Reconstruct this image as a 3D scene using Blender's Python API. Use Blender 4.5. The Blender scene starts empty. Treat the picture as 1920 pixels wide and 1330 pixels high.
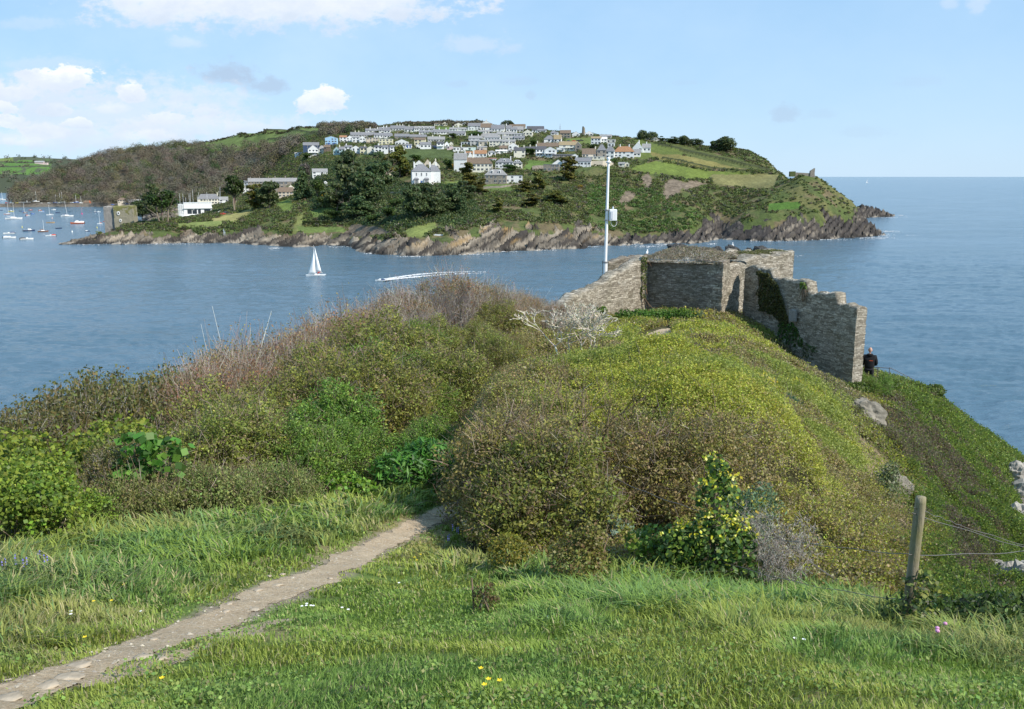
import bpy, bmesh, math, random
import numpy as np
from mathutils import Vector, Matrix
R = math.radians
rng = np.random.default_rng(7)
random.seed(7)
sc = bpy.context.scene
col = sc.collection
# ------------------------------------------------------------------ camera
H = 42.0                      # eye height above the sea
F = 1663.0                    # focal length in pixels of a 1920 px wide frame
PIT = R(11.36)
cp, sp = math.cos(PIT), math.sin(PIT)
cam = bpy.data.cameras.new("camera"); camo = bpy.data.objects.new("camera", cam); col.objects.link(camo)
camo.location = (0, 0, H); camo.rotation_euler = (math.pi/2 - PIT, 0, 0)
cam.sensor_width = 36; cam.lens = 36*F/1920; cam.clip_start = 0.1; cam.clip_end = 120000
sc.camera = camo
# ------------------------------------------------------------------ light
SUN_EL = R(43); SUN_AZ = R(122)         # clockwise from the view direction: behind, to the right
sun = bpy.data.lights.new("sun", 'SUN'); suno = bpy.data.objects.new("sun", sun); col.objects.link(suno)
sun.energy = 4.3; sun.angle = R(0.6); sun.color = (1.0, 0.94, 0.84)
sd = Vector((math.sin(SUN_AZ)*math.cos(SUN_EL), math.cos(SUN_AZ)*math.cos(SUN_EL), math.sin(SUN_EL)))
suno.rotation_euler = sd.to_track_quat('Z', 'Y').to_euler()
sc.view_settings.view_transform = 'Standard'; sc.view_settings.look = 'None'
sc.view_settings.gamma = 1; sc.view_settings.exposure = 0.45
sc.cycles.use_denoising = True
sc.cycles.max_bounces = 5; sc.cycles.diffuse_bounces = 3; sc.cycles.glossy_bounces = 3; sc.cycles.transmission_bounces = 2
sc.render.film_transparent = False
def ray(px, py):
    u = (px-960)/F; v = (py-665)/F
    return u, cp - v*sp, -sp - v*cp
def pt(px, py, Y):                      # photo pixel and forward distance -> world point
    u, a, b = ray(px, py); return Vector((u*Y/a, Y, H + b*Y/a))
def proj(x, y, z):                      # world -> photo pixel
    r = (H - z)/y; v = (r*cp - sp)/(cp + r*sp)
    return 960 + F*(x/y)*(cp - v*sp), 665 + F*v
# ---- world: Nishita sky with clouds
w = bpy.data.worlds.new("World"); sc.world = w; w.use_nodes = True
nt = w.node_tree; N = nt.nodes; L = nt.links; N.clear()
def nd(t, **k):
    n = N.new(t)
    for a, b in k.items(): setattr(n, a, b)
    return n
def mth(op, a, b=None, c=None, clamp=False):
    n = N.new('ShaderNodeMath'); n.operation = op; n.use_clamp = clamp
    for i, x in enumerate((a, b, c)):
        if x is None: continue
        if isinstance(x, (int, float)): n.inputs[i].default_value = x
        else: L.new(x, n.inputs[i])
    return n.outputs[0]
def mixc(f, a, b):
    n = N.new('ShaderNodeMix'); n.data_type = 'RGBA'
    for i, x in ((0, f), (6, a), (7, b)):
        if isinstance(x, (int, float)): n.inputs[i].default_value = x
        elif isinstance(x, tuple): n.inputs[i].default_value = (*x, 1)
        else: L.new(x, n.inputs[i])
    return n.outputs[2]
sky = nd('ShaderNodeTexSky'); sky.sky_type = 'NISHITA'; sky.sun_disc = False
sky.sun_elevation = SUN_EL; sky.sun_rotation = SUN_AZ; sky.altitude = 0; sky.air_density = 1.0; sky.dust_density = 0.3; sky.ozone_density = 2.0
tc = nd('ShaderNodeTexCoord'); sx = nd('ShaderNodeSeparateXYZ'); L.new(tc.outputs['Generated'], sx.inputs[0])
ysafe = mth('MAXIMUM', sx.outputs[1], 0.05)
U = mth('DIVIDE', sx.outputs[0], ysafe); V = mth('DIVIDE', sx.outputs[2], ysafe)
front = mth('GREATER_THAN', sx.outputs[1], 0.06)
cx = nd('ShaderNodeCombineXYZ'); L.new(U, cx.inputs[0]); L.new(mth('MULTIPLY', V, 1.7), cx.inputs[1])
def noise(scale, det=6, rough=.55, vec=None, off=0):
    n = nd('ShaderNodeTexNoise'); n.inputs['Scale'].default_value = scale; n.inputs['Detail'].default_value = det
    n.inputs['Roughness'].default_value = rough
    n.noise_dimensions = '4D'; n.inputs['W'].default_value = off
    L.new(vec or cx.outputs[0], n.inputs['Vector']); return n.outputs['Fac']
n1 = noise(14, 7, .6); n2 = noise(34, 6, .6, off=3.1); n3 = noise(3.2, 6, .6, off=7.7); n4 = noise(85, 5, .6, off=1.3)
edge = mth('ADD', mth('MULTIPLY', mth('SUBTRACT', n1, .5), 1.5), mth('ADD', mth('MULTIPLY', mth('SUBTRACT', n2, .5), 2.0), mth('MULTIPLY', mth('SUBTRACT', n4, .5), 1.1)))
CL = [  # px, py, half width, half height, opacity, whiteness of its lit top
 (520, 5, 340, 62, .95, .6), (300, 15, 120, 48, .8, .6), (700, 8, 190, 42, .8, .5),
 (118, 150, 72, 27, .9, .88), (135, 143, 32, 15, .6, 1.0), (35, 172, 60, 20, .7, .45), (600, 190, 62, 30, .85, .88), (622, 180, 24, 18, .6, 1.0), (245, 178, 30, 22, .9, .9),
 (430, 138, 62, 22, .85, -.5), (510, 162, 50, 20, .75, -.4), (20, 180, 60, 20, .7, .8), (110, 208, 42, 15, .7, .9),
 (310, 222, 48, 16, .75, .75), (380, 212, 34, 10, .6, .7), (80, 252, 52, 15, .7, .75), (15, 230, 40, 22, .8, .85),
 (380, 190, 90, 20, .35, .3), (180, 215, 300, 60, .62, .22), (60, 185, 170, 42, .5, .08), (120, 262, 260, 28, .6, .35), (420, 245, 240, 28, .4, .25), (90, 120, 130, 16, .3, .2), (330, 240, 110, 22, .35, .5),
 (1470, 215, 40, 20, .5, -.35), (890, 88, 70, 18, .4, .1), (995, 180, 13, 10, .35, -.3), (860, 158, 30, 8, .25, -.2), (985, 155, 50, 9, .2, -.2),
 (1835, 15, 26, 26, .35, .45), (1780, 8, 20, 16, .3, .4), (1620, 250, 60, 12, .15, -.2), (1720, 155, 50, 12, .15, -.2), (350, 82, 42, 14, .35, .45),
 (1290, 155, 30, 8, .15, -.2), (1540, 215, 40, 10, .18, -.2), (60, 45, 90, 16, .25, .3), (150, 232, 40, 12, .7, .8), (205, 205, 46, 13, .55, .6), (40, 268, 50, 12, .6, .6), (275, 258, 60, 12, .55, .6), (350, 205, 60, 13, .5, .35), (460, 240, 60, 12, .4, .5), (180, 170, 36, 11, .4, .2), (10, 205, 34, 14, .6, .8)]
zc = mth('MAXIMUM', sx.outputs[2], 0.0)
hz = mth('POWER', mth('SUBTRACT', 1.0, mth('MULTIPLY', zc, 2.2), clamp=True), 2.2)
blue = mixc(hz, (2.1, 4.1, 6.6), (3.75, 5.45, 7.2))
skyc = mixc(.82, sky.outputs[0], blue)          # a clear maritime sky, bluer at the horizon than the model's dust
# a soft pale veil over the blue, thicker to the left and low down
veil = mth('MULTIPLY', mth('SUBTRACT', n3, .35, clamp=True), 1.1, clamp=True)
veil = mth('MULTIPLY', veil, mth('SUBTRACT', .75, mth('MULTIPLY', U, .7), clamp=True))
veil = mth('MULTIPLY', veil, front)
VEILC = (5.6, 6.7, 7.9)
cur = mixc(veil, skyc, VEILC)
for (px, py, hw, hh, op, wh) in CL:
    u, a, b = ray(px, py); u0, v0 = u/a, b/a
    du = mth('MULTIPLY', mth('SUBTRACT', U, u0), F/hw); dv = mth('MULTIPLY', mth('SUBTRACT', V, v0), F/hh)
    dvs = mth('MULTIPLY', dv, mth('SUBTRACT', 1.25, mth('MULTIPLY', mth('GREATER_THAN', dv, 0.0), .35)))
    r = mth('SQRT', mth('ADD', mth('MULTIPLY', du, du), mth('MULTIPLY', dvs, dvs)))
    r = mth('ADD', r, mth('MULTIPLY', edge, 1.05 if wh < .9 else .75))
    m = nd('ShaderNodeMapRange'); m.interpolation_type = 'SMOOTHSTEP'
    L.new(r, m.inputs['Value']); m.inputs['From Min'].default_value = 1.15 if wh < .7 else .98; m.inputs['From Max'].default_value = .4 if wh < .7 else .72
    f = mth('MULTIPLY', mth('MULTIPLY', m.outputs[0], op), front)
    if wh < 0:
        c = mixc(.5, (3.5, 4.5, 5.9), (3.0, 4.0, 5.3))
    else:
        t = mth('MULTIPLY_ADD', dv, .5, .45, clamp=True)
        t = mth('ADD', t, mth('MULTIPLY', mth('SUBTRACT', n2, .5), 1.8), clamp=True)
        c = mixc(t, (4.9, 5.6, 6.6), (5.2+2.6*wh, 5.8+2.0*wh, 6.7+1.2*wh))
    cur = mixc(f, cur, c)
bg = nd('ShaderNodeBackground'); bg.inputs['Strength'].default_value = 0.108
L.new(cur, bg.inputs[0]); wo = nd('ShaderNodeOutputWorld'); L.new(bg.outputs[0], wo.inputs[0])
# ------------------------------------------------------------------ helpers
def tag(o, label=None, cat=None, group=None, kind=None):
    if label: o['label'] = label
    if cat: o['category'] = cat
    if group: o['group'] = group
    if kind: o['kind'] = kind
    return o
def empty(name, loc=(0, 0, 0), rz=0, parent=None):
    o = bpy.data.objects.new(name, None); col.objects.link(o); o.location = loc; o.rotation_euler = (0, 0, rz)
    o.empty_display_size = .2
    if parent: o.parent = parent
    return o
def meshnp(name, V, Fs, mat, parent=None, colr=None, smooth=False, loc=None):
    """V Nx3; Fs list of int arrays (n x 3 / n x 4); colr Nx3 albedo per vertex"""
    me = bpy.data.meshes.new(name); V = np.ascontiguousarray(V, dtype=np.float32)
    Fs = [np.asarray(f, dtype=np.int32) for f in Fs if len(f)]
    tot = sum(f.size for f in Fs); nf = sum(len(f) for f in Fs)
    me.vertices.add(len(V)); me.vertices.foreach_set("co", V.ravel())
    me.loops.add(tot); me.loops.foreach_set("vertex_index", np.concatenate([f.ravel() for f in Fs]))
    me.polygons.add(nf)
    sz = np.concatenate([np.full(len(f), f.shape[1], np.int32) for f in Fs])
    me.polygons.foreach_set("loop_start", np.concatenate([[0], np.cumsum(sz)[:-1]]).astype(np.int32))
    if smooth: me.polygons.foreach_set("use_smooth", np.ones(nf, bool))
    me.update(calc_edges=True)
    if colr is not None:
        a = me.attributes.new("Col", 'FLOAT_COLOR', 'POINT')
        c = np.ones((len(V), 4), np.float32); c[:, :3] = np.clip(colr, 0, 1); a.data.foreach_set("color", c.ravel())
    for m in (mat if isinstance(mat, (list, tuple)) else [mat]): me.materials.append(m)
    o = bpy.data.objects.new(name, me); col.objects.link(o)
    if parent: o.parent = parent
    if loc is not None: o.location = loc
    return o
class MB:
    """collects boxes, bars, prisms into one mesh"""
    def __init__(s): s.v = []; s.f = []
    def add(s, vs, fs):
        k = len(s.v); s.v += [tuple(v) for v in vs]; s.f += [[i+k for i in f] for f in fs]; return s
    def box(s, x0, x1, y0, y1, z0, z1):
        return s.add([(x0,y0,z0),(x1,y0,z0),(x1,y1,z0),(x0,y1,z0),(x0,y0,z1),(x1,y0,z1),(x1,y1,z1),(x0,y1,z1)],
                     [[0,3,2,1],[4,5,6,7],[0,1,5,4],[1,2,6,5],[2,3,7,6],[3,0,4,7]])
    def tube(s, p, q, r0, r1=None, n=8):
        r1 = r0 if r1 is None else r1; p = Vector(p); q = Vector(q); d = (q-p).normalized()
        a = d.orthogonal().normalized(); b = d.cross(a); vs = []
        for c, r in ((p, r0), (q, r1)):
            for i in range(n):
                t = 2*math.pi*i/n; vs.append(c + a*math.cos(t)*r + b*math.sin(t)*r)
        fs = [[i, (i+1) % n, n+(i+1) % n, n+i] for i in range(n)] + [list(range(n))[::-1], list(range(n, 2*n))]
        return s.add(vs, fs)
    def lathe(s, prof, n=12, c=(0, 0, 0)):
        vs = []
        for r, z in prof:
            for i in range(n):
                t = 2*math.pi*i/n; vs.append((c[0]+r*math.cos(t), c[1]+r*math.sin(t), c[2]+z))
        fs = [[j*n+i, j*n+(i+1) % n, (j+1)*n+(i+1) % n, (j+1)*n+i] for j in range(len(prof)-1) for i in range(n)]
        fs += [list(range(n))[::-1], [(len(prof)-1)*n+i for i in range(n)]]
        return s.add(vs, fs)
    def build(s, name, mat, parent=None, smooth=False, bevel=0):
        me = bpy.data.meshes.new(name); me.from_pydata(s.v, [], s.f); me.update()
        me.materials.append(mat)
        if smooth:
            me.polygons.foreach_set("use_smooth", np.ones(len(me.polygons), bool))
        o = bpy.data.objects.new(name, me); col.objects.link(o)
        if parent: o.parent = parent
        if bevel:
            m = o.modifiers.new('b', 'BEVEL'); m.width = bevel; m.segments = 2; m.limit_method = 'ANGLE'
        return o
_tab = np.random.default_rng(99).random((64, 64, 64)).astype(np.float32)
def vnoise(x, y, z=0.0):
    x, y, z = np.broadcast_arrays(np.asarray(x, float), np.asarray(y, float), np.asarray(z, float))
    xi = np.floor(x).astype(int); yi = np.floor(y).astype(int); zi = np.floor(z).astype(int)
    fx = x-xi; fy = y-yi; fz = z-zi
    fx = fx*fx*(3-2*fx); fy = fy*fy*(3-2*fy); fz = fz*fz*(3-2*fz)
    g = lambda a, b, c: _tab[(xi+a) & 63, (yi+b) & 63, (zi+c) & 63]
    l = lambda a, b, t: a+(b-a)*t
    return l(l(l(g(0,0,0), g(1,0,0), fx), l(g(0,1,0), g(1,1,0), fx), fy), l(l(g(0,0,1), g(1,0,1), fx), l(g(0,1,1), g(1,1,1), fx), fy), fz)
def fbm(x, y, z=0.0, o=4, g=.5):
    s = 0; a = 1; t = 0
    x, y, z = np.asarray(x, float), np.asarray(y, float), np.asarray(z, float)
    for i in range(o):
        s = s + a*vnoise(x*2**i+i*7.3, y*2**i+i*3.1, z*2**i+i*5.7); t += a; a *= g
    return s/t
def inpoly(px, py, poly):
    px = np.asarray(px, float); py = np.asarray(py, float); r = np.zeros(px.shape, bool); n = len(poly)
    for i in range(n):
        x0, y0 = poly[i]; x1, y1 = poly[(i+1) % n]
        if y0 == y1: continue
        c = ((y0 > py) != (y1 > py)) & (px < (x1-x0)*(py-y0)/(y1-y0)+x0); r ^= c
    return r
def sstep(a, b, x): t = np.clip((x-a)/(b-a), 0, 1); return t*t*(3-2*t)
def mixa(a, b, t): return a*(1-t[..., None]) + np.asarray(b)*t[..., None]
# ------------------------------------------------------------------ materials
class Mat:
    def __init__(s, name):
        s.m = bpy.data.materials.new(name); s.m.use_nodes = True; s.t = s.m.node_tree; s.N = s.t.nodes; s.L = s.t.links
        s.p = s.N['Principled BSDF']; s.out = s.N['Material Output']
    def n(s, t, **k):
        x = s.N.new(t)
        for a, b in k.items(): setattr(x, a, b)
        return x
    def set(s, inp, v):
        if isinstance(v, bpy.types.NodeSocket): s.L.new(v, inp)
        elif isinstance(v, tuple) and len(v) == 3 and inp.type == 'RGBA': inp.default_value = (*v, 1)
        else: inp.default_value = v
    def noise(s, scale, det=4, vec=None, rough=.55, dist=0):
        x = s.n('ShaderNodeTexNoise'); x.inputs['Scale'].default_value = scale; x.inputs['Detail'].default_value = det
        x.inputs['Roughness'].default_value = rough; x.inputs['Distortion'].default_value = dist
        if vec: s.L.new(vec, x.inputs['Vector'])
        return x.outputs['Fac']
    def obj(s, sc=(1, 1, 1), which='Object'):
        t = s.n('ShaderNodeTexCoord'); m = s.n('ShaderNodeMapping'); m.inputs['Scale'].default_value = sc
        s.L.new(t.outputs[which], m.inputs[0]); return m.outputs[0]
    def ramp(s, f, stops):
        r = s.n('ShaderNodeValToRGB'); e = r.color_ramp.elements
        while len(e) < len(stops): e.new(.5)
        for i, (p, c) in enumerate(stops): e[i].position = p; e[i].color = (*c, 1)
        s.L.new(f, r.inputs[0]); return r.outputs[0]
    def mix(s, f, a, b, mode='MIX'):
        x = s.n('ShaderNodeMix', data_type='RGBA', blend_type=mode)
        for i, v in ((0, f), (6, a), (7, b)): s.set(x.inputs[i], v)
        return x.outputs[2]
    def math(s, op, a, b=0.0, clamp=False):
        x = s.n('ShaderNodeMath', operation=op, use_clamp=clamp); s.set(x.inputs[0], a); s.set(x.inputs[1], b); return x.outputs[0]
    def bump(s, h, st=.5, d=.05, nrm=None):
        b = s.n('ShaderNodeBump'); b.inputs['Strength'].default_value = st; b.inputs['Distance'].default_value = d
        s.L.new(h, b.inputs['Height'])
        if nrm: s.L.new(nrm, b.inputs['Normal'])
        return b.outputs[0]
    def fin(s, base=None, rough=.8, nrm=None, spec=.3, metal=0.0):
        if base is not None: s.set(s.p.inputs['Base Color'], base)
        s.set(s.p.inputs['Roughness'], rough); s.p.inputs['Specular IOR Level'].default_value = spec; s.p.inputs['Metallic'].default_value = metal
        if nrm: s.L.new(nrm, s.p.inputs['Normal'])
        return s.m
def plain(name, c, rough=.7, var=.25, scale=3.0, spec=.3, metal=0.0, bump=0.0):
    m = Mat(name); v = m.obj(); f = m.noise(scale, 5, v)
    c0 = tuple(x*(1-var) for x in c); c1 = tuple(min(1, x*(1+var)) for x in c)
    b = m.ramp(f, [(.3, c0), (.7, c1)])
    nr = m.bump(m.noise(scale*4, 4, v), .4, bump) if bump else None
    return m.fin(b, rough, nr, spec, metal)
def leafmat(name, trans=.3, rough=.5, spec=.35, hv=.03, vv=.25):
    m = Mat(name); a = m.n('ShaderNodeAttribute', attribute_name='Col'); oi = m.n('ShaderNodeObjectInfo')
    hs = m.n('ShaderNodeHueSaturation'); m.L.new(a.outputs['Color'], hs.inputs['Color'])
    m.L.new(m.math('ADD', m.math('MULTIPLY', oi.outputs['Random'], hv), .5-hv/2), hs.inputs['Hue'])
    m.L.new(m.math('ADD', m.math('MULTIPLY', oi.outputs['Random'], vv), 1-vv/2), hs.inputs['Value'])
    m.fin(hs.outputs[0], rough, None, spec)
    tr = m.n('ShaderNodeBsdfTranslucent'); m.L.new(hs.outputs[0], tr.inputs[0])
    mx = m.n('ShaderNodeMixShader'); mx.inputs[0].default_value = trans
    m.L.new(m.p.outputs[0], mx.inputs[1]); m.L.new(tr.outputs[0], mx.inputs[2]); m.L.new(mx.outputs[0], m.out.inputs[0])
    return m.m
M_LEAF = leafmat("leaf", .42); M_GLOSS = leafmat("glossy_leaf", .35, .5, .35); M_TWIG = leafmat("twig", 0, .85, .1, .01, .2)
M_GRASS = leafmat("grass", .35, .55, .25, 0, 0)
M_WHITE = plain("white_paint", (.78, .78, .76), .5, .05)
M_DARK = plain("dark_rubber", (.03, .03, .035), .6)
M_GLASS = plain("window_glass", (.035, .045, .055), .15, .4, 1.5, .6)
# ================================================================== water
def water_mat():
    m = Mat("sea_water"); v = m.obj((1, 1, 1)); 
    big = m.noise(.006, 4, m.obj((.6, 1.6, 1)), .6); mid = m.noise(.03, 4, m.obj((.5, 1.4, 1)), .6)
    w1 = m.noise(.30, 6, m.obj((.55, 1.5, 1)), .62, .4); w2 = m.noise(1.3, 4, m.obj((.7, 1.5, 1)), .6, .3); w3 = m.noise(.075, 3, m.obj((.5, 1.6, 1)), .55)
    h = m.math('ADD', m.math('MULTIPLY', w1, 1.0), m.math('MULTIPLY', w2, .28)); h = m.math('ADD', h, m.math('MULTIPLY', w3, 1.6))
    nr = m.bump(h, 1.0, .6)
    c = m.ramp(big, [(.35, (.066, .122, .163)), (.65, (.086, .148, .198))])
    rg = m.math('ADD', m.math('MULTIPLY', mid, .14), .10)
    m.p.inputs['IOR'].default_value = 1.33
    return m.fin(c, rg, nr, .5)
M_WATER = water_mat()
def sea():
    pxs = np.concatenate([-np.geomspace(60000, 900, 14), np.linspace(-700, -120, 14), np.arange(-110, 2030, 1.8), np.linspace(2040, 2700, 14), np.geomspace(2900, 62000, 14)])
    ds = np.concatenate([np.geomspace(8, 62, 10), 1/np.linspace(1/66, 1/1150, 720), np.geomspace(1180, 75000, 50)])
    A = (pxs-960)/F*1.01; X = A[:, None]*ds[None]; Y = np.broadcast_to(ds[None], X.shape)
    wind = .55+.9*fbm(X/90, Y/160, 3, 3)                                    # rougher and calmer patches
    sw = np.abs(fbm(X/9.0+Y/40, Y/3.6, 2, 2)*2-1); ch = np.abs(fbm(X/3.6, Y/1.6-X/9, 8, 2)*2-1)
    Z = (.50*(.5-sw) + .26*(.5-ch) + (fbm(X/26, Y/13, 5, 2)-.5)*.7)*wind*sstep(1150, 500, Y)*sstep(60, 70, Y)
    inside = (pxs > -110) & (pxs < 2030); Z = Z*inside[:, None]
    calm = sstep(430, 520, Y)*.45; Z = Z*(1-calm)-.02
    n = len(ds); i = (np.arange(len(pxs)-1)[:, None]*n+np.arange(n-1)[None]).ravel()
    o = meshnp("water", np.stack([X, Y, Z], -1).reshape(-1, 3), [np.stack([i, i+n, i+n+1, i+1], 1)], M_WATER, smooth=True); tag(o, kind='structure')
sea()
# ================================================================== far headland: profiles of (py, distance) or ('z', height, distance)
def dsea(py): u, a, b = ray(960, py); return -H*a/b
def zz(v): return ('z', v)
COLS = {
 -300: [(388,1263),(383,1268),(382,1300),('z',-3,1325)],
 0:   [(388,1263),(383,1268),(382,1300),('z',-3,1325)],
 20:  [(388,1263),(383,1268),(382,1300),('z',-3,1325)],
 30:  [(388,1263),(383,1268),(380,1300),(372,1330),(357,1400),('z',-3,1480)],
 75:  [(388,1263),(383,1268),(380,1300),(372,1340),(339,1450),('z',-3,1800)],
 117: [('z',-3,540),(459,0),('z',.6,566),('z',-3,576),('z',-3,1250),(388,1263),(383,1268),(380,1300),(370,1345),(324,1500),('z',10,1900)],
 160: [('z',-3,540),(459,0),(447,575),(448,582),('z',-3,596),('z',-3,1250),(388,1263),(383,1268),(380,1300),(368,1340),(345,1420),(307,1560)],
 200: [('z',-3,540),(458,0),(446,572),(434,600),('z',2,618),('z',-3,640),('z',-3,1250),(388,1263),(383,1268),(380,1300),(365,1340),(340,1420),(294,1600)],
 240: [('z',-3,540),(458,0),(440,575),(424,612),(421,630),('z',-3,672),('z',-3,1180),(388,1230),(384,1235),(382,1300),(365,1340),(335,1430),(287,1620)],
 300: [('z',-3,540),(457,0),(436,580),(420,612),(413,650),('z',3,700),('z',3,1250),(382,1300),(370,1330),(330,1450),(282,1650)],
 350: [('z',-3,540),(456,0),(434,583),(417,615),(410,650),('z',7,700),('z',6,780),('z',5,1150),(374,1300),(352,1360),(316,1470),(275,1690)],
 400: [('z',-3,540),(456,0),(440,581),(420,602),(412,632),(403,662),(398,720),('z',9,800),('z',10,1000),(370,1250),(335,1370),(300,1490),(265,1700)],
 450: [('z',-3,540),(456,0),(440,583),(418,612),(402,656),(388,730),(379,800),(374,950),(366,1120),(345,1260),(315,1400),(282,1530),(251,1650)],
 500: [('z',-3,530),(461,0),(445,568),(425,590),(400,640),(382,720),(370,800),(358,930),(342,1080),(322,1210),(296,1360),(268,1490),(244,1580)],
 560: [('z',-3,520),(464,0),(447,556),(425,578),(400,620),(375,690),(345,790),(318,890),(294,990),(276,1130),(257,1310),(238,1500)],
 608: [('z',-3,520),(460,0),(446,565),(420,590),(390,640),(360,710),(330,780),(300,860),(277,980),(258,1150),(237,1450)],
 650: [('z',-3,520),(462,0),(446,560),(420,583),(390,630),(350,710),(312,800),(287,890),(267,1000),(252,1150),(239,1400)],
 690: [('z',-3,470),(474,0),(463,507),(450,530),(428,552),(398,600),(350,690),(312,790),(284,890),(262,1010),(245,1150),(236,1280)],
 740: [('z',-3,460),(479,0),(460,488),(435,515),(415,545),(390,590),(350,670),(310,775),(282,880),(257,1000),(241,1110),(235,1180)],
 775: [('z',-3,460),(481,0),(458,484),(433,508),(408,545),(385,590),(350,652),(310,765),(281,880),(255,1000),(240,1100),(233,1160)],
 837: [('z',-3,460),(479,0),(452,490),(428,512),(405,548),(380,590),(345,660),(310,765),(280,875),(253,985),(238,1080),(231,1110)],
 900: [('z',-3,460),(474,0),(440,508),(420,532),(385,590),(345,680),(312,765),(281,870),(252,980),(231,1085)],
 958: [('z',-3,470),(471,0),(432,522),(412,545),(380,600),(340,690),(306,780),(275,885),(250,980),(237,1045)],
 1025:[('z',-3,480),(468,0),(432,532),(412,550),(378,605),(338,695),(303,790),(272,885),(252,955),(245,1005)],
 1108:[('z',-3,500),(462,0),(440,560),(405,595),(362,648),(322,725),(292,795),(266,885),(252,960)],
 1192:[('z',-3,520),(458,0),(440,582),(400,622),(355,685),(322,735),(290,800),(270,860),(258,930)],
 1240:[('z',-3,520),(457,0),(440,582),(405,612),(365,665),(325,730),(295,790),(274,850),(264,905)],
 1293:[('z',-3,530),(457,0),(430,590),(405,607),(370,660),(340,710),(312,760),(290,815),(273,885)],
 1330:[('z',-3,540),(451,0),(425,612),(402,640),(372,685),(340,735),(312,775),(292,820),(276,872)],
 1350:[('z',-3,560),(446,0),(408,640),(395,652),(370,688),(340,735),(314,780),(295,820),(274,865)],
 1400:[('z',-3,540),(451,0),(424,608),(400,625),(370,680),(346,730),(322,770),(302,810),(283,848)],
 1440:[('z',-3,540),(453,0),(424,600),(400,618),(370,652),(346,705),(332,760),(318,800),(304,832)],
 1464:[('z',-3,540),(452,0),(420,602),(395,622),(360,660),(340,700),(331,760),(324,810),('z',30,900)],
 1500:[('z',-3,540),(451,0),(408,611),(385,632),(350,660),(324,686),('z',38,720),('z',22,800),('z',-3,900)],
 1537:[('z',-3,540),(449,0),(405,618),(372,645),(331,688),('z',30,730),('z',8,800),('z',-3,850)],
 1565:[('z',-3,560),(447,0),(408,630),(382,652),(354,690),('z',15,740),('z',-3,800)],
 1602:[('z',-3,580),(446,0),(412,640),(397,658),(379,690),('z',12,730),('z',6,800),('z',2,850),(396,900),(387,950),('z',-3,1010)],
 1628:[('z',-3,590),(444,0),(424,646),(416,656),('z',-3,684),('z',-3,900),(408,0),(393,950),(386,965),('z',-3,1010)],
 1648:[('z',-3,600),(442,0),(434,652),('z',-3,664),('z',-3,900),(407,0),(395,955),('z',-3,1000)],
 1675:[('z',-3,600),('z',-3,900),(405,0),(399,965),('z',-3,985)],
 1692:[('z',-3,600),('z',-3,900),('z',-2,975)],
 1800:[('z',-3,600),('z',-3,900)],
}
PXS = np.arange(-300, 1770, 2.0)
DG = np.concatenate([np.arange(468, 700, .9), np.arange(700, 1120, 2.6), np.arange(1120, 2100, 6.5)])
ck = sorted(COLS)
ZC = np.zeros((len(ck), len(DG)))
for i, k in enumerate(ck):
    ds, zs = [440.], [-3.]
    for e in COLS[k]:
        if e[0] == 'z': ds.append(e[2]); zs.append(e[1])
        else:
            d = e[1] or dsea(e[0]); ds.append(d); zs.append(pt(960, e[0], d).z)
    if zs[-1] > 5: ds += [ds[-1]+400, ds[-1]+1200]; zs += [zs[-1]-14, zs[-1]-60]
    ZC[i] = np.interp(DG, ds, zs)
ZF = np.array([[0.]])
ZF = np.stack([np.interp(PXS, ck, ZC[:, j]) for j in range(len(DG))], 1)      # px x d
k = np.exp(-np.linspace(-2, 2, 13)**2); k /= k.sum()
Zp = np.pad(ZF, ((6, 6), (0, 0)), mode='edge'); ZF = sum(k[j]*Zp[j:j+len(PXS)] for j in range(13))
def colX(px, d, z):
    r = (H-z)/d; v = (r*cp - sp)/(cp + r*sp); return (px-960)/F*d/(cp - v*sp), 665+F*v
PXG, DGG = np.meshgrid(PXS, DG, indexing='ij')
XF, PYF = colX(PXG, DGG, ZF)
ZB = ZF.copy()
# how rocky: steep and low
slope = np.gradient(ZF, axis=1)/np.gradient(DG)[None, :]
dz_lateral = np.abs(np.gradient(ZF, axis=0))/(np.abs(np.gradient(XF, axis=0))+1e-6)
ROCKTOP = np.interp(PXS, [100,160,240,330,420,470,500,540,600,690,760,840,900,960,1040,1100,1150,1200,1300,1340,1400,1500,1560,1640,1700],
                         [4, 4, 5, 5, 3.5, 7, 6, 5, 6, 5, 7, 9, 12, 14, 12, 10, 5, 4, 6, 15, 9, 15, 14, 12, 20])[:, None]
nz = fbm(XF/11, DGG/11, 1.7, 4)
near = (DGG < 1120)
rock = near & (ZF > -2.9) & (ZF < ROCKTOP*(.05+1.75*nz))
rock |= near & (PXG > 1610) & (DGG > 880)
# strata: sheets dipping to the left
str_ = ZF*1.5 - XF*.85 + DGG*.12 + (fbm(XF/20, DGG/20, 2, 2)-.5)*8
fr_ = lambda q: q-np.floor(q)
rid = fr_(str_/6.3)**1.5*1.0 + fr_(str_/2.3+.3)**1.3*.45 + np.abs(vnoise(str_/1.1, XF/14, DGG/20)*2-1)*.3
up = sstep(-1.5, 2, ZF)
lump = (fbm(XF/7, DGG/7, 3.3, 4)-.5)
ZF = ZF + np.where(rock, (rid-.6)*4.2*up + lump*4.5*up + (fbm(XF/2.2, DGG/2.2, 13, 3)-.5)*1.8*up, lump*1.8*up*near + (fbm(XF/45, DGG/45, 9, 3)-.5)*4*sstep(5, 25, ZF))
XD = XF + np.where(rock, (fbm(XF/4, DGG/4, ZF/3, 3)-.5)*3.0*up, 0)
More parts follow.
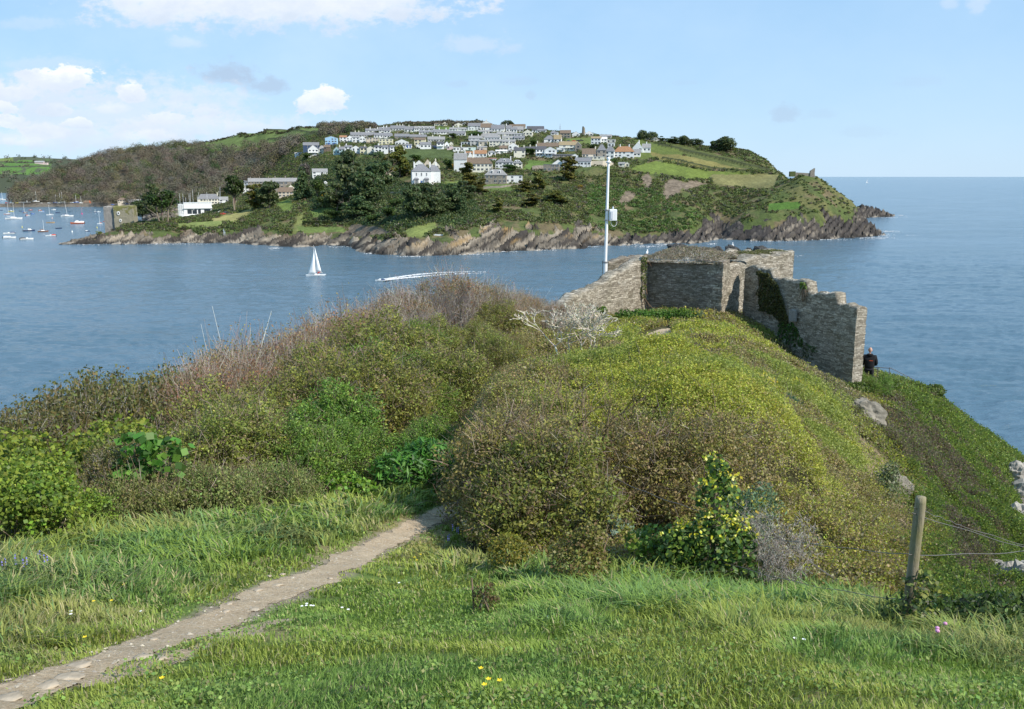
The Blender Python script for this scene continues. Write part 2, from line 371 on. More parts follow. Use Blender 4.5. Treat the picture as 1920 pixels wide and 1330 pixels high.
# ---- natural ground colours
jx = (fbm(XF/9, DGG/14, 5, 3)-.5)*26; jy = (fbm(XF/9, DGG/14, 15, 3)-.5)*12
Pj, Qj = PXG+jx*.6, PYF+jy*.6
nA = fbm(XF/16, DGG/22, 2, 4); nB = fbm(XF/5, DGG/7, 8, 4); nC = fbm(XF/2.0, DGG/2.6, 11, 3)
C = np.zeros(XF.shape+(3,)); C[:] = (.075, .105, .028)
C = mixa(C, (.115, .120, .040), sstep(.45, .62, nA)); C = mixa(C, (.060, .080, .026), sstep(.5, .66, nB)); C = mixa(C, (.13, .105, .055), sstep(.56, .68, fbm(XF/10, DGG/14, 22, 4)))
WOOD = [(-320,400),(-320,340),(20,350),(60,325),(160,290),(300,262),(420,262),(440,292),(540,262),(600,262),(640,246),(700,225),(700,250),(660,262),(600,268),(560,300),(560,340),(450,350),(440,372),(250,380),(0,378)]
wood_m = (DGG > 1100) & inpoly(PXG, PYF, [(-320,381),(-320,330),(20,340),(60,320),(160,285),(300,255),(380,272),(430,290),(500,284),(560,268),(600,262),(600,240),(660,225),(1000,220),(1000,235),(700,246),(650,262),(600,275),(560,300),(560,345),(450,356),(440,372),(300,379),(0,380)])
C = np.where(wood_m[..., None], np.array((.10, .088, .060)), C)
FIELDS = [ # polygon, colour
 ([(300,276),(380,262),(480,238),(600,230),(660,234),(640,246),(585,250),(545,262),(480,278),(400,285)], (.11,.155,.04)),
 ([(1120,252),(1200,262),(1260,278),(1300,287),(1190,300),(1190,262)], (.10,.135,.028)),
 ([(1215,284),(1300,292),(1390,316),(1400,326),(1320,318),(1240,300)], (.17,.155,.045)),
 ([(1190,312),(1230,302),(1330,322),(1420,330),(1380,338),(1290,334),(1180,322)], (.115,.16,.028)),
 ([(1225,262),(1340,285),(1440,318),(1460,326),(1380,316),(1290,290)], (.085,.105,.03)),
 ([(1330,330),(1460,330),(1450,350),(1420,356),(1340,345)], (.17,.165,.06)),
 ([(1440,380),(1500,378),(1500,390),(1440,396)], (.06,.13,.02)),
 ([(395,412),(470,392),(480,398),(440,418),(400,416)], (.25,.24,.08)),
 ([(515,380),(545,368),(552,386),(550,398),(528,400)], (.12,.18,.035)),
 ([(580,398),(640,385),(640,400),(590,408)], (.10,.155,.035)),
 ([(330,420),(420,414),(420,424),(330,428)], (.15,.19,.05)),
 ([(560,400),(575,398),(560,435),(545,440)], (.14,.16,.045)),
 ([(555,424),(640,426),(660,436),(560,436)], (.10,.145,.035)),
 ([(760,430),(815,415),(818,430),(790,445),(760,445)], (.16,.20,.05)),
 ([(835,340),(865,338),(870,352),(830,352)], (.12,.165,.035)),
 ([(900,345),(960,345),(960,358),(900,360)], (.10,.155,.035)),
 ([(760,280),(850,280),(850,296),(745,300)], (.065,.095,.03)),
 ([(1441,381),(1443,381),(1443,382)], (.07,.1,.03)),
 ([(820,238),(900,240),(890,248),(810,250)], (.09,.15,.03)),
 ([(990,300),(1060,305),(1050,315),(980,318)], (.09,.15,.03)),
 ([(1060,258),(1110,258),(1110,270),(1060,270)], (.11,.15,.035)),
]
for poly, c in FIELDS:
    m_ = inpoly(PXG + jx*.25, PYF + jy*.25, poly)
    C = np.where(m_[..., None], np.array(c)*(.7+.6*nA[..., None]), C)
# hedge banks between fields
for (a, b, c, d) in [((1240,296),(1330,318),(1400,326),(1440,330)), ((1235,272),(1320,290),(1400,312),(1450,326)), ((480,246),(560,244),(590,252),(600,256)), ((500,262),(560,258),(590,252),(600,250))]:
    xs = np.array([a[0], b[0], c[0], d[0]]); ys = np.array([a[1], b[1], c[1], d[1]])
    m_ = (np.abs(PYF-np.interp(PXG, xs, ys)) < 1.6) & (PXG > a[0]) & (PXG < d[0]) & (DGG > 640)
    C = np.where(m_[..., None], np.array((.045, .055, .022)), C); ZF = np.where(m_, ZF+1.6, ZF)
# gorse yellow streak, bare earth scars
scar = np.zeros(XF.shape, bool)
for poly in ([(1200,335),(1215,326),(1225,340),(1212,360)], [(1238,365),(1248,340),(1262,336),(1285,345),(1270,368),(1250,374)], [(1280,352),(1290,338),(1330,344),(1300,352),(1285,362)], [(1160,372),(1175,358),(1190,366),(1180,380),(1160,382)],
             [(650,430),(660,420),(720,430),(735,440),(690,446),(640,440)], [(340,432),(360,428),(370,448),(350,454)]):
    scar |= inpoly(PXG+jx*.25, PYF+jy*.4, poly) & (DGG < 800)
C = np.where(scar[..., None], np.array((.17, .135, .095))*(.4+1.1*nC[..., None]), C)
rn = fbm(XF/3, DGG/3, ZF/2, 4)
rc = np.zeros(C.shape); rc[:] = (.14, .125, .10)
sheet = vnoise(str_/1.8, XF/25, DGG/30)
rc = mixa(rc, (.27, .235, .18), sstep(.55, .8, sheet)); rc = mixa(rc, (.05, .045, .04), sstep(.48, .3, sheet))
lich = sstep(.5, .62, fbm(str_/5, XF/18, 4, 3))*sstep(3, 6, ZF)*np.interp(PXG, [690,780,820,900,1100,1160,1180], [.2,.6,.9,1,.9,.5,.05])
lich = lich*sstep(.42, .6, vnoise(str_/1.1, XF/20, 7)); rc = mixa(rc, (.30, .19, .06), np.clip(lich, 0, 1)*.75)
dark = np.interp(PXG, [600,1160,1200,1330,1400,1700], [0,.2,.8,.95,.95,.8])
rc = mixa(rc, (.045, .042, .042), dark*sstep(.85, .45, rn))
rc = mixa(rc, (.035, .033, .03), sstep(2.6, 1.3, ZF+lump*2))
rc = mixa(rc, (.30, .27, .22), sstep(.9, .3, np.abs(ZF-.6+lump))*sstep(.45, .6, nB)*.8)
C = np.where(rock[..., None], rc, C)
# grassy lips on the spit and quay stone
quay = (DGG > 1225) & (DGG < 1300) & (PXG < 330)
C = np.where(quay[..., None], np.array((.14, .125, .10)), C)
C = C*(.8+.4*nB[..., None]); C[..., 1] *= .98; C *= 1.12; lum = C.mean(-1, keepdims=True); C = C*.86+lum*np.array((.16, .14, .11))
def groundmat(name, s1=.6, s2=3, amt=.35, bd=.3):
    m = Mat(name); a = m.n('ShaderNodeAttribute', attribute_name='Col'); v = m.obj()
    f = m.noise(s1, 6, v, .7); g = m.noise(s2, 4, v, .6)
    k_ = m.ramp(f, [(.3, (1-amt,)*3), (.7, (1+amt,)*3)]); c = m.mix(1.0, a.outputs['Color'], k_, 'MULTIPLY')
    return m.fin(c, .95, m.bump(m.math('ADD', f, m.math('MULTIPLY', g, .3)), .8, bd), .1)
M_FARG = groundmat("headland_ground", .5, 2.5, .35, .8)
nd_, np_ = len(DG), len(PXS)
idx = (np.arange(np_-1)[:, None]*nd_ + np.arange(nd_-1)[None, :])
keep = ((ZF[:-1, :-1] > -2.7) | (ZF[1:, 1:] > -2.7) | (ZF[1:, :-1] > -2.7))
idk = idx[keep]
q = np.stack([idk, idk+nd_, idk+nd_+1, idk+1], 1)
used = np.zeros(np_*nd_, bool); used[q.ravel()] = True; remap = np.cumsum(used)-1
hv = np.stack([XD, DGG, ZF], -1).reshape(-1, 3)[used]
head = meshnp("headland", hv, [remap[q]], M_FARG, colr=C.reshape(-1, 3)[used], smooth=False); tag(head, kind='structure')
def far_at(px, py, dmin=0, dmax=1e9):
    """first point of the far land seen at photo pixel (px, py)"""
    i = int(np.clip(round((px+300)/2), 0, np_-1)); ok = (DG >= dmin) & (DG <= dmax) & (ZB[i] > -1)
    d = DG[ok]; p = PYF[i][ok]; j = np.argmax(p <= py) if (p <= py).any() else int(np.argmin(p))
    return Vector((XF[i][ok][j], d[j], ZF[i][ok][j]))
def far_z(px, d):
    i = np.clip(np.round((np.asarray(px)+300)/2).astype(int), 0, np_-1); j = np.clip(np.searchsorted(DG, d), 0, nd_-1); return ZF[i, j], XF[i, j], PYF[i, j]
# ---- distant hill up the river
def distant():
    ps = np.arange(-400, 420, 3.0); d = np.linspace(2300, 3900, 120)
    P, D = np.meshgrid(ps, d, indexing='ij')
    cr = np.interp(ps, [-400,0,30,60,80,130,160,420], [290,299,296,296,298,300,301,306])[:, None]
    zc = H + (331-cr)/F*3200
    t = np.clip((D-2330)/(3200-2330), 0, 1)
    Z = np.where(D < 2330, -2, zc*t**.8) - np.clip(D-3250, 0, None)*.12
    Z += (fbm(P/30, D/160, 3, 3)-.5)*14*np.clip(t*3, 0, 1)*np.clip((1-t)*3, 0, 1)
    X, Q = colX(P, D, Z)
    n = fbm(P/14, D/90, 6, 3)
    Cc = np.zeros(X.shape+(3,)); Cc[:] = (.085, .10, .06)
    Cc = np.where((((Q < 328) & (Q > 300) & (P > -60) & (P < 100)) & (n < .62))[..., None], np.array((.10, .185, .045)), Cc)
    Cc = np.where(((np.abs(Q-304-P*.02) < 1.1) | (np.abs(Q-313+P*.015) < 1.2) | (np.abs(((P+Q*3) % 70)-20) < 1.5) | (Q > 322+n*12) | ((P > 95) & (n > .4)))[..., None], np.array((.065, .075, .045)), Cc)
    Cc = np.where(((Q < 303) & (P < 25))[..., None], np.array((.16, .20, .06)), Cc)
    nn = len(d); i = (np.arange(len(ps)-1)[:, None]*nn+np.arange(nn-1)[None]).ravel()
    tag(meshnp("distant_hill", np.stack([X, D, Z], -1).reshape(-1, 3), [np.stack([i, i+nn, i+nn+1, i+1], 1)], M_FARG, colr=Cc.reshape(-1, 3), smooth=True), kind='structure')
    return P, D, X, Z, Q
DH = distant()
# ================================================================== near headland (this side)
NP = [ # px, distance, drop below the eye (or photo row as 'y')
 (-200,-3,-.9),(960,-3,-.9),(2100,-3,-.9),(-200,.5,-1.35),(960,.5,-1.4),(2100,.5,-1.4),
 (-300,3,-1.9),(0,3,-1.96),(500,3,-2.0),(960,3,-2.0),(1500,3,-2.0),(2000,3,-2.05),
 (-300,7,-3.2),(0,5.5,-2.85),(400,6,-3.14),(960,6,-3.14),(1500,6,-3.2),(2000,6,-3.4),
 (0,8,-3.57),(-300,12,-5.6),(0,14,-6.0),(-300,18,-13),(0,20,-12),(-300,34,-32),(0,32,-30),(0,48,-46),(-300,55,-48),
 (400,11,-4.45),(400,16,-5.7),(400,22,-7.0),(400,29,-13),(400,42,-32),(400,60,-47),
 (700,14,-5.0),(700,22,-6.0),(700,32,-6.95),(700,40,-13),(700,55,-32),(700,75,-47),
 (900,17,-5.6),(900,26,-6.1),(900,38,-6.8),(900,47,-12),(900,62,-32),(900,80,-47),
 (1060,9.5,-4.4),(1060,14,-5.4),(1060,24,-6.0),(1060,38,-6.7),(1060,45,-7.2),(1060,52,-9),(1060,62,-20),(1060,84,-47),
 (1200,9.3,-4.33),(1200,14,-5.0),(1200,20,-5.4),(1200,30,-6.1),(1200,38,-6.95),(1200,45,-7.35),(1200,50,-7.9),(1200,54,-10.5),(1200,62,-20),(1200,84,-47),
 (1350,9.2,-4.5),(1350,14,-4.95),(1350,20,-5.35),(1350,27,-5.95),(1350,37,-6.55),(1350,45,-7.05),(1350,49,-7.3),(1350,56,-12),(1350,64,-22),(1350,86,-47),
 (1500,9,-4.45),(1500,12,-4.9),(1500,15.5,-5.45),(1500,21,-6.1),(1500,30,-7.15),(1500,40,-9.0),(1500,50,-11),(1500,60,-25),(1500,84,-47),
 (1600,9,-4.45),(1600,13,-5.45),(1600,19,-6.7),(1600,25,-7.6),(1600,31,-8.3),(1600,38,-9.55),(1600,46,-10.5),(1600,56,-20),(1600,80,-46),
 (1700,8.5,-4.45),(1700,11.5,-5.7),(1700,17,-7.5),(1700,26,-9.6),(1700,34,-10.5),(1700,42,-10.15),(1700,50,-15),(1700,64,-34),(1700,90,-47),
 (1790,8.2,-4.4),(1790,15,-7.7),(1790,26,-11.2),(1790,35,-12.3),(1790,44,-12.0),(1790,53,-20),(1790,66,-36),(1790,90,-47),
 (1900,8,-4.38),(1900,12,-6.6),(1900,20,-10.2),(1900,31,-13.3),(1900,40,-15),(1900,46,-15.0),(1900,56,-25),(1900,68,-38),(1900,85,-47),
 (2050,8,-4.3),(2050,18,-9.8),(2050,33,-14.5),(2050,46,-18),(2050,60,-32),(2050,85,-47),
 (2300,8,-4.3),(2300,20,-12),(2300,40,-22),(2300,70,-44),(2300,90,-48),(-600,5,-3.0),(-600,12,-6),(-600,24,-22),(-600,50,-46),
]
def _n(px, Y, dr):
    Ye = max(Y, .5); r = -dr/Ye if Y > 2 else .6; v = (r*cp-sp)/(cp+r*sp)
    return (px-960)/F*Ye/(cp-v*sp)
CPX = np.array([_n(*c) for c in NP]); CPY = np.array([c[1] for c in NP], float); CPZ = np.array([c[2] for c in NP], float)
def warp(x, y): return x/(np.maximum(y, -3.5)+4)*3.0, np.log(np.maximum(y, -3.5)+4)*2.2
_a, _b = warp(CPX, CPY)
def _k(r2): return .5*r2*np.log(r2+1e-9)
_n_ = len(CPX); _A = np.zeros((_n_+3, _n_+3)); _A[:_n_, :_n_] = _k((_a[:, None]-_a)**2+(_b[:, None]-_b)**2) + np.eye(_n_)*.004
_A[:_n_, _n_:] = np.stack([np.ones(_n_), _a, _b], 1); _A[_n_:, :_n_] = _A[:_n_, _n_:].T
_w = np.linalg.solve(_A, np.concatenate([CPZ, [0, 0, 0]]))
def ndrop(x, y):
    x = np.asarray(x, float); y = np.asarray(y, float); a, b = warp(x, y); s = _w[_n_] + _w[_n_+1]*a + _w[_n_+2]*b
    for i in range(_n_): s = s + _w[i]*_k((a-_a[i])**2+(b-_b[i])**2)
    return s
# tabulated for speed
GA = np.linspace(-1.45, 1.65, 521); GB = np.linspace(np.log(1.0), np.log(104), 521)
_ga, _gb = np.meshgrid(GA, GB, indexing='ij'); _gy = np.exp(_gb)-4; _gx = _ga*np.exp(_gb)/1.0
_T = ndrop(_gx, _gy)
_gn = (fbm(_gx/2.2, _gy/2.2, 1, 4)-.5)*.35*sstep(2, 12, _gy) + (fbm(_gx/.6, _gy/.6, 4, 3)-.5)*.07
_T = _T + _gn
def gz(x, y):
    x = np.asarray(x, float); y = np.asarray(y, float); e = np.maximum(y, -2.9)+4
    fa = np.clip((x/e-GA[0])/(GA[1]-GA[0]), 0, 519.999); fb = np.clip((np.log(e)-GB[0])/(GB[1]-GB[0]), 0, 519.999)
    i = fa.astype(int); j = fb.astype(int); s = fa-i; t = fb-j
    return H + _T[i, j]*(1-s)*(1-t)+_T[i+1, j]*s*(1-t)+_T[i, j+1]*(1-s)*t+_T[i+1, j+1]*s*t
def px_of(x, y, z):
    y = np.maximum(y, .3); r = (H-z)/y; v = (r*cp-sp)/(cp+r*sp); return 960+F*(x/y)*(cp-v*sp), 665+F*v
def near_at(px, py, ymin=.8, ymax=60):
    Y = np.geomspace(ymin, ymax, 900); u, a, b = ray(px, py); z = H+b*Y/a; g = gz(u*Y/a, Y)
    m = z <= g; j = int(np.argmax(m)) if m.any() else int(np.argmin(z-g)); return Vector((u*Y[j]/a, Y[j], g[j]))
# ---- regions on the photo's ground, in photo pixels of the ground point
PATHC = [(-120,1345,95),(0,1308,66),(120,1268,54),(240,1225,48),(330,1192,48),(430,1154,54),(490,1124,50),(565,1092,46),(640,1060,44),(715,1021,38),(790,983,30),(850,952,24),(880,936,20),(930,915,16)]
LAWN = [(-400,1060),(0,1045),(120,1020),(260,990),(430,975),(560,950),(700,925),(830,895),(875,905),(885,960),(870,1040),(960,1060),(1060,1065),(1200,1075),(1300,1085),(1420,1100),(1500,1105),(1600,1135),(1680,1160),(1780,1172),(1950,1185),(2400,1200),(2400,4000),(-400,4000)]
def path_mask(px, py, k=1.0, x=None, y=None):
    xs = [c[0] for c in PATHC]; ys = [c[1] for c in PATHC]; ws = [c[2] for c in PATHC]
    best = np.full(np.shape(px), 1e9)
    for i in range(len(PATHC)-1):
        x0, y0, w0 = PATHC[i]; x1, y1, w1 = PATHC[i+1]; dx, dy = x1-x0, y1-y0
        t = np.clip(((px-x0)*dx+(py-y0)*dy*4)/(dx*dx+dy*dy*4), 0, 1)
        # vertical (photo) half width of the track is its width/3
        d = np.hypot((px-x0-dx*t)*.35, (py-y0-dy*t))/((w0+(w1-w0)*t)*.31)
        best = np.minimum(best, d)
    return best
P_, Q_ = px_of(_gx, _gy, H+_T)
def near_ground():
    lawn = inpoly(P_, Q_, LAWN) | (_gy < 5.5)
    n1 = fbm(_gx/1.3, _gy/1.3, 2, 4); n2 = fbm(_gx/.35, _gy/.35, 6, 3); n3 = fbm(_gx/4, _gy/4, 9, 3)
    C = np.zeros(_gx.shape+(3,)); C[:] = (.075, .07, .035)
    g = mixa(np.zeros(C.shape)+np.array((.11, .16, .038)), (.22, .19, .09), sstep(.52, .68, n1))
    C = np.where(lawn[..., None], g, C)
    C = mixa(C, (.17, .13, .09), sstep(.60, .66, n2)*sstep(.5, .62, n3)*lawn)
    pm = path_mask(P_, Q_) + (n1-.5)*1.1 + (n2-.5)*.7
    C = mixa(C, (.25, .205, .15), sstep(1.55, 1.05, pm)*(_gy > 1))
    # chalky broken rock low on the right
    wr = (_gy < -99) & inpoly(P_+(n2-.5)*60, Q_+(n1-.5)*60, [(1835,1085),(1880,1110),(1960,1080),(1960,1180),(1870,1165)]) | inpoly(P_+(n2-.5)*30, Q_+(n1-.5)*60, [(1892,880),(1940,850),(1960,1060),(1905,1030)])
    C = np.where(wr[..., None], np.array((.27, .25, .21))*(.35+n2[..., None]), C)
    earth = inpoly(P_, Q_, [(1560,800),(1600,790),(1720,930),(1740,1060),(1690,1060),(1640,960)])
    C = np.where(earth[..., None], np.array((.20, .155, .10))*(.5+n2[..., None]), C)
    n = len(GB); i = (np.arange(len(GA)-1)[:, None]*n+np.arange(n-1)[None]).ravel()
    V = np.stack([_gx, _gy, H+_T], -1).reshape(-1, 3)
    m = groundmat("near_ground", 6, 30, .4, .03)
    tag(meshnp("ground", V, [np.stack([i, i+n, i+n+1, i+1], 1)], m, colr=C.reshape(-1, 3), smooth=True), kind='structure')
near_ground()
def make_path():
    # the trodden track: a sheet of fine cells laid on the ground, ragged where the turf creeps in
    objs = []
    m = Mat("path_earth"); v = m.obj(); f = m.noise(5, 8, v, .7); g = m.noise(40, 5, v, .7); vo = m.n('ShaderNodeTexVoronoi'); vo.inputs['Scale'].default_value = 26; m.L.new(v, vo.inputs[0])
    c = m.ramp(f, [(.3, (.34, .245, .15)), (.55, (.48, .365, .235)), (.75, (.60, .48, .33))]); c = m.mix(m.math('MULTIPLY', g, .7), c, m.ramp(g, [(.4, (.22, .165, .11)), (.62, (.56, .47, .355))]))
    st = m.math('LESS_THAN', vo.outputs['Distance'], .28); st = m.math('MULTIPLY', st, m.math('GREATER_THAN', m.noise(9, 3, v), .52)); c = m.mix(st, c, (.52, .45, .36))
    h = m.math('ADD', m.math('MULTIPLY', g, .5), m.math('ADD', f, m.math('MULTIPLY', st, .5)))
    pm_ = m.fin(c, .95, m.bump(h, .9, .03), .1)
    a = np.linspace(-.72, .1, 900); b = np.geomspace(1.7+4, 20+4, 800); A, B = np.meshgrid(a, b, indexing='ij'); X = A*B; Y = B-4
    Z = gz(X, Y); P, Q = px_of(X, Y, Z)
    d = path_mask(P, Q) + (fbm(X/.5, Y/.5, 3, 4)-.5)*1.3 + (fbm(X/.12, Y/.12, 7, 2)-.5)*.5
    # a second bare strip beside the main one
    d2 = np.hypot((P-330)/190, (Q-1232-(330-P)*.33)/13) + (fbm(X/.3, Y/.3, 13, 4)-.5)*1.6
    on = np.minimum(d, np.maximum(d2, .6)) < 1.0
    Z = Z + .004 + (fbm(X/.15, Y/.15, 2, 3)-.3)*.012
    k = on[:-1, :-1] & on[1:, 1:] & on[1:, :-1] & on[:-1, 1:]
    n = len(b); i = (np.arange(len(a)-1)[:, None]*n+np.arange(n-1)[None])[k]
    q = np.stack([i, i+n, i+n+1, i+1], 1); used = np.zeros(A.size, bool); used[q.ravel()] = True; rm = np.cumsum(used)-1
    tag(meshnp("path", np.stack([X, Y, Z], -1).reshape(-1, 3)[used], [rm[q]], pm_, smooth=True), kind='structure')
    # the small bit of path by the castle wall
    poly = [(1188,642),(1205,634),(1236,622),(1256,620),(1258,628),(1238,634),(1215,645),(1196,652)]
    a = np.linspace(1180, 1265, 60); b = np.linspace(33, 42, 60); A, B = np.meshgrid(a, b, indexing='ij'); X = ray(0, 632)[0]*0+(A-960)/F*B/ray(960, 632)[1]; Z = gz(X, B); P, Q = px_of(X, B, Z)
    on = inpoly(P, Q, poly); k = on[:-1, :-1] | on[1:, 1:]; n = 60; i = (np.arange(59)[:, None]*n+np.arange(59)[None])[k]; q = np.stack([i, i+n, i+n+1, i+1], 1); used = np.zeros(A.size, bool); used[q.ravel()] = True; rm = np.cumsum(used)-1
    tag(meshnp("path", np.stack([X, B, Z+.10], -1).reshape(-1, 3)[used], [rm[q]], pm_, smooth=True), kind='structure')
make_path()
def grit():
    r = np.random.default_rng(12); n = 11000; b = np.exp(r.uniform(np.log(5.6), np.log(19), n))-4; a = r.uniform(-.72, .05, n)*0+r.uniform(-.75, .05, n); x = a*(b+4); y = b; z = gz(x, y); P, Q = px_of(x, y, z); pm = path_mask(P, Q)
    ok = (pm < 1.25) & (fbm(x/.25, y/.25, 5, 2) > .42-.2*(pm > .8)); x, y, z = x[ok], y[ok], z[ok]; n = len(x); s = r.uniform(.003, .013, n)*np.where(r.random(n) < .06, 1.9, 1)
    o8 = np.array([(1, 0, 0), (0, 1, 0), (-1, 0, 0), (0, -1, 0), (0, 0, .6), (0, 0, -.5)]); V = np.stack([x, y, z+.008], 1)[:, None]+(o8[None]*(1+r.normal(size=(n, 6, 3))*.25))*s[:, None, None]
    k = np.arange(n)[:, None]*6; Ft = np.concatenate([k+np.array([f]) for f in ((0, 1, 4), (1, 2, 4), (2, 3, 4), (3, 0, 4))]); c = np.repeat(np.array([(.40, .34, .25), (.52, .46, .36), (.27, .22, .16), (.34, .30, .25)])[r.integers(0, 4, n)]*r.uniform(.7, 1.2, (n, 1)), 6, 0)
    tag(meshnp('loose_gravel', V.reshape(-1, 3), [Ft], groundmat('gravel', 30, 80, .2, .01), colr=c), kind='stuff'); print('grit', n)
grit()
# ================================================================== leaves, blades and twigs
def leaves(P, s, colr, asp=.55, nrm=None, tilt=1.0, r=rng):
    """a folded leaf (two triangles sharing the midrib) at each point; returns V, F, C"""
    n = len(P); s = np.broadcast_to(s, (n,))[:, None]
    d = r.normal(size=(n, 3)); d /= np.linalg.norm(d, axis=1, keepdims=True)+1e-9
    if nrm is None: nn = r.normal(size=(n, 3))
    else: nn = nrm + r.normal(size=(n, 3))*tilt
    e = np.cross(d, nn); e /= np.linalg.norm(e, axis=1, keepdims=True)+1e-9
    V = np.stack([P-d*s*.5, P+e*s*asp*.5, P+d*s*.5, P-e*s*asp*.5], 1).reshape(-1, 3)
    k = np.arange(n)[:, None]*4
    return V, k+np.array([[0, 1, 2, 3]]), np.repeat(colr, 4, 0)
def pick(n, pal, r=rng, jit=.22):
    pal = np.array(pal, float); w_ = pal[:, 3]/pal[:, 3].sum(); i = r.choice(len(pal), n, p=w_)
    return pal[i, :3]*(1+r.normal(size=(n, 1))*jit).clip(.5, 1.6)*(1+r.normal(size=(n, 3))*.06)
def tubes(P0, P1, R0, R1, n=3):
    m = len(P0); D = P1-P0; D /= np.linalg.norm(D, axis=1, keepdims=True)+1e-9
    up = np.where(np.abs(D[:, 2:3]) > .9, np.array([[1., 0, 0]]), np.array([[0, 0, 1.]])); A = np.cross(D, up); A /= np.linalg.norm(A, axis=1, keepdims=True)+1e-9; B = np.cross(D, A)
    t = np.arange(n)*2*np.pi/n; ring = A[:, None]*np.cos(t)[None, :, None]+B[:, None]*np.sin(t)[None, :, None]
    V = np.concatenate([P0[:, None]+ring*R0[:, None, None], P1[:, None]+ring*R1[:, None, None]], 1).reshape(-1, 3)
    b = np.arange(m)[:, None]*2*n; Fq = []
    for i in range(n): Fq.append(b+np.array([[i, (i+1) % n, n+(i+1) % n, n+i]]))
    return V, np.concatenate(Fq)
def skeleton(starts, dirs, length, r0, gens=4, kids=3, spread=.6, up=.15, seed=1, shrink=.68, segs=3, wob=.18):
    """branching sticks; returns P0,P1,R0,R1,tips"""
    r = np.random.default_rng(seed); P0 = []; P1 = []; Ra = []; Rb = []; tips = []
    stack = [(np.array(s, float), np.array(d, float)/np.linalg.norm(d), length, r0, 0) for s, d in zip(starts, dirs)]
    while stack:
        p, d, l, rad, g = stack.pop()
        for k in range(segs):
            d = d + r.normal(size=3)*wob; d[2] += up*.3; d /= np.linalg.norm(d); q = p+d*l/segs; rb = rad*(.86 if g < gens-1 else .72)
            P0.append(p); P1.append(q); Ra.append(rad); Rb.append(rb); p = q; rad = rb
            if k == segs-2 and g < gens-1 and r.random() < .6:
                e = d+r.normal(size=3)*spread; e[2] += up; stack.append((p, e/np.linalg.norm(e), l*shrink, rad*.65, g+1))
        if g < gens-1:
            for k in range(kids):
                e = d+r.normal(size=3)*spread; e[2] += up; stack.append((p, e/np.linalg.norm(e), l*shrink*r.uniform(.8, 1.15), rad*.72, g+1))
        else: tips.append(p)
    return np.array(P0), np.array(P1), np.array(Ra), np.array(Rb), np.array(tips)
def lobes(n, lob, r, shell=(.72, 1.05), under=.35):
    """points in the shells of a set of lobes (cx,cy,cz,rx,ry,rz), uneven, thinner below"""
    lob = np.array(lob, float); a = lob[:, 3]*lob[:, 4]+lob[:, 5]*lob[:, 3]; i = r.choice(len(lob), n, p=a/a.sum())
    d = r.normal(size=(n, 3)); d /= np.linalg.norm(d, axis=1, keepdims=True)
    fl = (d[:, 2] < -.2) & (r.random(n) > under); d[fl, 2] *= -1
    rr = r.uniform(shell[0]**3, shell[1]**3, n)**(1/3)
    b = fbm(d[:, 0]*2.3+i*5, d[:, 1]*2.3, d[:, 2]*2.3, 3); rr = rr*(.70+.6*b)
    return lob[i, :3]+d*rr[:, None]*lob[i, 3:6], d, b
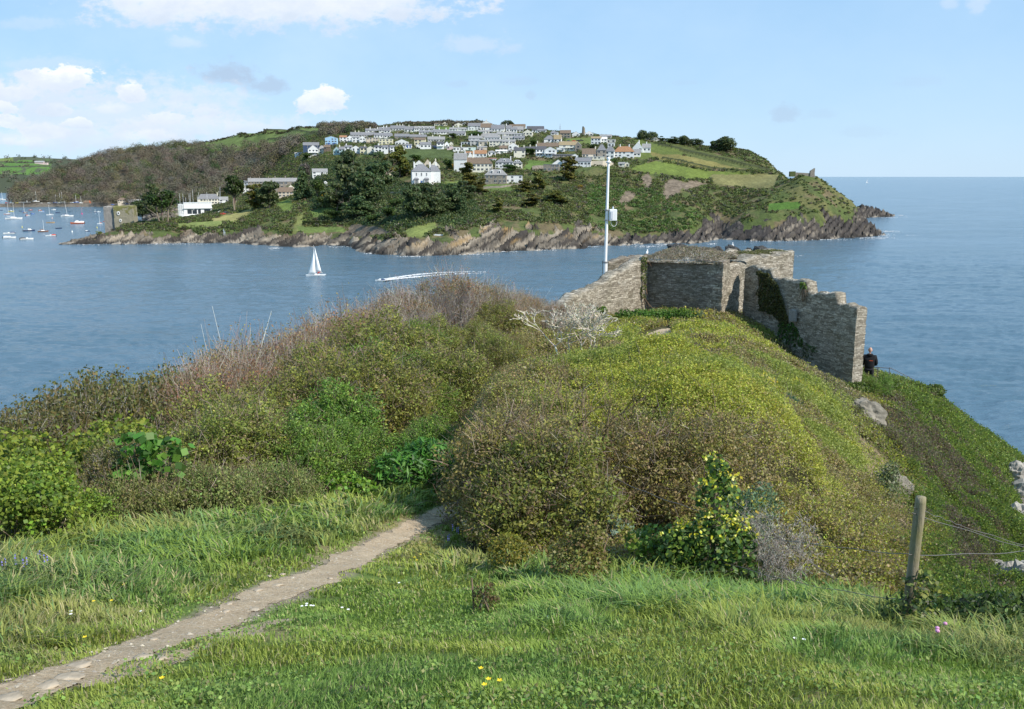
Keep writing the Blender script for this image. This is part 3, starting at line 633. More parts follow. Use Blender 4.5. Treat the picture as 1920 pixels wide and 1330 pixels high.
def shrub(name, label, cat, group, lob, nl, leaf, pal, sticks, twigpal, leafm, seed, fine=0, asp=.55, tipleaf=0, clump=.0, clip=1.0, fl=(.08, .28), fu=.35):
    """thing: an Empty > foliage, branches"""
    r = np.random.default_rng(seed); root = empty(name); tag(root, label, cat, group)
    P0, P1, Ra, Rb, tips = skeleton(**sticks)
    if clip:
        LB = np.array(lob, float); q = (P1[:, None]-LB[None, :, :3])/(LB[None, :, 3:6]*clip); inn = ((q**2).sum(2) < 1).any(1) | (P1[:, 2] < .3); P0, P1, Ra, Rb = P0[inn], P1[inn], Ra[inn], Rb[inn]
        q = (tips[:, None]-LB[None, :, :3])/(LB[None, :, 3:6]*clip*1.05); tips = tips[((q**2).sum(2) < 1).any(1)]
        if not len(tips): tips = P1[-3:]
    if fine:  # short fine twigs through the crown
        q, d, _ = lobes(fine, lob, r, (.5, 1.12)); q0 = q; dd = d*.5+r.normal(size=q.shape)*.5; dd[:, 2] += fu; ln = r.uniform(fl[0], fl[1], (fine, 1))
        P0 = np.concatenate([P0, q0]); P1 = np.concatenate([P1, q0+dd*ln]); Ra = np.concatenate([Ra, np.full(fine, .005)]); Rb = np.concatenate([Rb, np.full(fine, .003)])
        tips = np.concatenate([tips, (q0+dd*ln)])
    V, Fq = tubes(P0, P1, Ra, Rb); C = np.repeat(pick(len(P0), twigpal, r), 6, 0)
    meshnp("branches", V, [Fq], M_TWIG, root, C)
    if nl:
        nc = nl//11; p, d, b = lobes(nc, lob, r); p = np.repeat(p, 11, 0)+np.repeat(d, 11, 0)*r.uniform(-1.6, 1.6, (nc*11, 1))*leaf+r.normal(size=(nc*11, 3))*leaf*1.0; d = np.repeat(d, 11, 0); nl = nc*11; cc = np.repeat(pick(nc, pal, r, .2), 11, 0)*r.uniform(.82, 1.18, (nl, 1))
        if clump: # gather the leaves into sprays so gaps open between them
            kf = fbm(p[:, 0]*3.2, p[:, 1]*3.2, p[:, 2]*3.2, 2); kp = kf > .5-.22*(1-clump)-.02; kp |= r.random(nl) < .25*(1-clump); p = p[kp]; d = d[kp]; cc = cc[kp]
        Vl, Fl, Cl = leaves(p, leaf*r.uniform(.5, 1.35, len(p)), cc, asp, d+np.array([0, 0, .5]), .8, r)
    else: Vl = np.zeros((0, 3)); Fl = np.zeros((0, 4), int); Cl = np.zeros((0, 3))
    if tipleaf:
        tp = np.repeat(tips, tipleaf, 0)+r.normal(size=(len(tips)*tipleaf, 3))*leaf*.9
        V2, F2, C2 = leaves(tp, leaf*r.uniform(.6, 1.3, len(tp)), pick(len(tp), pal, r), asp, None, 1, r); Fl = np.concatenate([Fl, F2+len(Vl)]); Vl = np.concatenate([Vl, V2]); Cl = np.concatenate([Cl, C2])
    meshnp("foliage", Vl, [Fl], leafm, root, Cl)
    return root
def dup(root, loc, rz=0, s=(1, 1, 1), label=None, group=None):
    c = root.copy(); col.objects.link(c); c.location = loc; c.rotation_euler = (0, 0, rz); c.scale = s
    if label: c['label'] = label
    if group: c['group'] = group
    for ch in list(root.children):
        k = ch.copy(); col.objects.link(k); k.parent = c
        for g in ch.children:
            d = g.copy(); col.objects.link(d); d.parent = k
    return c
# ------------------------------------------------------------------ turf and long grass
def grass():
    N_ = 420000; r = rng
    b = np.exp(r.uniform(np.log(2.1+1.5), np.log(19+1.5), N_))-1.5; a = r.uniform(-.85, 1.0, N_); x = a*b; y = b
    z = gz(x, y); P, Q = px_of(x, y, z)
    ok = inpoly(P, Q, LAWN) & (P > -330) & (P < 2800) & (Q < 1440)
    n1 = fbm(x/1.1, y/1.1, 2, 4); n2 = fbm(x/.3, y/.3, 6, 2); n3 = fbm(x/3, y/3, 12, 3)
    pm = path_mask(P, Q) + (fbm(x/.5, y/.5, 3, 4)-.5)*1.3
    d2 = np.hypot((P-330)/190, (Q-1232-(330-P)*.33)/13) + (fbm(x/.3, y/.3, 13, 4)-.5)*1.6
    ok &= (pm > 1.0) | (r.random(N_) < .03); ok &= (d2 > 1.0) | (r.random(N_) < .15)
    ok &= ~((n2 > .60) & (fbm(x/1.2, y/1.2, 71, 3) > .52) & (pm < 3.4) & (r.random(N_) < .85)); ok &= ~((n2 > .64) & (n3 > .52) & (r.random(N_) < .8))
    # how long: short by the track and where people walk, long under the bushes
    edge = np.interp(P, [-100,0,120,260,430,560,700,870,1000,1200,1400,1600,1780,2000], [1045,1045,1020,990,975,950,925,935,1060,1075,1095,1135,1172,1190])
    dist = (Q-edge)/np.interp(P, [-100,400,800,1000,1400,1700,2000], [190,130,60,110,130,60,60])
    long_ = sstep(1.25, .2, dist+(n1-.5)*1.2) * sstep(1.0, 2.6, pm)
    long_ = np.maximum(long_, sstep(.55, .68, n3)*sstep(.5, .6, n1)*np.where(P > 700, .75, .45)*sstep(1.2, 2.4, pm))
    x, y, z, P, Q, n1, n2, n3, long_, pm = [t[ok] for t in (x, y, z, P, Q, n1, n2, n3, long_, pm)]; n = len(x)
    ln = (.028+.025*r.random(n)+.04*n1**2) + long_*(.07+.15*r.random(n))*(.6+.8*n2)
    ln *= np.clip((pm-1)*.6+.45, .35, 1)
    w_ = np.maximum(.0032, .00082*y)*(1+.5*long_)
    th = r.uniform(0, 2*np.pi, n); lean = r.uniform(.15, .95, n)*(.75+.5*long_)
    # tufts lean together
    thf = fbm(x/.5, y/.5, 31, 2)*9; mixw = r.random(n) < .6; th = np.where(mixw, thf+r.normal(size=n)*.5, th)
    dx, dy = np.cos(th), np.sin(th); sx_, sy_ = -dy, dx
    B0 = np.stack([x, y, z-.012], 1); S = np.stack([sx_, sy_, np.zeros(n)], 1)*w_[:, None]
    Mid = B0+np.stack([dx*lean*ln*.35, dy*lean*ln*.35, ln*.62], 1); Tip = B0+np.stack([dx*lean*ln*1.05, dy*lean*ln*1.05, ln*(1-.28*lean)], 1)
    V = np.stack([B0-S, B0+S, Mid+S*.75, Mid-S*.75, Tip], 1).reshape(-1, 3); k = np.arange(n)[:, None]*5
    c = np.zeros((n, 3)); c[:] = (.215, .31, .055)
    c = mixa(c, (.18, .29, .065), sstep(.45, .6, fbm(x/.8, y/.8, 41, 3))); c = mixa(c, (.28, .34, .065), sstep(.48, .62, n1))
    c = mixa(c, (.30, .28, .10), sstep(.54, .72, fbm(x/1.6, y/1.6, 51, 3))*.6)
    dry = r.random(n) < (.07+.14*sstep(.5, .65, n3)); c = np.where(dry[:, None], np.array((.40, .36, .18)), c)
    c = mixa(c, (.16, .27, .09), (r.random(n) < .2*long_).astype(float))
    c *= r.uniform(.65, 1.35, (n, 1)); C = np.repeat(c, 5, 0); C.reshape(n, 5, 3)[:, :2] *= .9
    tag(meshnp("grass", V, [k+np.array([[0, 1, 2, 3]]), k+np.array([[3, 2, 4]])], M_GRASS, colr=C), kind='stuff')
grass()
# ------------------------------------------------------------------ low scrub that clothes the slope as one mass
YG = [(.41,.41,.055,5),(.34,.35,.055,4),(.28,.29,.055,3),(.45,.41,.08,1.2),(.34,.27,.10,1)]
BR = [(.32,.24,.11,3),(.25,.19,.09,3),(.29,.27,.07,3),(.36,.31,.19,1),(.17,.14,.07,1)]
DG_ = [(.15,.20,.045,4),(.22,.28,.05,2.5),(.11,.145,.045,2),(.28,.32,.06,1)]
GY = [(.19,.145,.095,4),(.24,.19,.13,2),(.13,.10,.07,3),(.16,.16,.06,2)]
def dome(x, y):
    q = np.clip(1-((x-1.9)/3.5)**2-((y-15.6)/4.6)**2, 0, 1); return 1.62*q**.5*sstep(-1.3, -.2, x)
def hcov(x, y):
    h = .16+.85*np.clip(fbm(x/1.6, y/1.6, 21, 4)-.28, 0, 1)+.22*fbm(x/.45, y/.45, 25, 2)
    return h*np.interp(y, [8, 11, 16, 45], [.35, .8, 1.0, .9])*np.interp(y, [30, 38, 41], [1, .62, .35])+dome(x, y)
def cover():
    r = rng; N_ = 1850000
    Y = np.sqrt(r.uniform(8.5**2, 56**2, N_)); keepw = np.minimum(1, 30/Y*1.0); a = r.uniform(-.15, .85, N_); x = a*Y; y = Y
    z = gz(x, y); P, Q = px_of(x, y, z)
    # photo-side density: a leaf is never finer than the eye could tell
    s = np.maximum(.032, .0021*y); dens = np.minimum(1, (1.35+1.2*(dome(x, y) > .2))/(s**2*.36)/7* (N_/(.5*1.0*(56**2-8.5**2))))
    ok = (r.random(N_) < dens) & ~inpoly(P, Q, LAWN) & (P > 840) & (P < 2500)
    hedge = (P < 1050) & (Q < 900) & (y > 15) & (P < 960)
    ok &= ~(hedge & (y > 18.5)); ok &= ~((((x-1.35)/.85)**2+((y-11.2)/1.45)**2+(fbm(x/.3, y/.3, 55, 2)-.5)*.8) < 1)
    n0 = fbm(x/2.4, y/2.4, 61, 4); n1 = fbm(x/.9, y/.9, 64, 3)
    ok &= ~((fbm(x/.7, y/.7, 71, 2) > .63) & (r.random(N_) < .75))
    wr = inpoly(P+(n1-.5)*60, Q+(n0-.5)*60, [(1835,1085),(1880,1110),(1960,1080),(1960,1180),(1870,1165)]) | inpoly(P+(n1-.5)*30, Q, [(1892,880),(1940,850),(1960,1060),(1905,1030)])
    earth = inpoly(P+(n1-.5)*50, Q, [(1570,790),(1600,790),(1700,900),(1730,1060),(1690,1060),(1620,930)])
    ok &= ~wr & ~(earth & (r.random(N_) < .93)); P = P + (n1-.5)*0
    pathbit = inpoly(P, Q, [(1180,650),(1200,622),(1262,606),(1272,632),(1246,662),(1205,676)]); ok &= ~pathbit
    x, y, z, P, Q, s, n0, n1, earth = [t[ok] for t in (x, y, z, P, Q, s, n0, n1, earth)]; n = len(x); print('cover sprays', n)
    h = hcov(x, y)*np.interp(P, [1600, 1750], [1, 1.7])
    zz_ = z+h-r.random(n)**2.2*np.minimum(.56*h, .45)+np.maximum(0, fbm(x/.25, y/.25, 33, 2)-.55)*.5
    gx_ = -(hcov(x+.1, y)-h)/.1 - (gz(x+.1, y)-z)/.1; gy_ = -(hcov(x, y+.1)-h)/.1 - (gz(x, y+.1)-z)/.1
    nrm = np.stack([gx_, gy_, np.ones(n)], 1)
    cYG, cBR, cDG, cGY = pick(n, YG, jit=.13), pick(n, BR, jit=.15), pick(n, DG_, jit=.15), pick(n, GY, jit=.15)
    cYG = mixa(cYG, (.23, .27, .06), sstep(.5, .6, fbm(x/1.7, y/1.7, 97, 3))*.7)
    c = cYG.copy()
    br = sstep(.53, .58, n0)*.85
    dm = dome(x, y); nb_ = fbm(x/1.1, y/1.1, 88, 3); br = np.where(dm > .15, np.maximum(sstep(13.6+(nb_-.5)*3, 11.6, y)*.85, sstep(1.2, .1, x+(nb_-.5)*3)*.85), br)
    br = np.maximum(br, sstep(980, 900, P)*.8); br = np.maximum(br, sstep(30, 46, y)*sstep(.38, .5, n1)*(P < 1650)*.75)
    br = np.maximum(br, sstep(1120, 1030, 1.0*P)*sstep(20, 28, y)*.85)
    br = np.maximum(br, .75*sstep(1080, 1000, 9999-0*Q)) if False else br
    br = np.maximum(br, sstep(900, 1010, Q)*(P > 1430)*.65)
    m_ = r.random(n) < br; c = np.where(m_[:, None], cBR, c)
    right = sstep(1600, 1700, P-(n0-.5)*120 - (Q-760)*.25)
    m_ = r.random(n) < right; c = np.where(m_[:, None], cDG, c)
    j1 = (fbm(x/1.5, y/1.5, 101, 4)-.5)*260; j2 = (fbm(x/1.5, y/1.5, 105, 4)-.5)*260
    gr = inpoly(P+j1, Q+j2, [(1640,740),(1720,760),(1800,860),(1870,960),(1800,990),(1700,880),(1640,800)]) | inpoly(P+j1*.8, Q+j2*.8, [(1730,980),(1800,1010),(1870,1140),(1760,1140)])
    gr |= inpoly(P+(n1-.5)*20, Q+(n0-.5)*20, [(1200,640),(1250,655),(1340,690),(1330,700),(1230,672),(1180,660)])
    m_ = gr & (r.random(n) < .78); c = np.where(m_[:, None], cGY, c)
    gr2 = inpoly(P, Q, [(1330,600),(1440,590),(1560,690),(1700,900),(1640,900),(1540,760),(1440,640),(1380,600)])
    m_ = gr2 & (r.random(n) < .45*sstep(.4, .6, n1)+.15); c = np.where(m_[:, None], pick(n, [(.19,.16,.09,2),(.24,.20,.12,1),(.13,.14,.05,1)]), c)
    K = 7; nk = n*K; cl = np.repeat(np.stack([x, y, zz_], 1), K, 0)+r.normal(size=(nk, 3))*np.repeat(s, K)[:, None]*np.array([1.4, 1.4, 1.0])
    V, Fq, C = leaves(cl, np.repeat(s, K)*r.uniform(.5, 1.4, nk), np.repeat(c, K, 0)*r.uniform(.82, 1.2, (nk, 1)), .72, np.repeat(nrm, K, 0), .8)
    # thin dead sticks through it
    k = r.choice(n, 26000, replace=False); p0 = np.stack([x[k], y[k], zz_[k]-.1], 1); dd = r.normal(size=(len(k), 3))*.6; dd[:, 2] = np.abs(dd[:, 2])+.6
    p1 = p0+dd*r.uniform(.10, .30, (len(k), 1)); rad = np.maximum(.004, .00028*y[k])
    V2, F2 = tubes(p0, p1, rad, rad*.5); C2 = np.repeat(pick(len(k), [(.20,.17,.13,2),(.12,.09,.06,2),(.30,.27,.23,1)]), 6, 0)
    tag(meshnp("scrub_cover", np.concatenate([V, V2]), [Fq, F2+len(V)], M_LEAF, colr=np.concatenate([C, C2])), kind='stuff')
cover()
# ------------------------------------------------------------------ shrub kinds
def st(seed, n=7, h=1.5, sp=.5, r0=.03, gens=4, **k):
    r = np.random.default_rng(seed); a = r.uniform(0, 6.28, n); rad = r.uniform(.1, .5, n)
    return dict(starts=np.stack([rad*np.cos(a), rad*np.sin(a), np.full(n, -.3)], 1), dirs=np.stack([np.cos(a)*sp, np.sin(a)*sp, np.ones(n)], 1), length=h*.30, r0=r0, gens=gens, seed=seed, **k)
TW_GREY = [(.38,.34,.30,3),(.27,.23,.20,2),(.48,.44,.39,1)]
TW_RED = [(.31,.245,.20,3),(.24,.17,.13,2),(.38,.33,.28,1.2)]
TW_BR = [(.23,.17,.12,3),(.16,.12,.085,2),(.34,.29,.23,1)]
RUSSET = [(.36,.20,.09,3),(.28,.15,.08,2),(.33,.26,.08,2),(.20,.20,.06,1)]
LB1 = [(0,0,1.0,1.05,1.0,.85),(.6,.2,.8,.8,.8,.7),(-.6,-.1,.75,.8,.8,.65),(.1,-.55,.7,.8,.7,.6),(0,.1,1.5,.6,.6,.5),(-.4,.3,1.35,.5,.5,.45)]
LB2 = [(0,0,.8,1.2,1.1,.75),(.7,-.3,.6,.8,.8,.6),(-.7,-.2,.65,.8,.7,.6),(.3,-.5,1.0,.6,.6,.5),(-.4,.2,1.15,.6,.6,.5)]
def LBr(seed, n):
    r = np.random.default_rng(seed); L_ = [(0, 0, .75, .95, .9, .7)]
    for i in range(n): a = r.uniform(0, 6.28); q = r.uniform(.3, 1.0); s = r.uniform(.24, .55); L_.append((math.cos(a)*q, math.sin(a)*q*.9, r.uniform(.35, 1.65)*(1.15-.45*q), s*1.15, s*1.1, s))
    return L_
G_HEDGE = "shrubs of the thicket between path and water"
KIND = {}
def mk(key, *a, **k): KIND[key] = [a, k, None, 0]
mk('russet', "russet_shrub", "bare grey stemmed shrub with russet buds along the top of the thicket", "shrub", G_HEDGE, LB1, 900, .055, RUSSET, st(11, 12, 2.6, .42, .020, 5, up=.42, kids=3, spread=.42, wob=.10), TW_RED, M_LEAF, 21, fine=900, tipleaf=1, clump=.3, clip=1.22, fl=(.12, .36), fu=.7)
mk('russet2', "russet_shrub", "bare grey stemmed shrub with russet buds along the top of the thicket", "shrub", G_HEDGE, LB1, 600, .050, RUSSET+[(.17,.17,.05,2)], st(12, 14, 2.8, .35, .018, 5, up=.5, kids=3, spread=.36, wob=.09), TW_GREY, M_LEAF, 22, fine=1000, tipleaf=1, clump=.3, clip=1.22, fl=(.12, .38), fu=.8)
mk('elder', "elder_shrub", "loose shrub of dull olive brown leaves on pale stems against the blue water at left", "shrub", G_HEDGE, LB1, 4200, .07, [(.14,.13,.045,3),(.20,.155,.06,2),(.12,.14,.04,2),(.24,.23,.06,1)], st(13, 8, 3.0, .4, .028, 4, up=.35, wob=.12), TW_GREY, M_LEAF, 23, fine=500, tipleaf=6, clump=.8, clip=1.3)
mk('green', "green_shrub", "dense fresh green leafy shrub in the middle of the thicket beside the path", "shrub", G_HEDGE, LBr(1, 13), 24000, .062, [(.13,.215,.035,4),(.18,.28,.04,3),(.25,.34,.055,1.4),(.09,.15,.03,2)], st(14, 8, 2, .5, .03), TW_BR, M_GLOSS, 24, fine=500, clump=.6)
mk('olive', "olive_shrub", "olive green small leaved shrub threaded with brown twigs in the thicket", "shrub", G_HEDGE, LBr(2, 12), 26000, .056, [(.25,.27,.055,4),(.19,.21,.05,3),(.32,.33,.065,2),(.24,.19,.10,1.4)], st(15, 10, 1.9, .5, .022, 5), TW_BR, M_LEAF, 25, fine=1100, clump=.35)
mk('brown', "brown_shrub", "brown twiggy shrub sprinkled with tiny tan and olive leaves", "shrub", "twiggy shrubs of the big bush by the path", LBr(3, 12), 27000, .044, [(.36,.295,.125,3),(.29,.25,.09,3),(.33,.33,.07,3.5),(.21,.18,.08,1.3)], st(16, 12, 1.9, .6, .018, 5, wob=.2), TW_BR, M_LEAF, 26, fine=900, clump=.3, clip=.86)
mk('yellow', "yellow_green_shrub", "yellow green fine leaved shrub on the rounded top of the big bush", "shrub", "twiggy shrubs of the big bush by the path", LB2, 27000, .046, YG, st(17, 8, 1.8, .5, .02), TW_BR, M_LEAF, 27, fine=500, clump=.35)
mk('maple', "sycamore_shrub", "young sycamore shrub with broad bright yellow green leaves at the left edge", "shrub", G_HEDGE, LB2, 7000, .085, [(.21,.29,.035,4),(.15,.22,.033,3),(.28,.33,.045,1.5),(.11,.15,.03,1.5)], st(18, 7, 1.9, .4, .022, 4, up=.3), TW_BR, M_LEAF, 28, asp=.9, tipleaf=3, clump=.7)
mk('bramble', "bramble_patch", "low tangled bramble of dull olive leaves along the edge of the long grass", "bramble", "brambles along the edge of the grass", [(0,0,.25,1.3,.8,.42),(.8,.1,.2,.8,.6,.38),(-.8,0,.2,.8,.6,.36)], 12000, .05, [(.27,.29,.09,4),(.20,.22,.075,3),(.30,.27,.14,1),(.19,.26,.065,2)], st(19, 14, 1.1, 1.3, .008, 4, up=-.1), TW_BR, M_LEAF, 29, fine=350, clump=.3)
def place(key, x, y, s, sz=1.0, z=None, rz=None, label=None, group=None):
    e = KIND[key]; zt = gz(x, y)+0 if z is None else z; rz = random.uniform(0, 6.28) if rz is None else rz
    if e[2] is None:
        e[2] = shrub(*e[0], **e[1]); o = e[2]; o.location = (x, y, zt); o.rotation_euler = (0, 0, rz); o.scale = (s, s, s*sz)
        if label: o['label'] = label
        if group: o['group'] = group
        e[3] = [e[0][1], e[0][3]]; return o
    o = dup(e[2], (x, y, zt), rz, (s, s, s*sz), label or e[3][0], group or e[3][1]); return o
def sil(px): return np.interp(px, [-100,0,60,130,160,200,230,300,350,400,450,520,600,640,720,780,850,900,960,1000,1060], [812,800,785,745,725,700,688,700,718,700,672,640,600,592,578,565,548,538,548,565,585])
def hedge():
    rows = 0
    for Y in np.concatenate([np.arange(8.6, 16, 1.5), np.arange(16.3, 44, 1.9)]):
        step = 1.5 if Y < 16 else 1.95
        x = -.72*Y + random.uniform(0, 1)
        while x < .12*Y:
            xx = x+random.uniform(-.35, .35); yy = Y+random.uniform(-.4, .4); x += step
            z = float(gz(xx, yy)); P, Q = [float(t) for t in px_of(xx, yy, z)]
            if P < -70: continue
            edge = np.interp(P, [-70,0,120,260,430,560,700,830,870,1060], [1040,1035,1008,978,962,936,912,885,905,1060])
            crestY = np.interp(P, [-70,0,200,400,700,900,1060], [13.5,14.3,18,22.5,32.5,39,43])
            if Q > edge-8 or yy > crestY+.6: continue
            if P > 850 and yy < 21: continue
            if P > 985 and yy < 30: continue
            if P > 1075: continue
            front = near_at(P, edge, 5).y; t = (yy-front)/max(crestY-front, 1)
            hc = float((H + ray(P, sil(P))[2]/ray(P, sil(P))[1]*crestY) - gz(ray(P, 665)[0]*crestY, crestY)) # height needed at the crest
            hgt = np.interp(t, [0, .25, .6, 1], [1.0, 1.7, 1.9, max(hc, 1.2)])*random.uniform(.72, 1.16)
            if P < 300: hgt *= np.interp(P, [0, 200, 300], [.62, .7, .95])
            if P > 850: hgt *= .62 if yy < 34 else .8
            top = px_of(xx, yy, z+hgt)[1]
            u = random.random()
            if t > .62 and P > 340: key = random.choice(['russet', 'russet2', 'russet2'])
            elif P < 345 and t > (.6 if P < 240 else .35): key = 'elder' if u < .85 else 'olive'
            elif P < 420 and t <= (.6 if P < 240 else .35): key = 'maple' if u < (.85 if P < 240 else .45) else ('elder' if u < .75 else 'olive')
            elif P < 560: key = 'olive' if u < .75 else ('brown' if u < .85 else 'green')
            elif P < 870 and t <= .72: key = 'green' if (u < .72 or t < .2) else 'olive'
            else: key = 'olive' if u < .6 else 'brown'
            if P < 60 and t < .5: key = 'maple'
            s = hgt/(2.0 if key in ('russet', 'russet2', 'elder', 'green') else 1.65); s = min(max(s, .5), 1.35)
            if key in ('russet', 'russet2') and hgt > 1: s *= 1.0
            band = ["at the far left edge","left of the sycamore sapling","above the sycamore sapling","above the bend of the path","left of the path mouth","behind the path mouth","towards the castle wall"][int(np.searchsorted([110, 250, 420, 600, 760, 900], P))]
            row = "front" if t < .3 else ("middle" if t < .66 else "back")
            lab = {'russet': "bare shrub with russet buds", 'russet2': "bare shrub with russet buds", 'elder': "loose olive brown shrub on pale stems", 'green': "fresh green leafy shrub", 'olive': "olive green twiggy shrub", 'brown': "brown twiggy shrub", 'maple': "broad leaved yellow green shrub"}[key]
            place(key, xx, yy, s*random.uniform(.95, 1.1), hgt/(2.0 if key in ('russet', 'russet2', 'elder', 'green') else 1.65)/s, label=f"{lab}, {row} of the thicket, {band}")
            rows += 1
    for off, st_ in ((.6, 42), (2.6, 60)):
        P = 335
        while P < 1030:
            cy = np.interp(P, [200,400,700,900,1060], [18,22.5,32.5,39,43])-off; X_ = (P-960)/F*cy; hc = float(H + ray(P, sil(P))[2]/ray(P, sil(P))[1]*cy - gz(X_, cy)); hc = min(max(hc, .9), 2.6)*random.uniform(.86, 1.1)
            place(random.choice(['russet', 'russet2']), X_, cy, min(max(hc/1.9, .5), 1.3), label="bare shrub with russet buds on the skyline of the thicket" if off < 1 else "bare shrub with russet buds just inside the thicket's skyline"); P += st_*random.uniform(.8, 1.2)
    print("hedge shrubs", rows)
hedge()
for px_, yy_, s_ in [(120,15,1.0),(150,15.6,1.1),(175,16.2,1.15),(205,17,1.2),(255,18.2,1.1),(300,19,1.05),(335,20,1.0),(20,13.5,.8),(60,14,.85)]:
    X_ = ray(px_, 760)[0]*yy_/ray(px_, 760)[1]; place('elder', X_, yy_, s_*.9, 1.3, label="tall open shrub with pale stems rising against the water, " + str({120:'leftmost of the tall ones',150:'second tall one',175:'third tall one',205:'middle tall one',255:'right of the middle tall one',300:'second from the right',335:'rightmost of the tall ones',20:'at the left edge',60:'near the left edge'}[px_]))
for px_, yy_ in [(940,30.5),(925,27),(1640,38.9),(1665,39.2)]:
    X_ = (px_-960)/F*yy_; place('olive' if px_ < 1000 else 'green', X_, yy_, .8 if px_ < 1000 else .62, label={940:"olive shrub behind the left branches of the pale bare tree",925:"olive shrub left of the pale bare tree",1640:"green shrub hiding the legs of the man",1665:"green shrub beside the railing, right of the man"}[px_])
for px, py in [(75,1012),(135,992),(185,990),(262,972),(318,968),(360,955),(440,950),(20,1022),(510,938),(560,935)]:
    g = near_at(px, py+random.uniform(-6, 10), 5); place('bramble' if px > 140 else 'maple', g.x, g.y+.2, random.uniform(.36, .7)*(1 if px > 140 else .75), random.uniform(1.1, 1.7) if px > 140 else 1, rz=random.uniform(0, 6), label=None if px > 140 else {75:"low leafy sycamore growth above the bluebells",135:"low leafy sycamore growth left of the brambles",20:"low leafy sycamore growth at the left edge"}[px])
GB_ = "twiggy shrubs of the big bush by the path"
def bigbush():
    n = 0
    for Y, hgt in ((9.9, .95), (10.8, 1.45), (11.8, 1.8), (12.9, 1.8), (14.3, 1.55)):
        x = -.06*Y
        while x < .36*Y:
            xx = x+random.uniform(-.25, .25); yy = Y+random.uniform(-.25, .25); x += 1.0 if Y < 13 else 1.2
            z = float(gz(xx, yy)); P, Q = [float(t) for t in px_of(xx, yy, z)]
            lim = np.interp(yy, [9.5, 11, 14, 18, 21], [1250, 1300, 1330, 1330, 1330]); lo = np.interp(yy, [9.5, 12, 14], [985, 975, 970])
            if P < lo or P > lim or inpoly(P, Q+10, LAWN): continue
            if yy < 13.1 and 1060 < P < 1245: continue
            if yy < 11.4 and 1180 < P < 1330: continue
            k = hgt*np.interp(P, [880, 980, 1150, 1300, 1400, 1480], [.85, 1, 1, .78, .55, .4])
            u = random.random()
            if yy > 13.6: key = 'yellow' if u < .8 or P > 1150 else 'brown'
            elif P < 1100 and yy < 11.6: key = 'olive' if P > 960 and u < .7 else 'brown'
            elif P > 1230: key = 'yellow' if (u < .6 and yy > 12) else 'brown'
            else: key = 'brown' if u < .8 else 'olive'
            place(key, xx, yy, min(max(k/1.65, .42), 1.25), min(1.3, k/1.65/min(max(k/1.65, .42), 1.25)), group=GB_,
                  label={'yellow': "yellow green fine leaved shrub on the rounded top of the big bush", 'brown': "brown twiggy shrub in the face of the big bush right of the path", 'olive': "olive yellow leaved shrub low in the big bush right of the path"}[key]); n += 1
    print("bush", n)
bigbush()
def single(name, label, cat, P0, P1, Ra, Rb, pal, seed, parent=None):
    V, Fq = tubes(P0, P1, Ra, Rb, 5); C = np.repeat(pick(len(P0), pal, np.random.default_rng(seed)), 10, 0)
    return meshnp(name, V, [Fq], M_TWIG, parent, C)
# trunk seen in the hollow of the big bush
def hollow_trunk():
    g = near_at(1140, 985, 8); g = Vector((g.x, 12.4, float(gz(g.x, 12.4)))); X = ray(1135, 900)[0]*12.4
    P0, P1, Ra, Rb, tips = skeleton([(0, 0, -.3)], [(-.12, .1, 1)], 1.2, .055, gens=5, kids=3, spread=.55, up=.15, seed=5)
    t = empty("shrub_trunk", (X, 12.4, float(gz(X, 12.4)))); tag(t, "crooked brown trunk standing in the dark hollow of the big bush", "tree trunk")
    single("trunk", None, None, P0, P1, Ra, Rb, [(.17,.12,.075,1),(.22,.17,.11,1)], 3, t)
hollow_trunk()
def pale_tree():
    g = near_at(1062, 700, 18); y = 25.0; x = ray(1065, 690)[0]*y
    t = empty("bare_tree", (x, y, float(gz(x, y))+.75)); tag(t, "leafless pale grey tree with wind swept branches above the big bush", "bare tree")
    P0, P1, Ra, Rb, tips = skeleton([(0, 0, -.2), (.2, .1, -.2), (.5, 0, -.2), (.8, .1, -.2)], [(-.5, 0, 1), (-.3, .1, 1), (-.1, -.1, 1), (-.1, .1, 1)], .8, .05, gens=6, kids=2, spread=.5, up=.22, seed=8, shrink=.72, wob=.16)
    P0[:, 2] *= .8; P1[:, 2] *= .8; P0[:, 0] *= 1.2; P1[:, 0] *= 1.2
    single("branches", None, None, P0, P1, np.maximum(Ra*.75, .010), np.maximum(Rb*.75, .009), [(.48,.43,.34,2),(.38,.33,.26,1),(.56,.51,.42,1)], 3, t)
pale_tree()
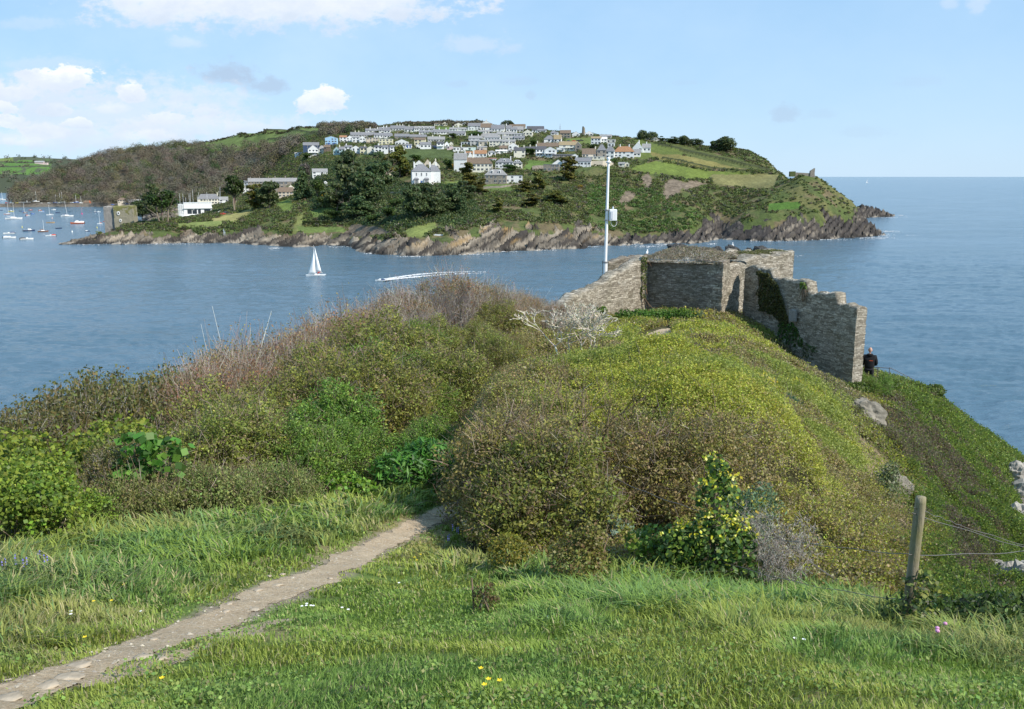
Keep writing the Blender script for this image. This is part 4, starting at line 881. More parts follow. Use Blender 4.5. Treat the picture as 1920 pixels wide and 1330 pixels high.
# small grey dead brush ball at the fence and other single plants
def special():
    r = np.random.default_rng(77)
    g = near_at(1440, 1108, 7); t = empty("dead_brush", g); t.scale = (.62, .7, 1.15); tag(t, "tangle of dead pale grey twigs beside the ivy covered post", "dead shrub")
    P0, P1, Ra, Rb, tips = skeleton(np.array([(-.2, 0, 0), (0, 0, 0), (.2, .1, 0), (.1, -.1, 0), (-.1, .1, 0)]), [(-.5, 0, 1), (0, -.2, 1), (.5, 0, 1), (.2, .3, 1), (-.2, -.3, 1)], .32, .010, gens=6, kids=3, spread=.9, up=.0, seed=18, shrink=.74, wob=.35)
    single("twigs", None, None, P0, P1, np.maximum(Ra*.8, .0022), np.maximum(Rb*.8, .002), [(.36,.33,.29,2),(.24,.20,.17,2),(.48,.45,.40,1)], 3, t)
    def plant(name, label, cat, px, py, lob, nl, leaf, pal, mat=M_GLOSS, asp=.8, flowers=0, fpal=None, fz=(0, 9), stems=6, y=None, clump=0., sc=1.0, stemc=TW_BR):
        g = near_at(px, py, 6) if y is None else Vector((ray(px, py)[0]*y/ray(px, py)[1], y, float(gz(ray(px, py)[0]*y/ray(px, py)[1], y))))
        t = empty(name, g); tag(t, label, cat); t.scale = (sc,)*3
        p, d, b = lobes(nl, lob, r, (.6, 1.05))
        if clump: kf = fbm(p[:, 0]*4, p[:, 1]*4, p[:, 2]*4, 2) > .5-.2*(1-clump); p, d = p[kf], d[kf]
        V, Fq, C = leaves(p, leaf*r.uniform(.6, 1.3, len(p)), pick(len(p), pal, r), asp, d+np.array([0, -.3, .4]), .5, r)
        meshnp("foliage", V, [Fq], mat, t, C)
        a = r.uniform(0, 6.28, stems); P0 = np.stack([np.cos(a)*.08, np.sin(a)*.08, np.full(stems, -.1)], 1); top = np.array(lob)[r.integers(0, len(lob), stems), :3]+r.normal(size=(stems, 3))*.1
        V, Fq = tubes(P0, top, np.full(stems, .012), np.full(stems, .005), 4); meshnp("stem", V, [Fq], M_TWIG, t, np.repeat(pick(stems, stemc, r), 8, 0))
        if flowers:
            p, d, b = lobes(flowers, lob, r, (.95, 1.2), 0); kf = (p[:, 2] > fz[0]) & (p[:, 2] < fz[1]); p = p[kf]
            q = np.repeat(p, 5, 0)+r.normal(size=(len(p)*5, 3))*leaf*.35
            V, Fq, C = leaves(q, leaf*.7, pick(len(q), fpal, r, .1), .8, None, 1, r); meshnp("flowers", V, [Fq], M_LEAF, t, C)
        return t
    YF = [(.72,.62,.06,3),(.78,.72,.22,2)]
    # ivy that has swallowed the second post
    plant("ivy", "glossy dark green ivy swallowing a fence post, yellow flowers at its top", "ivy", 1330, 1098, [(0,0,.35,.34,.3,.42),(.05,0,.9,.22,.2,.42),(-.32,.05,.3,.3,.25,.33),(.28,.0,.3,.26,.25,.4),(.02,-.02,1.25,.13,.12,.2)], 3000, .055, [(.07,.15,.035,4),(.11,.21,.04,3),(.26,.36,.05,2.4),(.04,.08,.025,1.5)], flowers=260, fpal=YF, fz=(.6, 9), clump=.2)
    plant("grey_green_plant", "tall grey green feathery plant leaning right of the ivy covered post", "plant", 1398, 1090, [(0,0,.45,.3,.25,.45),(.1,0,.85,.26,.22,.3),(-.15,.1,.75,.22,.2,.32)], 2600, .055, [(.10,.16,.08,4),(.14,.20,.10,2),(.07,.11,.055,2)], asp=.3, flowers=16, fpal=YF)
    plant("wild_cabbage", "blue green wild cabbage with broad crinkled leaves in front of the dark hollow", "plant", 1120, 1035, [(0,0,.35,.42,.3,.2),(-.25,.1,.55,.2,.2,.15),(.3,-.1,.22,.22,.2,.14),(.05,.0,.72,.12,.1,.12)], 120, .17, [(.14,.25,.16,3),(.18,.30,.20,2),(.10,.18,.11,2)], asp=.85, flowers=0)
    plant("ivy", "low yellow green ivy clump in the shade between cabbage and ivy covered post", "ivy", 1240, 1075, [(0,0,.28,.38,.3,.26),(.3,.1,.2,.25,.2,.2)], 1300, .055, [(.14,.21,.025,3),(.08,.14,.02,3),(.20,.27,.04,1)], clump=.4)
    plant("ivy", "small patch of bright ivy leaves hanging above the cabbage leaves", "ivy", 1200, 1000, [(0,0,.45,.3,.2,.16)], 260, .055, [(.17,.26,.03,3),(.10,.17,.02,2)], y=11.6)
    plant("ivy", "variegated ivy wrapped round the foot of the leaning fence post", "ivy", 1698, 1195, [(0,-.05,.16,.19,.16,.19),(.05,-.04,.36,.12,.12,.14),(-.1,-.05,.08,.16,.14,.14)], 900, .035, [(.04,.07,.02,3),(.20,.22,.04,2),(.09,.12,.03,2),(.22,.20,.12,.6)])
    plant("sycamore_sapling", "sycamore sapling with very large bright green leaves and bare brown stems", "sapling", 285, 968, [(-.25,0,.55,.32,.25,.22),(.2,.1,.75,.35,.25,.3),(-.1,0,.95,.3,.2,.2)], 300, .11, [(.10,.21,.03,3),(.14,.25,.04,2),(.07,.14,.025,2)], M_LEAF, asp=.95, stems=9)
    plant("leafy_plant", "deep green broad bladed plants in the shade where the path enters the bushes", "plant", 800, 925, [(-.4,0,.35,.5,.3,.35),(.4,.2,.35,.5,.3,.35),(0,.3,.5,.5,.3,.35)], 2600, .15, [(.08,.20,.03,3),(.11,.25,.035,3),(.05,.12,.03,2)], asp=.22)
    plant("leafy_plant", "small bright green leafy plant at the thicket foot left of the path mouth", "plant", 645, 940, [(0,0,.25,.35,.25,.22),(.3,0,.2,.2,.2,.15)], 900, .06, [(.17,.28,.03,3),(.10,.2,.02,2)])
    plant("low_bush", "little tan and yellow bush standing forward in the long grass", "bush", 1085, 1105, [(0,0,.25,.28,.22,.3),(.1,0,.5,.16,.14,.16)], 3200, .03, [(.20,.17,.05,3),(.16,.16,.03,2),(.19,.12,.06,1)], M_LEAF)
    plant("low_bush", "small yellow leaved bush by the long grass below the bluebells", "bush", 955, 1075, [(0,0,.2,.22,.2,.2)], 1500, .03, [(.24,.22,.03,3),(.16,.18,.03,2)], M_LEAF)
    plant("low_bush", "lone dull brown seedling bush in the open turf near the bottom", "bush", 908, 1190, [(0,0,.07,.08,.07,.09),(.03,0,.16,.045,.05,.08),(-.05,.02,.12,.04,.04,.08),(.07,0,.08,.05,.04,.05)], 420, .02, [(.14,.12,.045,3),(.12,.13,.03,2),(.17,.10,.05,1)], M_LEAF)
    plant("dock_plant", "dark green weedy plant at the bottom right corner behind the grass", "plant", 1880, 1225, [(0,0,.15,.5,.3,.2),(-.4,0,.1,.3,.3,.15)], 2200, .06, [(.05,.10,.02,3),(.09,.16,.03,2),(.04,.06,.02,1)], asp=.4)
    plant("wallflower", "yellow flowering wild plant low on the slope beneath the castle wall", "flowering plant", 1412, 745, [(0,0,.35,.55,.4,.3)], 900, .07, [(.12,.16,.07,3),(.16,.19,.09,1)], M_LEAF, asp=.35, flowers=90, fpal=YF, fz=(.3, 9))
    plant("wallflower", "yellow flowers in front of the dark castle wall beside its left corner", "flowering plant", 1308, 603, [(0,0,.35,.45,.3,.35)], 800, .09, [(.13,.18,.09,3),(.16,.19,.09,1)], M_LEAF, asp=.35, flowers=30, fpal=YF, y=43)
    plant("wallflower", "small yellow flowered clump on the left side of the little path", "flowering plant", 1185, 640, [(0,0,.35,.45,.3,.3)], 600, .08, [(.12,.2,.05,3),(.16,.19,.09,1)], M_LEAF, asp=.5, flowers=22, fpal=YF, y=38)
    plant("blue_green_tussock", "spiky blue green tussock on the slope right of the yellow flowers", "plant", 1462, 775, [(0,0,.25,.5,.3,.3)], 1500, .12, [(.06,.12,.06,3),(.10,.17,.08,1)], asp=.14)
    for i, (px, y, sx) in enumerate([(1172, 42.5, .5), (1200, 43, .6), (1228, 43.2, .8), (1258, 43.2, .8), (1285, 43, .7)]):
        plant("alexanders", "lush bright green leafy clump at the foot of the dark castle wall", "plant", px, 600, [(0,0,.35,sx,.4,.45),(.4,0,.3,.4,.3,.35)], 1800, .085, [(.09,.20,.02,3),(.06,.14,.02,3),(.13,.25,.03,1)], y=y)['group'] = "green clumps at the foot of the castle wall"
    plant("coastal_plant", "tall pale green seeding plant on the bare earth edge of the slope", "plant", 1655, 955, [(0,0,.4,.35,.25,.45),(.1,0,.8,.2,.2,.3)], 900, .09, [(.15,.2,.08,3),(.2,.22,.12,2)], M_LEAF, asp=.4)
    plant("coastal_plant", "leafy green plant immediately left of the leaning fence post", "plant", 1672, 1095, [(0,0,.35,.3,.2,.3)], 420, .09, [(.13,.22,.06,3),(.08,.13,.04,2),(.20,.26,.12,1)], M_LEAF)
    plant("coastal_plant", "grey leaved plant clinging among the dark brush above the cliff", "plant", 1710, 880, [(0,0,.3,.5,.3,.3)], 500, .09, [(.15,.19,.11,3),(.2,.22,.14,2)], M_LEAF)
    # a few fresh green fern and alexanders clumps dotted in the right slope
    for i, (px, py) in enumerate([(1590,735),(1560,700),(1740,720),(1650,722)]):
        plant("green_bush", ["rounded green bush beside the foot of the end wall","green bush hugging the wall foot under the ivy","olive green bush on the skyline right of the man","bright green bush right below the man by the railing"][i], "bush", px, py+14, [(0,0,.3,.7,.5,.4),(.4,.1,.35,.5,.4,.35)], 3800, .085, [(.09,.15,.02,3),(.13,.19,.025,3),(.06,.09,.02,2)], M_LEAF)
special()
def small_flowers():
    # buttercup: stalk and five petals; daisy; thrift; bluebell
    def bloom(name, label, cat, grp, px, py, kind, r_, h_):
        g = near_at(px, py, 2.3)
        mb = MB(); mb.tube((0, 0, -.02), (.01, .0, h_), .0012, n=4); t = empty(name, g, random.uniform(0, 6)); tag(t, label, cat, grp)
        mb.build("stem", M_STEM, t); f = MB()
        if kind in ('b', 'd'):
            n = 5 if kind == 'b' else 9
            for i in range(n):
                a = 6.283*i/n; c, s = math.cos(a), math.sin(a); c2, s2 = math.cos(a+.5), math.sin(a+.5); c3, s3 = math.cos(a-.5), math.sin(a-.5); up = .35 if kind == 'b' else .1
                f.add([(.01, 0, h_), (.01+c2*r_*.7, s2*r_*.7, h_+r_*up*.6), (.01+c*r_, s*r_, h_+r_*up), (.01+c3*r_*.7, s3*r_*.7, h_+r_*up*.6)], [[0, 1, 2, 3]])
        elif kind == 't': f.lathe([(r_*.5, h_-.004), (r_, h_+r_*.4), (r_*.9, h_+r_*.9), (r_*.3, h_+r_*1.3)], 8, (.01, 0, 0))
        else:
            for i in range(7): z = h_*(.55+.07*i); f.lathe([(r_*.25, z+r_), (r_*.5, z+r_*.3), (r_*.75, z-r_*.5)], 5, (.014*(-1)**i, .006, 0))
        f.build("petals", M_FL[kind], t)
    for px, py in [(180,1152),(214,1150),(231,1117),(166,1224),(302,1312),(790,1054),(778,1060),(784,1066),(898,1290),(921,1313),(940,1318),(905,1322)]:
        bloom("buttercup", "yellow buttercup scattered in the turf near the path", "flower", "buttercups in the turf", px, py, 'b', .013, .09)
    for px, py in [(131,1160),(134,1163),(263,1158),(568,1146),(575,1145),(582,1147),(586,1146),(578,1143),(640,1150),(652,1153),(747,1103),(1037,1163),(1023,1167),(1487,1211),(1509,1214),(996,1154)]:
        bloom("daisy", "tiny white daisy in the short turf", "flower", "daisies in the turf", px, py, 'd', .012, .045)
    for px, py in [(1595,1158),(1602,1158),(1615,1157),(1752,1219),(1768,1204),(1757,1214),(1804,1148),(1806,1144)]:
        bloom("thrift", "pink thrift flower on a thin stalk near the leaning post", "flower", "pink thrift by the fence", px, py, 't', .014, .12)
    for px, py in [(78,1072),(90,1080),(34,1082),(50,1088),(12,1092),(842,1030),(858,1015),(870,1005),(880,998),(885,992),(848,1008),(955,1030),(985,1045),(1010,1022)]:
        bloom("bluebell", "violet blue bluebell growing in the grass against the bushes", "flower", "bluebells along the bushes", px, py, 'l', .010, .19)
M_STEM = plain("stem_green", (.09, .15, .03), .6)
M_FL = {'b': plain("buttercup_yellow", (.85, .60, .02), .4, .05), 'd': plain("daisy_white", (.85, .85, .82), .5, .03), 't': plain("thrift_pink", (.62, .28, .48), .6, .1), 'l': plain("bluebell_violet", (.22, .20, .62), .6, .1)}
small_flowers()
def path_stones():
    m = plain("pale_stone", (.36, .30, .225), .95, .3, 12, .1, bump=.01)
    for i, (px, py, w_, dp) in enumerate([(484,1109,.15,.10),(521,1100,.19,.09),(430,1135,.10,.06),(478,1146,.16,.08),(150,1254,.22,.1),(130,1275,.26,.12),(90,1290,.2,.1),(270,1236,.2,.09),(300,1240,.16,.08),(15,1315,.2,.1),(620,1088,.11,.06),(425,1150,.12,.06),(288,1203,.1,.05),(505,1083,.1,.05),(530,1080,.12,.05)]):
        w_ *= .5; dp *= .6; g = near_at(px, py, 2); bm = bmesh.new(); bmesh.ops.create_icosphere(bm, subdivisions=3, radius=1)
        for v in bm.verts:
            n = .35+1.15*float(fbm(v.co.x*1.6+i*9, v.co.y*1.6, v.co.z*1.1, 3)); v.co = Vector((v.co.x*w_*.5*n, v.co.y*dp*.7*n, v.co.z*.010*n))
        me = bpy.data.meshes.new("stone"); bm.to_mesh(me); bm.free(); me.materials.append(m); me.polygons.foreach_set("use_smooth", [True]*len(me.polygons))
        o = bpy.data.objects.new("stone", me); col.objects.link(o); o.location = g + Vector((0, 0, .012)); o.rotation_euler = (-.1, 0, random.uniform(-.3, .5))
        tag(o, "flat pale stone bedded in the dirt of the path", "stone", "stones bedded in the path")
path_stones()
def clover():
    r = rng; n = 60000; b = np.exp(r.uniform(np.log(3.8), np.log(13), n))-1.5; a = r.uniform(-.75, .75, n); x = a*b; y = b; z = gz(x, y); P, Q = px_of(x, y, z)
    k = fbm(x/.35, y/.35, 91, 3); ok = inpoly(P, Q, LAWN) & (path_mask(P, Q) > 1.25) & (k > .50)
    x, y, z = x[ok], y[ok], z[ok]; n = len(x); c = pick(n, [(.19,.29,.065,3),(.24,.33,.08,2),(.15,.23,.055,2),(.30,.29,.12,.8)])
    V, Fq, C = leaves(np.stack([x, y, z+r.uniform(.01, .05, n)], 1), np.maximum(.014, .0022*y)*r.uniform(.7, 1.8, n), c, .8, np.tile([0., 0, 2.], (n, 1)), .7)
    tag(meshnp('clover', V, [Fq], M_GRASS, colr=C), kind='stuff')
clover()
# ================================================================== the ruined castle on the neck of land
def stone_mat(name, c_lo, c_mid, c_hi, moss=.35, lich=.5):
    m = Mat(name); a = m.n('ShaderNodeAttribute', attribute_name='UVW'); wob = m.n('ShaderNodeTexNoise'); wob.inputs['Scale'].default_value = 2.6; wob.inputs['Detail'].default_value = 3
    m.L.new(a.outputs['Vector'], wob.inputs['Vector'])
    vm = m.n('ShaderNodeVectorMath', operation='MULTIPLY_ADD'); m.L.new(wob.outputs['Color'], vm.inputs[0]); vm.inputs[1].default_value = (.30, .16, .25); m.L.new(a.outputs['Vector'], vm.inputs[2])
    def courses(bw, bh, off):
        b_ = m.n('ShaderNodeTexBrick'); b_.offset = .47; b_.offset_frequency = 2; b_.squash = .62; b_.squash_frequency = 3
        for k_, v_ in (('Color1', (0, 0, 0, 1)), ('Color2', (1, 1, 1, 1)), ('Mortar', (.3, .3, .3, 1)), ('Scale', 1.0), ('Mortar Size', .009), ('Mortar Smooth', .6), ('Bias', 0.0), ('Brick Width', bw), ('Row Height', bh)): b_.inputs[k_].default_value = v_
        ad = m.n('ShaderNodeVectorMath', operation='ADD'); m.L.new(vm.outputs[0], ad.inputs[0]); ad.inputs[1].default_value = (off, off*.37, 0); m.L.new(ad.outputs[0], b_.inputs['Vector']); return b_
    b1_, b2_ = courses(.27, .062, 0), courses(.42, .115, 3.3)
    sel = m.math('GREATER_THAN', m.noise(1.3, 4, m.obj((1, 1, 2.2)), .6), .54)
    vc = m.mix(sel, b1_.outputs['Color'], b2_.outputs['Color']); ve = m.n('ShaderNodeMix'); m.L.new(sel, ve.inputs[0]); m.L.new(b1_.outputs['Fac'], ve.inputs[2]); m.L.new(b2_.outputs['Fac'], ve.inputs[3])
    sh = m.n('ShaderNodeSeparateColor'); m.L.new(vc, sh.inputs[0])
    c = m.ramp(sh.outputs[0], [(.05, c_lo), (.5, c_mid), (.95, c_hi)])
    ob = m.obj(); f = m.noise(1.1, 6, ob, .65); g = m.noise(9, 6, ob, .7)
    c = m.mix(1.0, c, m.ramp(g, [(.25, (.6,)*3), (.75, (1.35,)*3)]), 'MULTIPLY')
    c = m.mix(m.math('MULTIPLY', m.ramp(f, [(.45, (0,)*3), (.65, (1,)*3)]), moss), c, (.10, .095, .045))
    l = m.noise(16, 4, ob, .6); l2 = m.noise(2.2, 3, m.obj((1, 1, 1.3)))
    c = m.mix(m.math('MULTIPLY', m.ramp(m.math('ADD', l, m.math('MULTIPLY', l2, .5)), [(.88, (0,)*3), (.93, (1,)*3)]), lich), c, (.50, .49, .43))
    mort = m.ramp(ve.outputs[0], [(.1, (0,)*3), (.8, (1,)*3)]); c = m.mix(m.math('MULTIPLY', mort, .55), c, (.10, .09, .075))
    h = m.math('ADD', m.ramp(ve.outputs[0], [(0, (1,)*3), (.8, (0,)*3)]), m.math('MULTIPLY', g, .35)); h = m.math('ADD', h, m.math('MULTIPLY', sh.outputs[1], .5))
    return m.fin(c, .95, m.bump(h, .8, .04), .1)
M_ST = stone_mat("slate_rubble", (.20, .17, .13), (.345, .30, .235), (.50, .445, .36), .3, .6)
M_ST_SHADE = stone_mat("shaded_slate_rubble", (.15, .125, .10), (.24, .205, .165), (.34, .295, .24), .35, .35)  # same slate darkened: shade of the walls turned from the sun, put into colour
def rubble(name, plan, top, bot, th, mat, parent, seg=.14, rough=.045, capcol=None):
    """wall along plan points (px, Y); top [(px, py)] photo rows of its upper front edge; bot = z (abs) ; th thickness behind"""
    S = [0]; Pn = []
    for (px, Y) in plan:
        Pn.append(Vector((ray(px, 560)[0]*Y/ray(px, 560)[1], Y)))
    for a, b in zip(Pn[:-1], Pn[1:]): S.append(S[-1]+(b-a).length)
    n = max(3, int(S[-1]/seg)); ss = np.linspace(0, S[-1], n+1)
    X = np.interp(ss, S, [p.x for p in Pn]); Y = np.interp(ss, S, [p.y for p in Pn])
    d = (Pn[-1]-Pn[0]).normalized(); nb = Vector((-d.y, d.x))            # away from the eye
    if nb.y < 0: nb = -nb
    PXs = 960+F*(X/Y)*(cp-sp*((600-665)/F)); tp = np.interp(PXs, [t[0] for t in top], [t[1] for t in top])
    zt = np.array([(pt(p, q, y)).z for p, q, y in zip(PXs, tp, Y)])
    zt += (vnoise(ss/.28, 3, bot)-.5)*.26 + (np.floor(vnoise(ss/.5, 9, bot)*4)/4-.4)*.16
    zb = np.full(n+1, bot) if np.isscalar(bot) else np.interp(ss, [0, S[-1]], bot)
    nv = max(6, int((zt.max()-zb.min())/seg)); nt = max(2, int(th/seg))
    prof = [(0, k/nv) for k in range(nv+1)] + [(k/nt, 1.0) for k in range(1, nt+1)] + [(1.0, 1-k/nv) for k in range(1, nv+1)]
    m_ = len(prof); V = np.zeros((n+1, m_, 3)); W = np.zeros((n+1, m_, 3))
    for j, (t, hgt) in enumerate(prof):
        z = zb+(zt-zb)*hgt; x = X+nb.x*th*t; y = Y+nb.y*th*t
        o = (fbm(ss/.35, z/.14, t*3+j*0, 3)-.5)*rough*2.2; sgn = -1 if t == 0 else (1 if t == 1 else 0)
        x = x+nb.x*o*sgn; y = y+nb.y*o*sgn; z = z+(o*1.0 if 0 < t < 1 else 0)+(-.07 if (t in (0, 1) and hgt == 1) else 0)
        V[:, j] = np.stack([x, y, z], 1); W[:, j] = np.stack([ss+t*th, z, np.full(n+1, t*th)], 1)
    i = np.arange(n)[:, None]*m_+np.arange(m_-1)[None]; q = np.stack([i, i+m_, i+m_+1, i+1], -1).reshape(-1, 4)
    VV = [V.reshape(-1, 3)]; FF = [q]; WW = [W.reshape(-1, 3)]; k = V.size//3
    for e, fl in ((0, 1), (n, 0)):                                        # ends
        g = np.zeros((nv+1, nt+1, 3)); wv = np.zeros((nv+1, nt+1, 3))
        for a_ in range(nv+1):
            for b_ in range(nt+1):
                f = V[e, a_]; bk = V[e, m_-1-a_]; t = b_/nt
                if a_ == nv: p = V[e, nv+b_]
                else: p = f*(1-t)+bk*t
                g[a_, b_] = p
                if 0 < b_ < nt and a_ < nv: g[a_, b_, :2] += np.array([d.x, d.y])*(1 if e else -1)*(float(vnoise(p[2]/.13, b_*1.3, 5))-.3)*rough*1.3
                wv[a_, b_] = (t*th, p[2], S[-1]*(e > 0))
        ii = np.arange(nv)[:, None]*(nt+1)+np.arange(nt)[None]; qq = np.stack([ii, ii+1, ii+nt+2, ii+nt+1], -1).reshape(-1, 4)+k
        VV.append(g.reshape(-1, 3)); WW.append(wv.reshape(-1, 3)); FF.append(qq if not fl else qq[:, ::-1]); k += g.size//3
    o = meshnp(name, np.concatenate(VV), [np.concatenate(FF)], mat, parent); at_ = o.data.attributes.new("UVW", 'FLOAT_VECTOR', 'POINT'); at_.data.foreach_set("vector", np.concatenate(WW).astype(np.float32).ravel())
    return o
ruin = empty("castle_ruin", pt(1300, 600, 46)); tag(ruin, "roofless ruined castle of grey slate rubble stepping down the headland above the sea", "castle ruin")
_ro = ruin.location.copy()
def keep(o):
    o.location = -_ro; return o
b1 = H-9
keep(rubble("slanting_wall", [(1050, 41.6), (1212, 46.6)], [(1050,578),(1062,568),(1080,557),(1100,547),(1120,537),(1138,523),(1150,512),(1165,506),(1180,498),(1195,488),(1212,480)], b1, .75, M_ST, ruin))
keep(rubble("rear_parapet", [(1139, 49.5), (1216, 50.5)], [(1139,490),(1150,487),(1175,486),(1216,478)], b1, .7, M_ST_SHADE, ruin))
keep(rubble("front_wall", [(1212, 46.7), (1352, 44.4)], [(1212,488),(1235,484),(1270,484),(1320,486),(1352,492)], b1-1, 1.0, M_ST_SHADE, ruin))
keep(rubble("corner_wall", [(1353, 44.4), (1397, 47.2)], [(1353,489),(1370,493),(1397,494)], b1-1, .9, M_ST, ruin))
keep(rubble("tower_wall", [(1396, 47.4), (1483, 49.6)], [(1396,486),(1420,482),(1450,478),(1483,474)], b1-2, 1.2, M_ST, ruin))
keep(rubble("rear_tower_wall", [(1345, 51.5), (1484, 52.5)], [(1345,474),(1380,471),(1440,469),(1484,470)], b1-2, .7, M_ST, ruin))
keep(rubble("stepped_wall", [(1394, 45.9), (1609, 38.2)], [(1394,500),(1440,502),(1441,519),(1466,521),(1467,524),(1510,526),(1511,545),(1566,551),(1567,569),(1609,573)], b1-2.5, .55, M_ST, ruin))
def turf_cap():
    # rounded cap of dry turf lying on the front wall
    s = np.linspace(0, 1, 60); t = np.linspace(0, 1, 20); S, T = np.meshgrid(s, t, indexing='ij')
    A = pt(1205, 487, 46.6); B = pt(1352, 491, 44.5); d = (B-A); nb = Vector((-d.y, d.x, 0)).normalized(); nb = nb if nb.y > 0 else -nb
    X = A.x+d.x*S+nb.x*T*3.0-.05*nb.x; Y = A.y+d.y*S+nb.y*T*3.0-.05*nb.y
    hh = np.sin(np.pi*np.clip(T*1.0, 0, 1))**.6*np.sin(np.pi*np.clip(S, .02, .98))**.35
    Z = A.z+d.z*S+hh*(.42+.35*fbm(S*6, T*3, 2, 3))-.12
    n = len(t); i = (np.arange(len(s)-1)[:, None]*n+np.arange(n-1)[None]).ravel(); V = np.stack([X, Y, Z], -1).reshape(-1, 3)
    C = mixa(np.zeros(X.shape+(3,))+np.array((.25, .215, .16)), (.34, .32, .28), sstep(.45, .6, fbm(X/.5, Y/.5, 8, 3))).reshape(-1, 3)
    o = keep(meshnp("turf_cap", V-0, [np.stack([i, i+n, i+n+1, i+1], 1)], groundmat("turf_cap", 5, 20, .4, .06), ruin, C, smooth=True))
    r = rng; k = 7000; si = r.integers(0, V.shape[0], k); p = V[si]+r.normal(size=(k, 3))*.04
    Vl, Fl, Cl = leaves(p+np.array([0, 0, .05]), .13, pick(k, [(.30,.25,.17,3),(.36,.32,.25,2),(.20,.17,.09,2),(.17,.18,.06,1)]), .25, None, 1)
    keep(meshnp("dry_grass", Vl, [Fl], M_LEAF, ruin, Cl))
    k = 2600; a = r.random(k); b = r.random(k); q0 = np.array(pt(1400, 478, 48.4)); q1 = np.array(pt(1478, 474, 50.5)); p = q0*(1-a[:, None])+q1*a[:, None]+np.stack([b*-.2, b*1.6, b*0-.02+.04], 1)
    Vl, Fl, Cl = leaves(p+r.normal(size=(k, 3))*.04, .10, pick(k, [(.12,.13,.03,3),(.19,.17,.08,2)]), .4, None, 1)
    keep(meshnp("moss", Vl, [Fl], M_LEAF, ruin, Cl))
turf_cap()
def shutter():
    p = pt(1495, 591, 42.05); mb = MB(); mb.box(-.23, .23, -.08, .03, -.27, .27)
    for k in range(5): mb.box(-.22+.09*k, -.145+.09*k, -.095, -.082, -.25, .25)
    o = mb.build("shutter", plain("weathered_boards", (.27, .26, .24), .9, .3, 20), ruin, bevel=.01); d = Vector((ray(1609, 560)[0]*38.2-ray(1394, 560)[0]*45.9, 38.2-45.9))
    o.location = p-_ro+Vector((-.22, -.12, 0)); o.rotation_euler = (0, 0, math.atan2(d.y, d.x))
shutter()
def wall_ivy():
    r = rng; V = []; 
    def patch(name, label, poly, plan, n, leaf, pal, off=.10):
        (pa, Ya), (pb, Yb) = plan; ps = []
        xs = [q[0] for q in poly]; ys = [q[1] for q in poly]
        while len(ps) < n:
            px = r.uniform(min(xs), max(xs)); py = r.uniform(min(ys), max(ys))
            nz_ = float(fbm(px/9, py/9, 3, 3)-.5)
            if not inpoly(px+nz_*16, py+nz_*16, poly): continue
            t = (px-pa)/(pb-pa); 
            # distance along a straight wall seen in perspective
            Y = 1/((1-t)/Ya+t/Yb); q = pt(px, py, Y-.12-r.random()*off*(1.2)); ps.append(q)
        ps = np.array(ps); t_ = empty(name, Vector(ps.mean(0))); tag(t_, label, "ivy", "ivy on the castle walls")
        Vl, Fl, Cl = leaves(ps-np.array(t_.location), leaf*r.uniform(.6, 1.3, n), pick(n, pal), .8, np.tile([-.4, -1, .4], (n, 1)), .6)
        meshnp("leaves", Vl, [Fl], M_GLOSS, t_, Cl)
        k = 30; i0 = r.integers(0, n, k); V2, F2 = tubes(ps[i0]-np.array(t_.location), ps[i0]-np.array(t_.location)+np.stack([r.normal(size=k)*.15, np.full(k, .1), -r.uniform(.3, .9, k)], 1), np.full(k, .012), np.full(k, .012)); meshnp("stems", V2, [F2], M_TWIG, t_, np.repeat(pick(k, TW_BR), 6, 0))
    P5 = ((1394, 45.9), (1609, 38.2)); iv = [(.055,.075,.02,3),(.10,.105,.025,3),(.15,.15,.04,1.3),(.035,.045,.015,2)]
    patch("ivy", "mixed olive ivy hanging down the stepped castle wall near its top", [(1418,508),(1440,512),(1462,540),(1478,600),(1470,615),(1450,592),(1424,585),(1420,545)], P5, 3600, .10, iv)
    patch("ivy", "bright green ivy at the foot of the stepped wall below the first ivy", [(1455,600),(1490,610),(1505,640),(1490,660),(1462,640)], P5, 1300, .10, [(.06,.13,.02,3),(.09,.17,.03,2),(.04,.07,.02,2)])
    patch("ivy", "trailing leafy growth along the lower edge of the stepped wall", [(1490,640),(1530,650),(1552,690),(1540,712),(1505,680)], P5, 1200, .10, [(.08,.13,.04,3),(.13,.17,.06,2),(.05,.07,.02,2)])
    patch("ivy", "small green tuft growing on the step of the castle wall", [(1500,530),(1512,532),(1514,543),(1500,542)], P5, 200, .09, [(.12,.20,.03,3),(.2,.22,.04,1)])
    P1 = ((1190, 46.4), (1230, 46.3)); patch("ivy", "thin strand of ivy in the corner between slanting and dark wall", [(1204,480),(1214,484),(1212,505),(1208,560),(1200,560),(1204,530)], P1, 420, .08, [(.10,.12,.03,3),(.16,.18,.03,2)])
    P0 = ((1050, 41.6), (1212, 46.6)); patch("ivy", "small bright ivy sprig low on the slanting castle wall", [(1118,575),(1140,575),(1142,588),(1122,590)], P0, 180, .09, [(.12,.22,.03,3),(.09,.16,.03,2)])
wall_ivy()
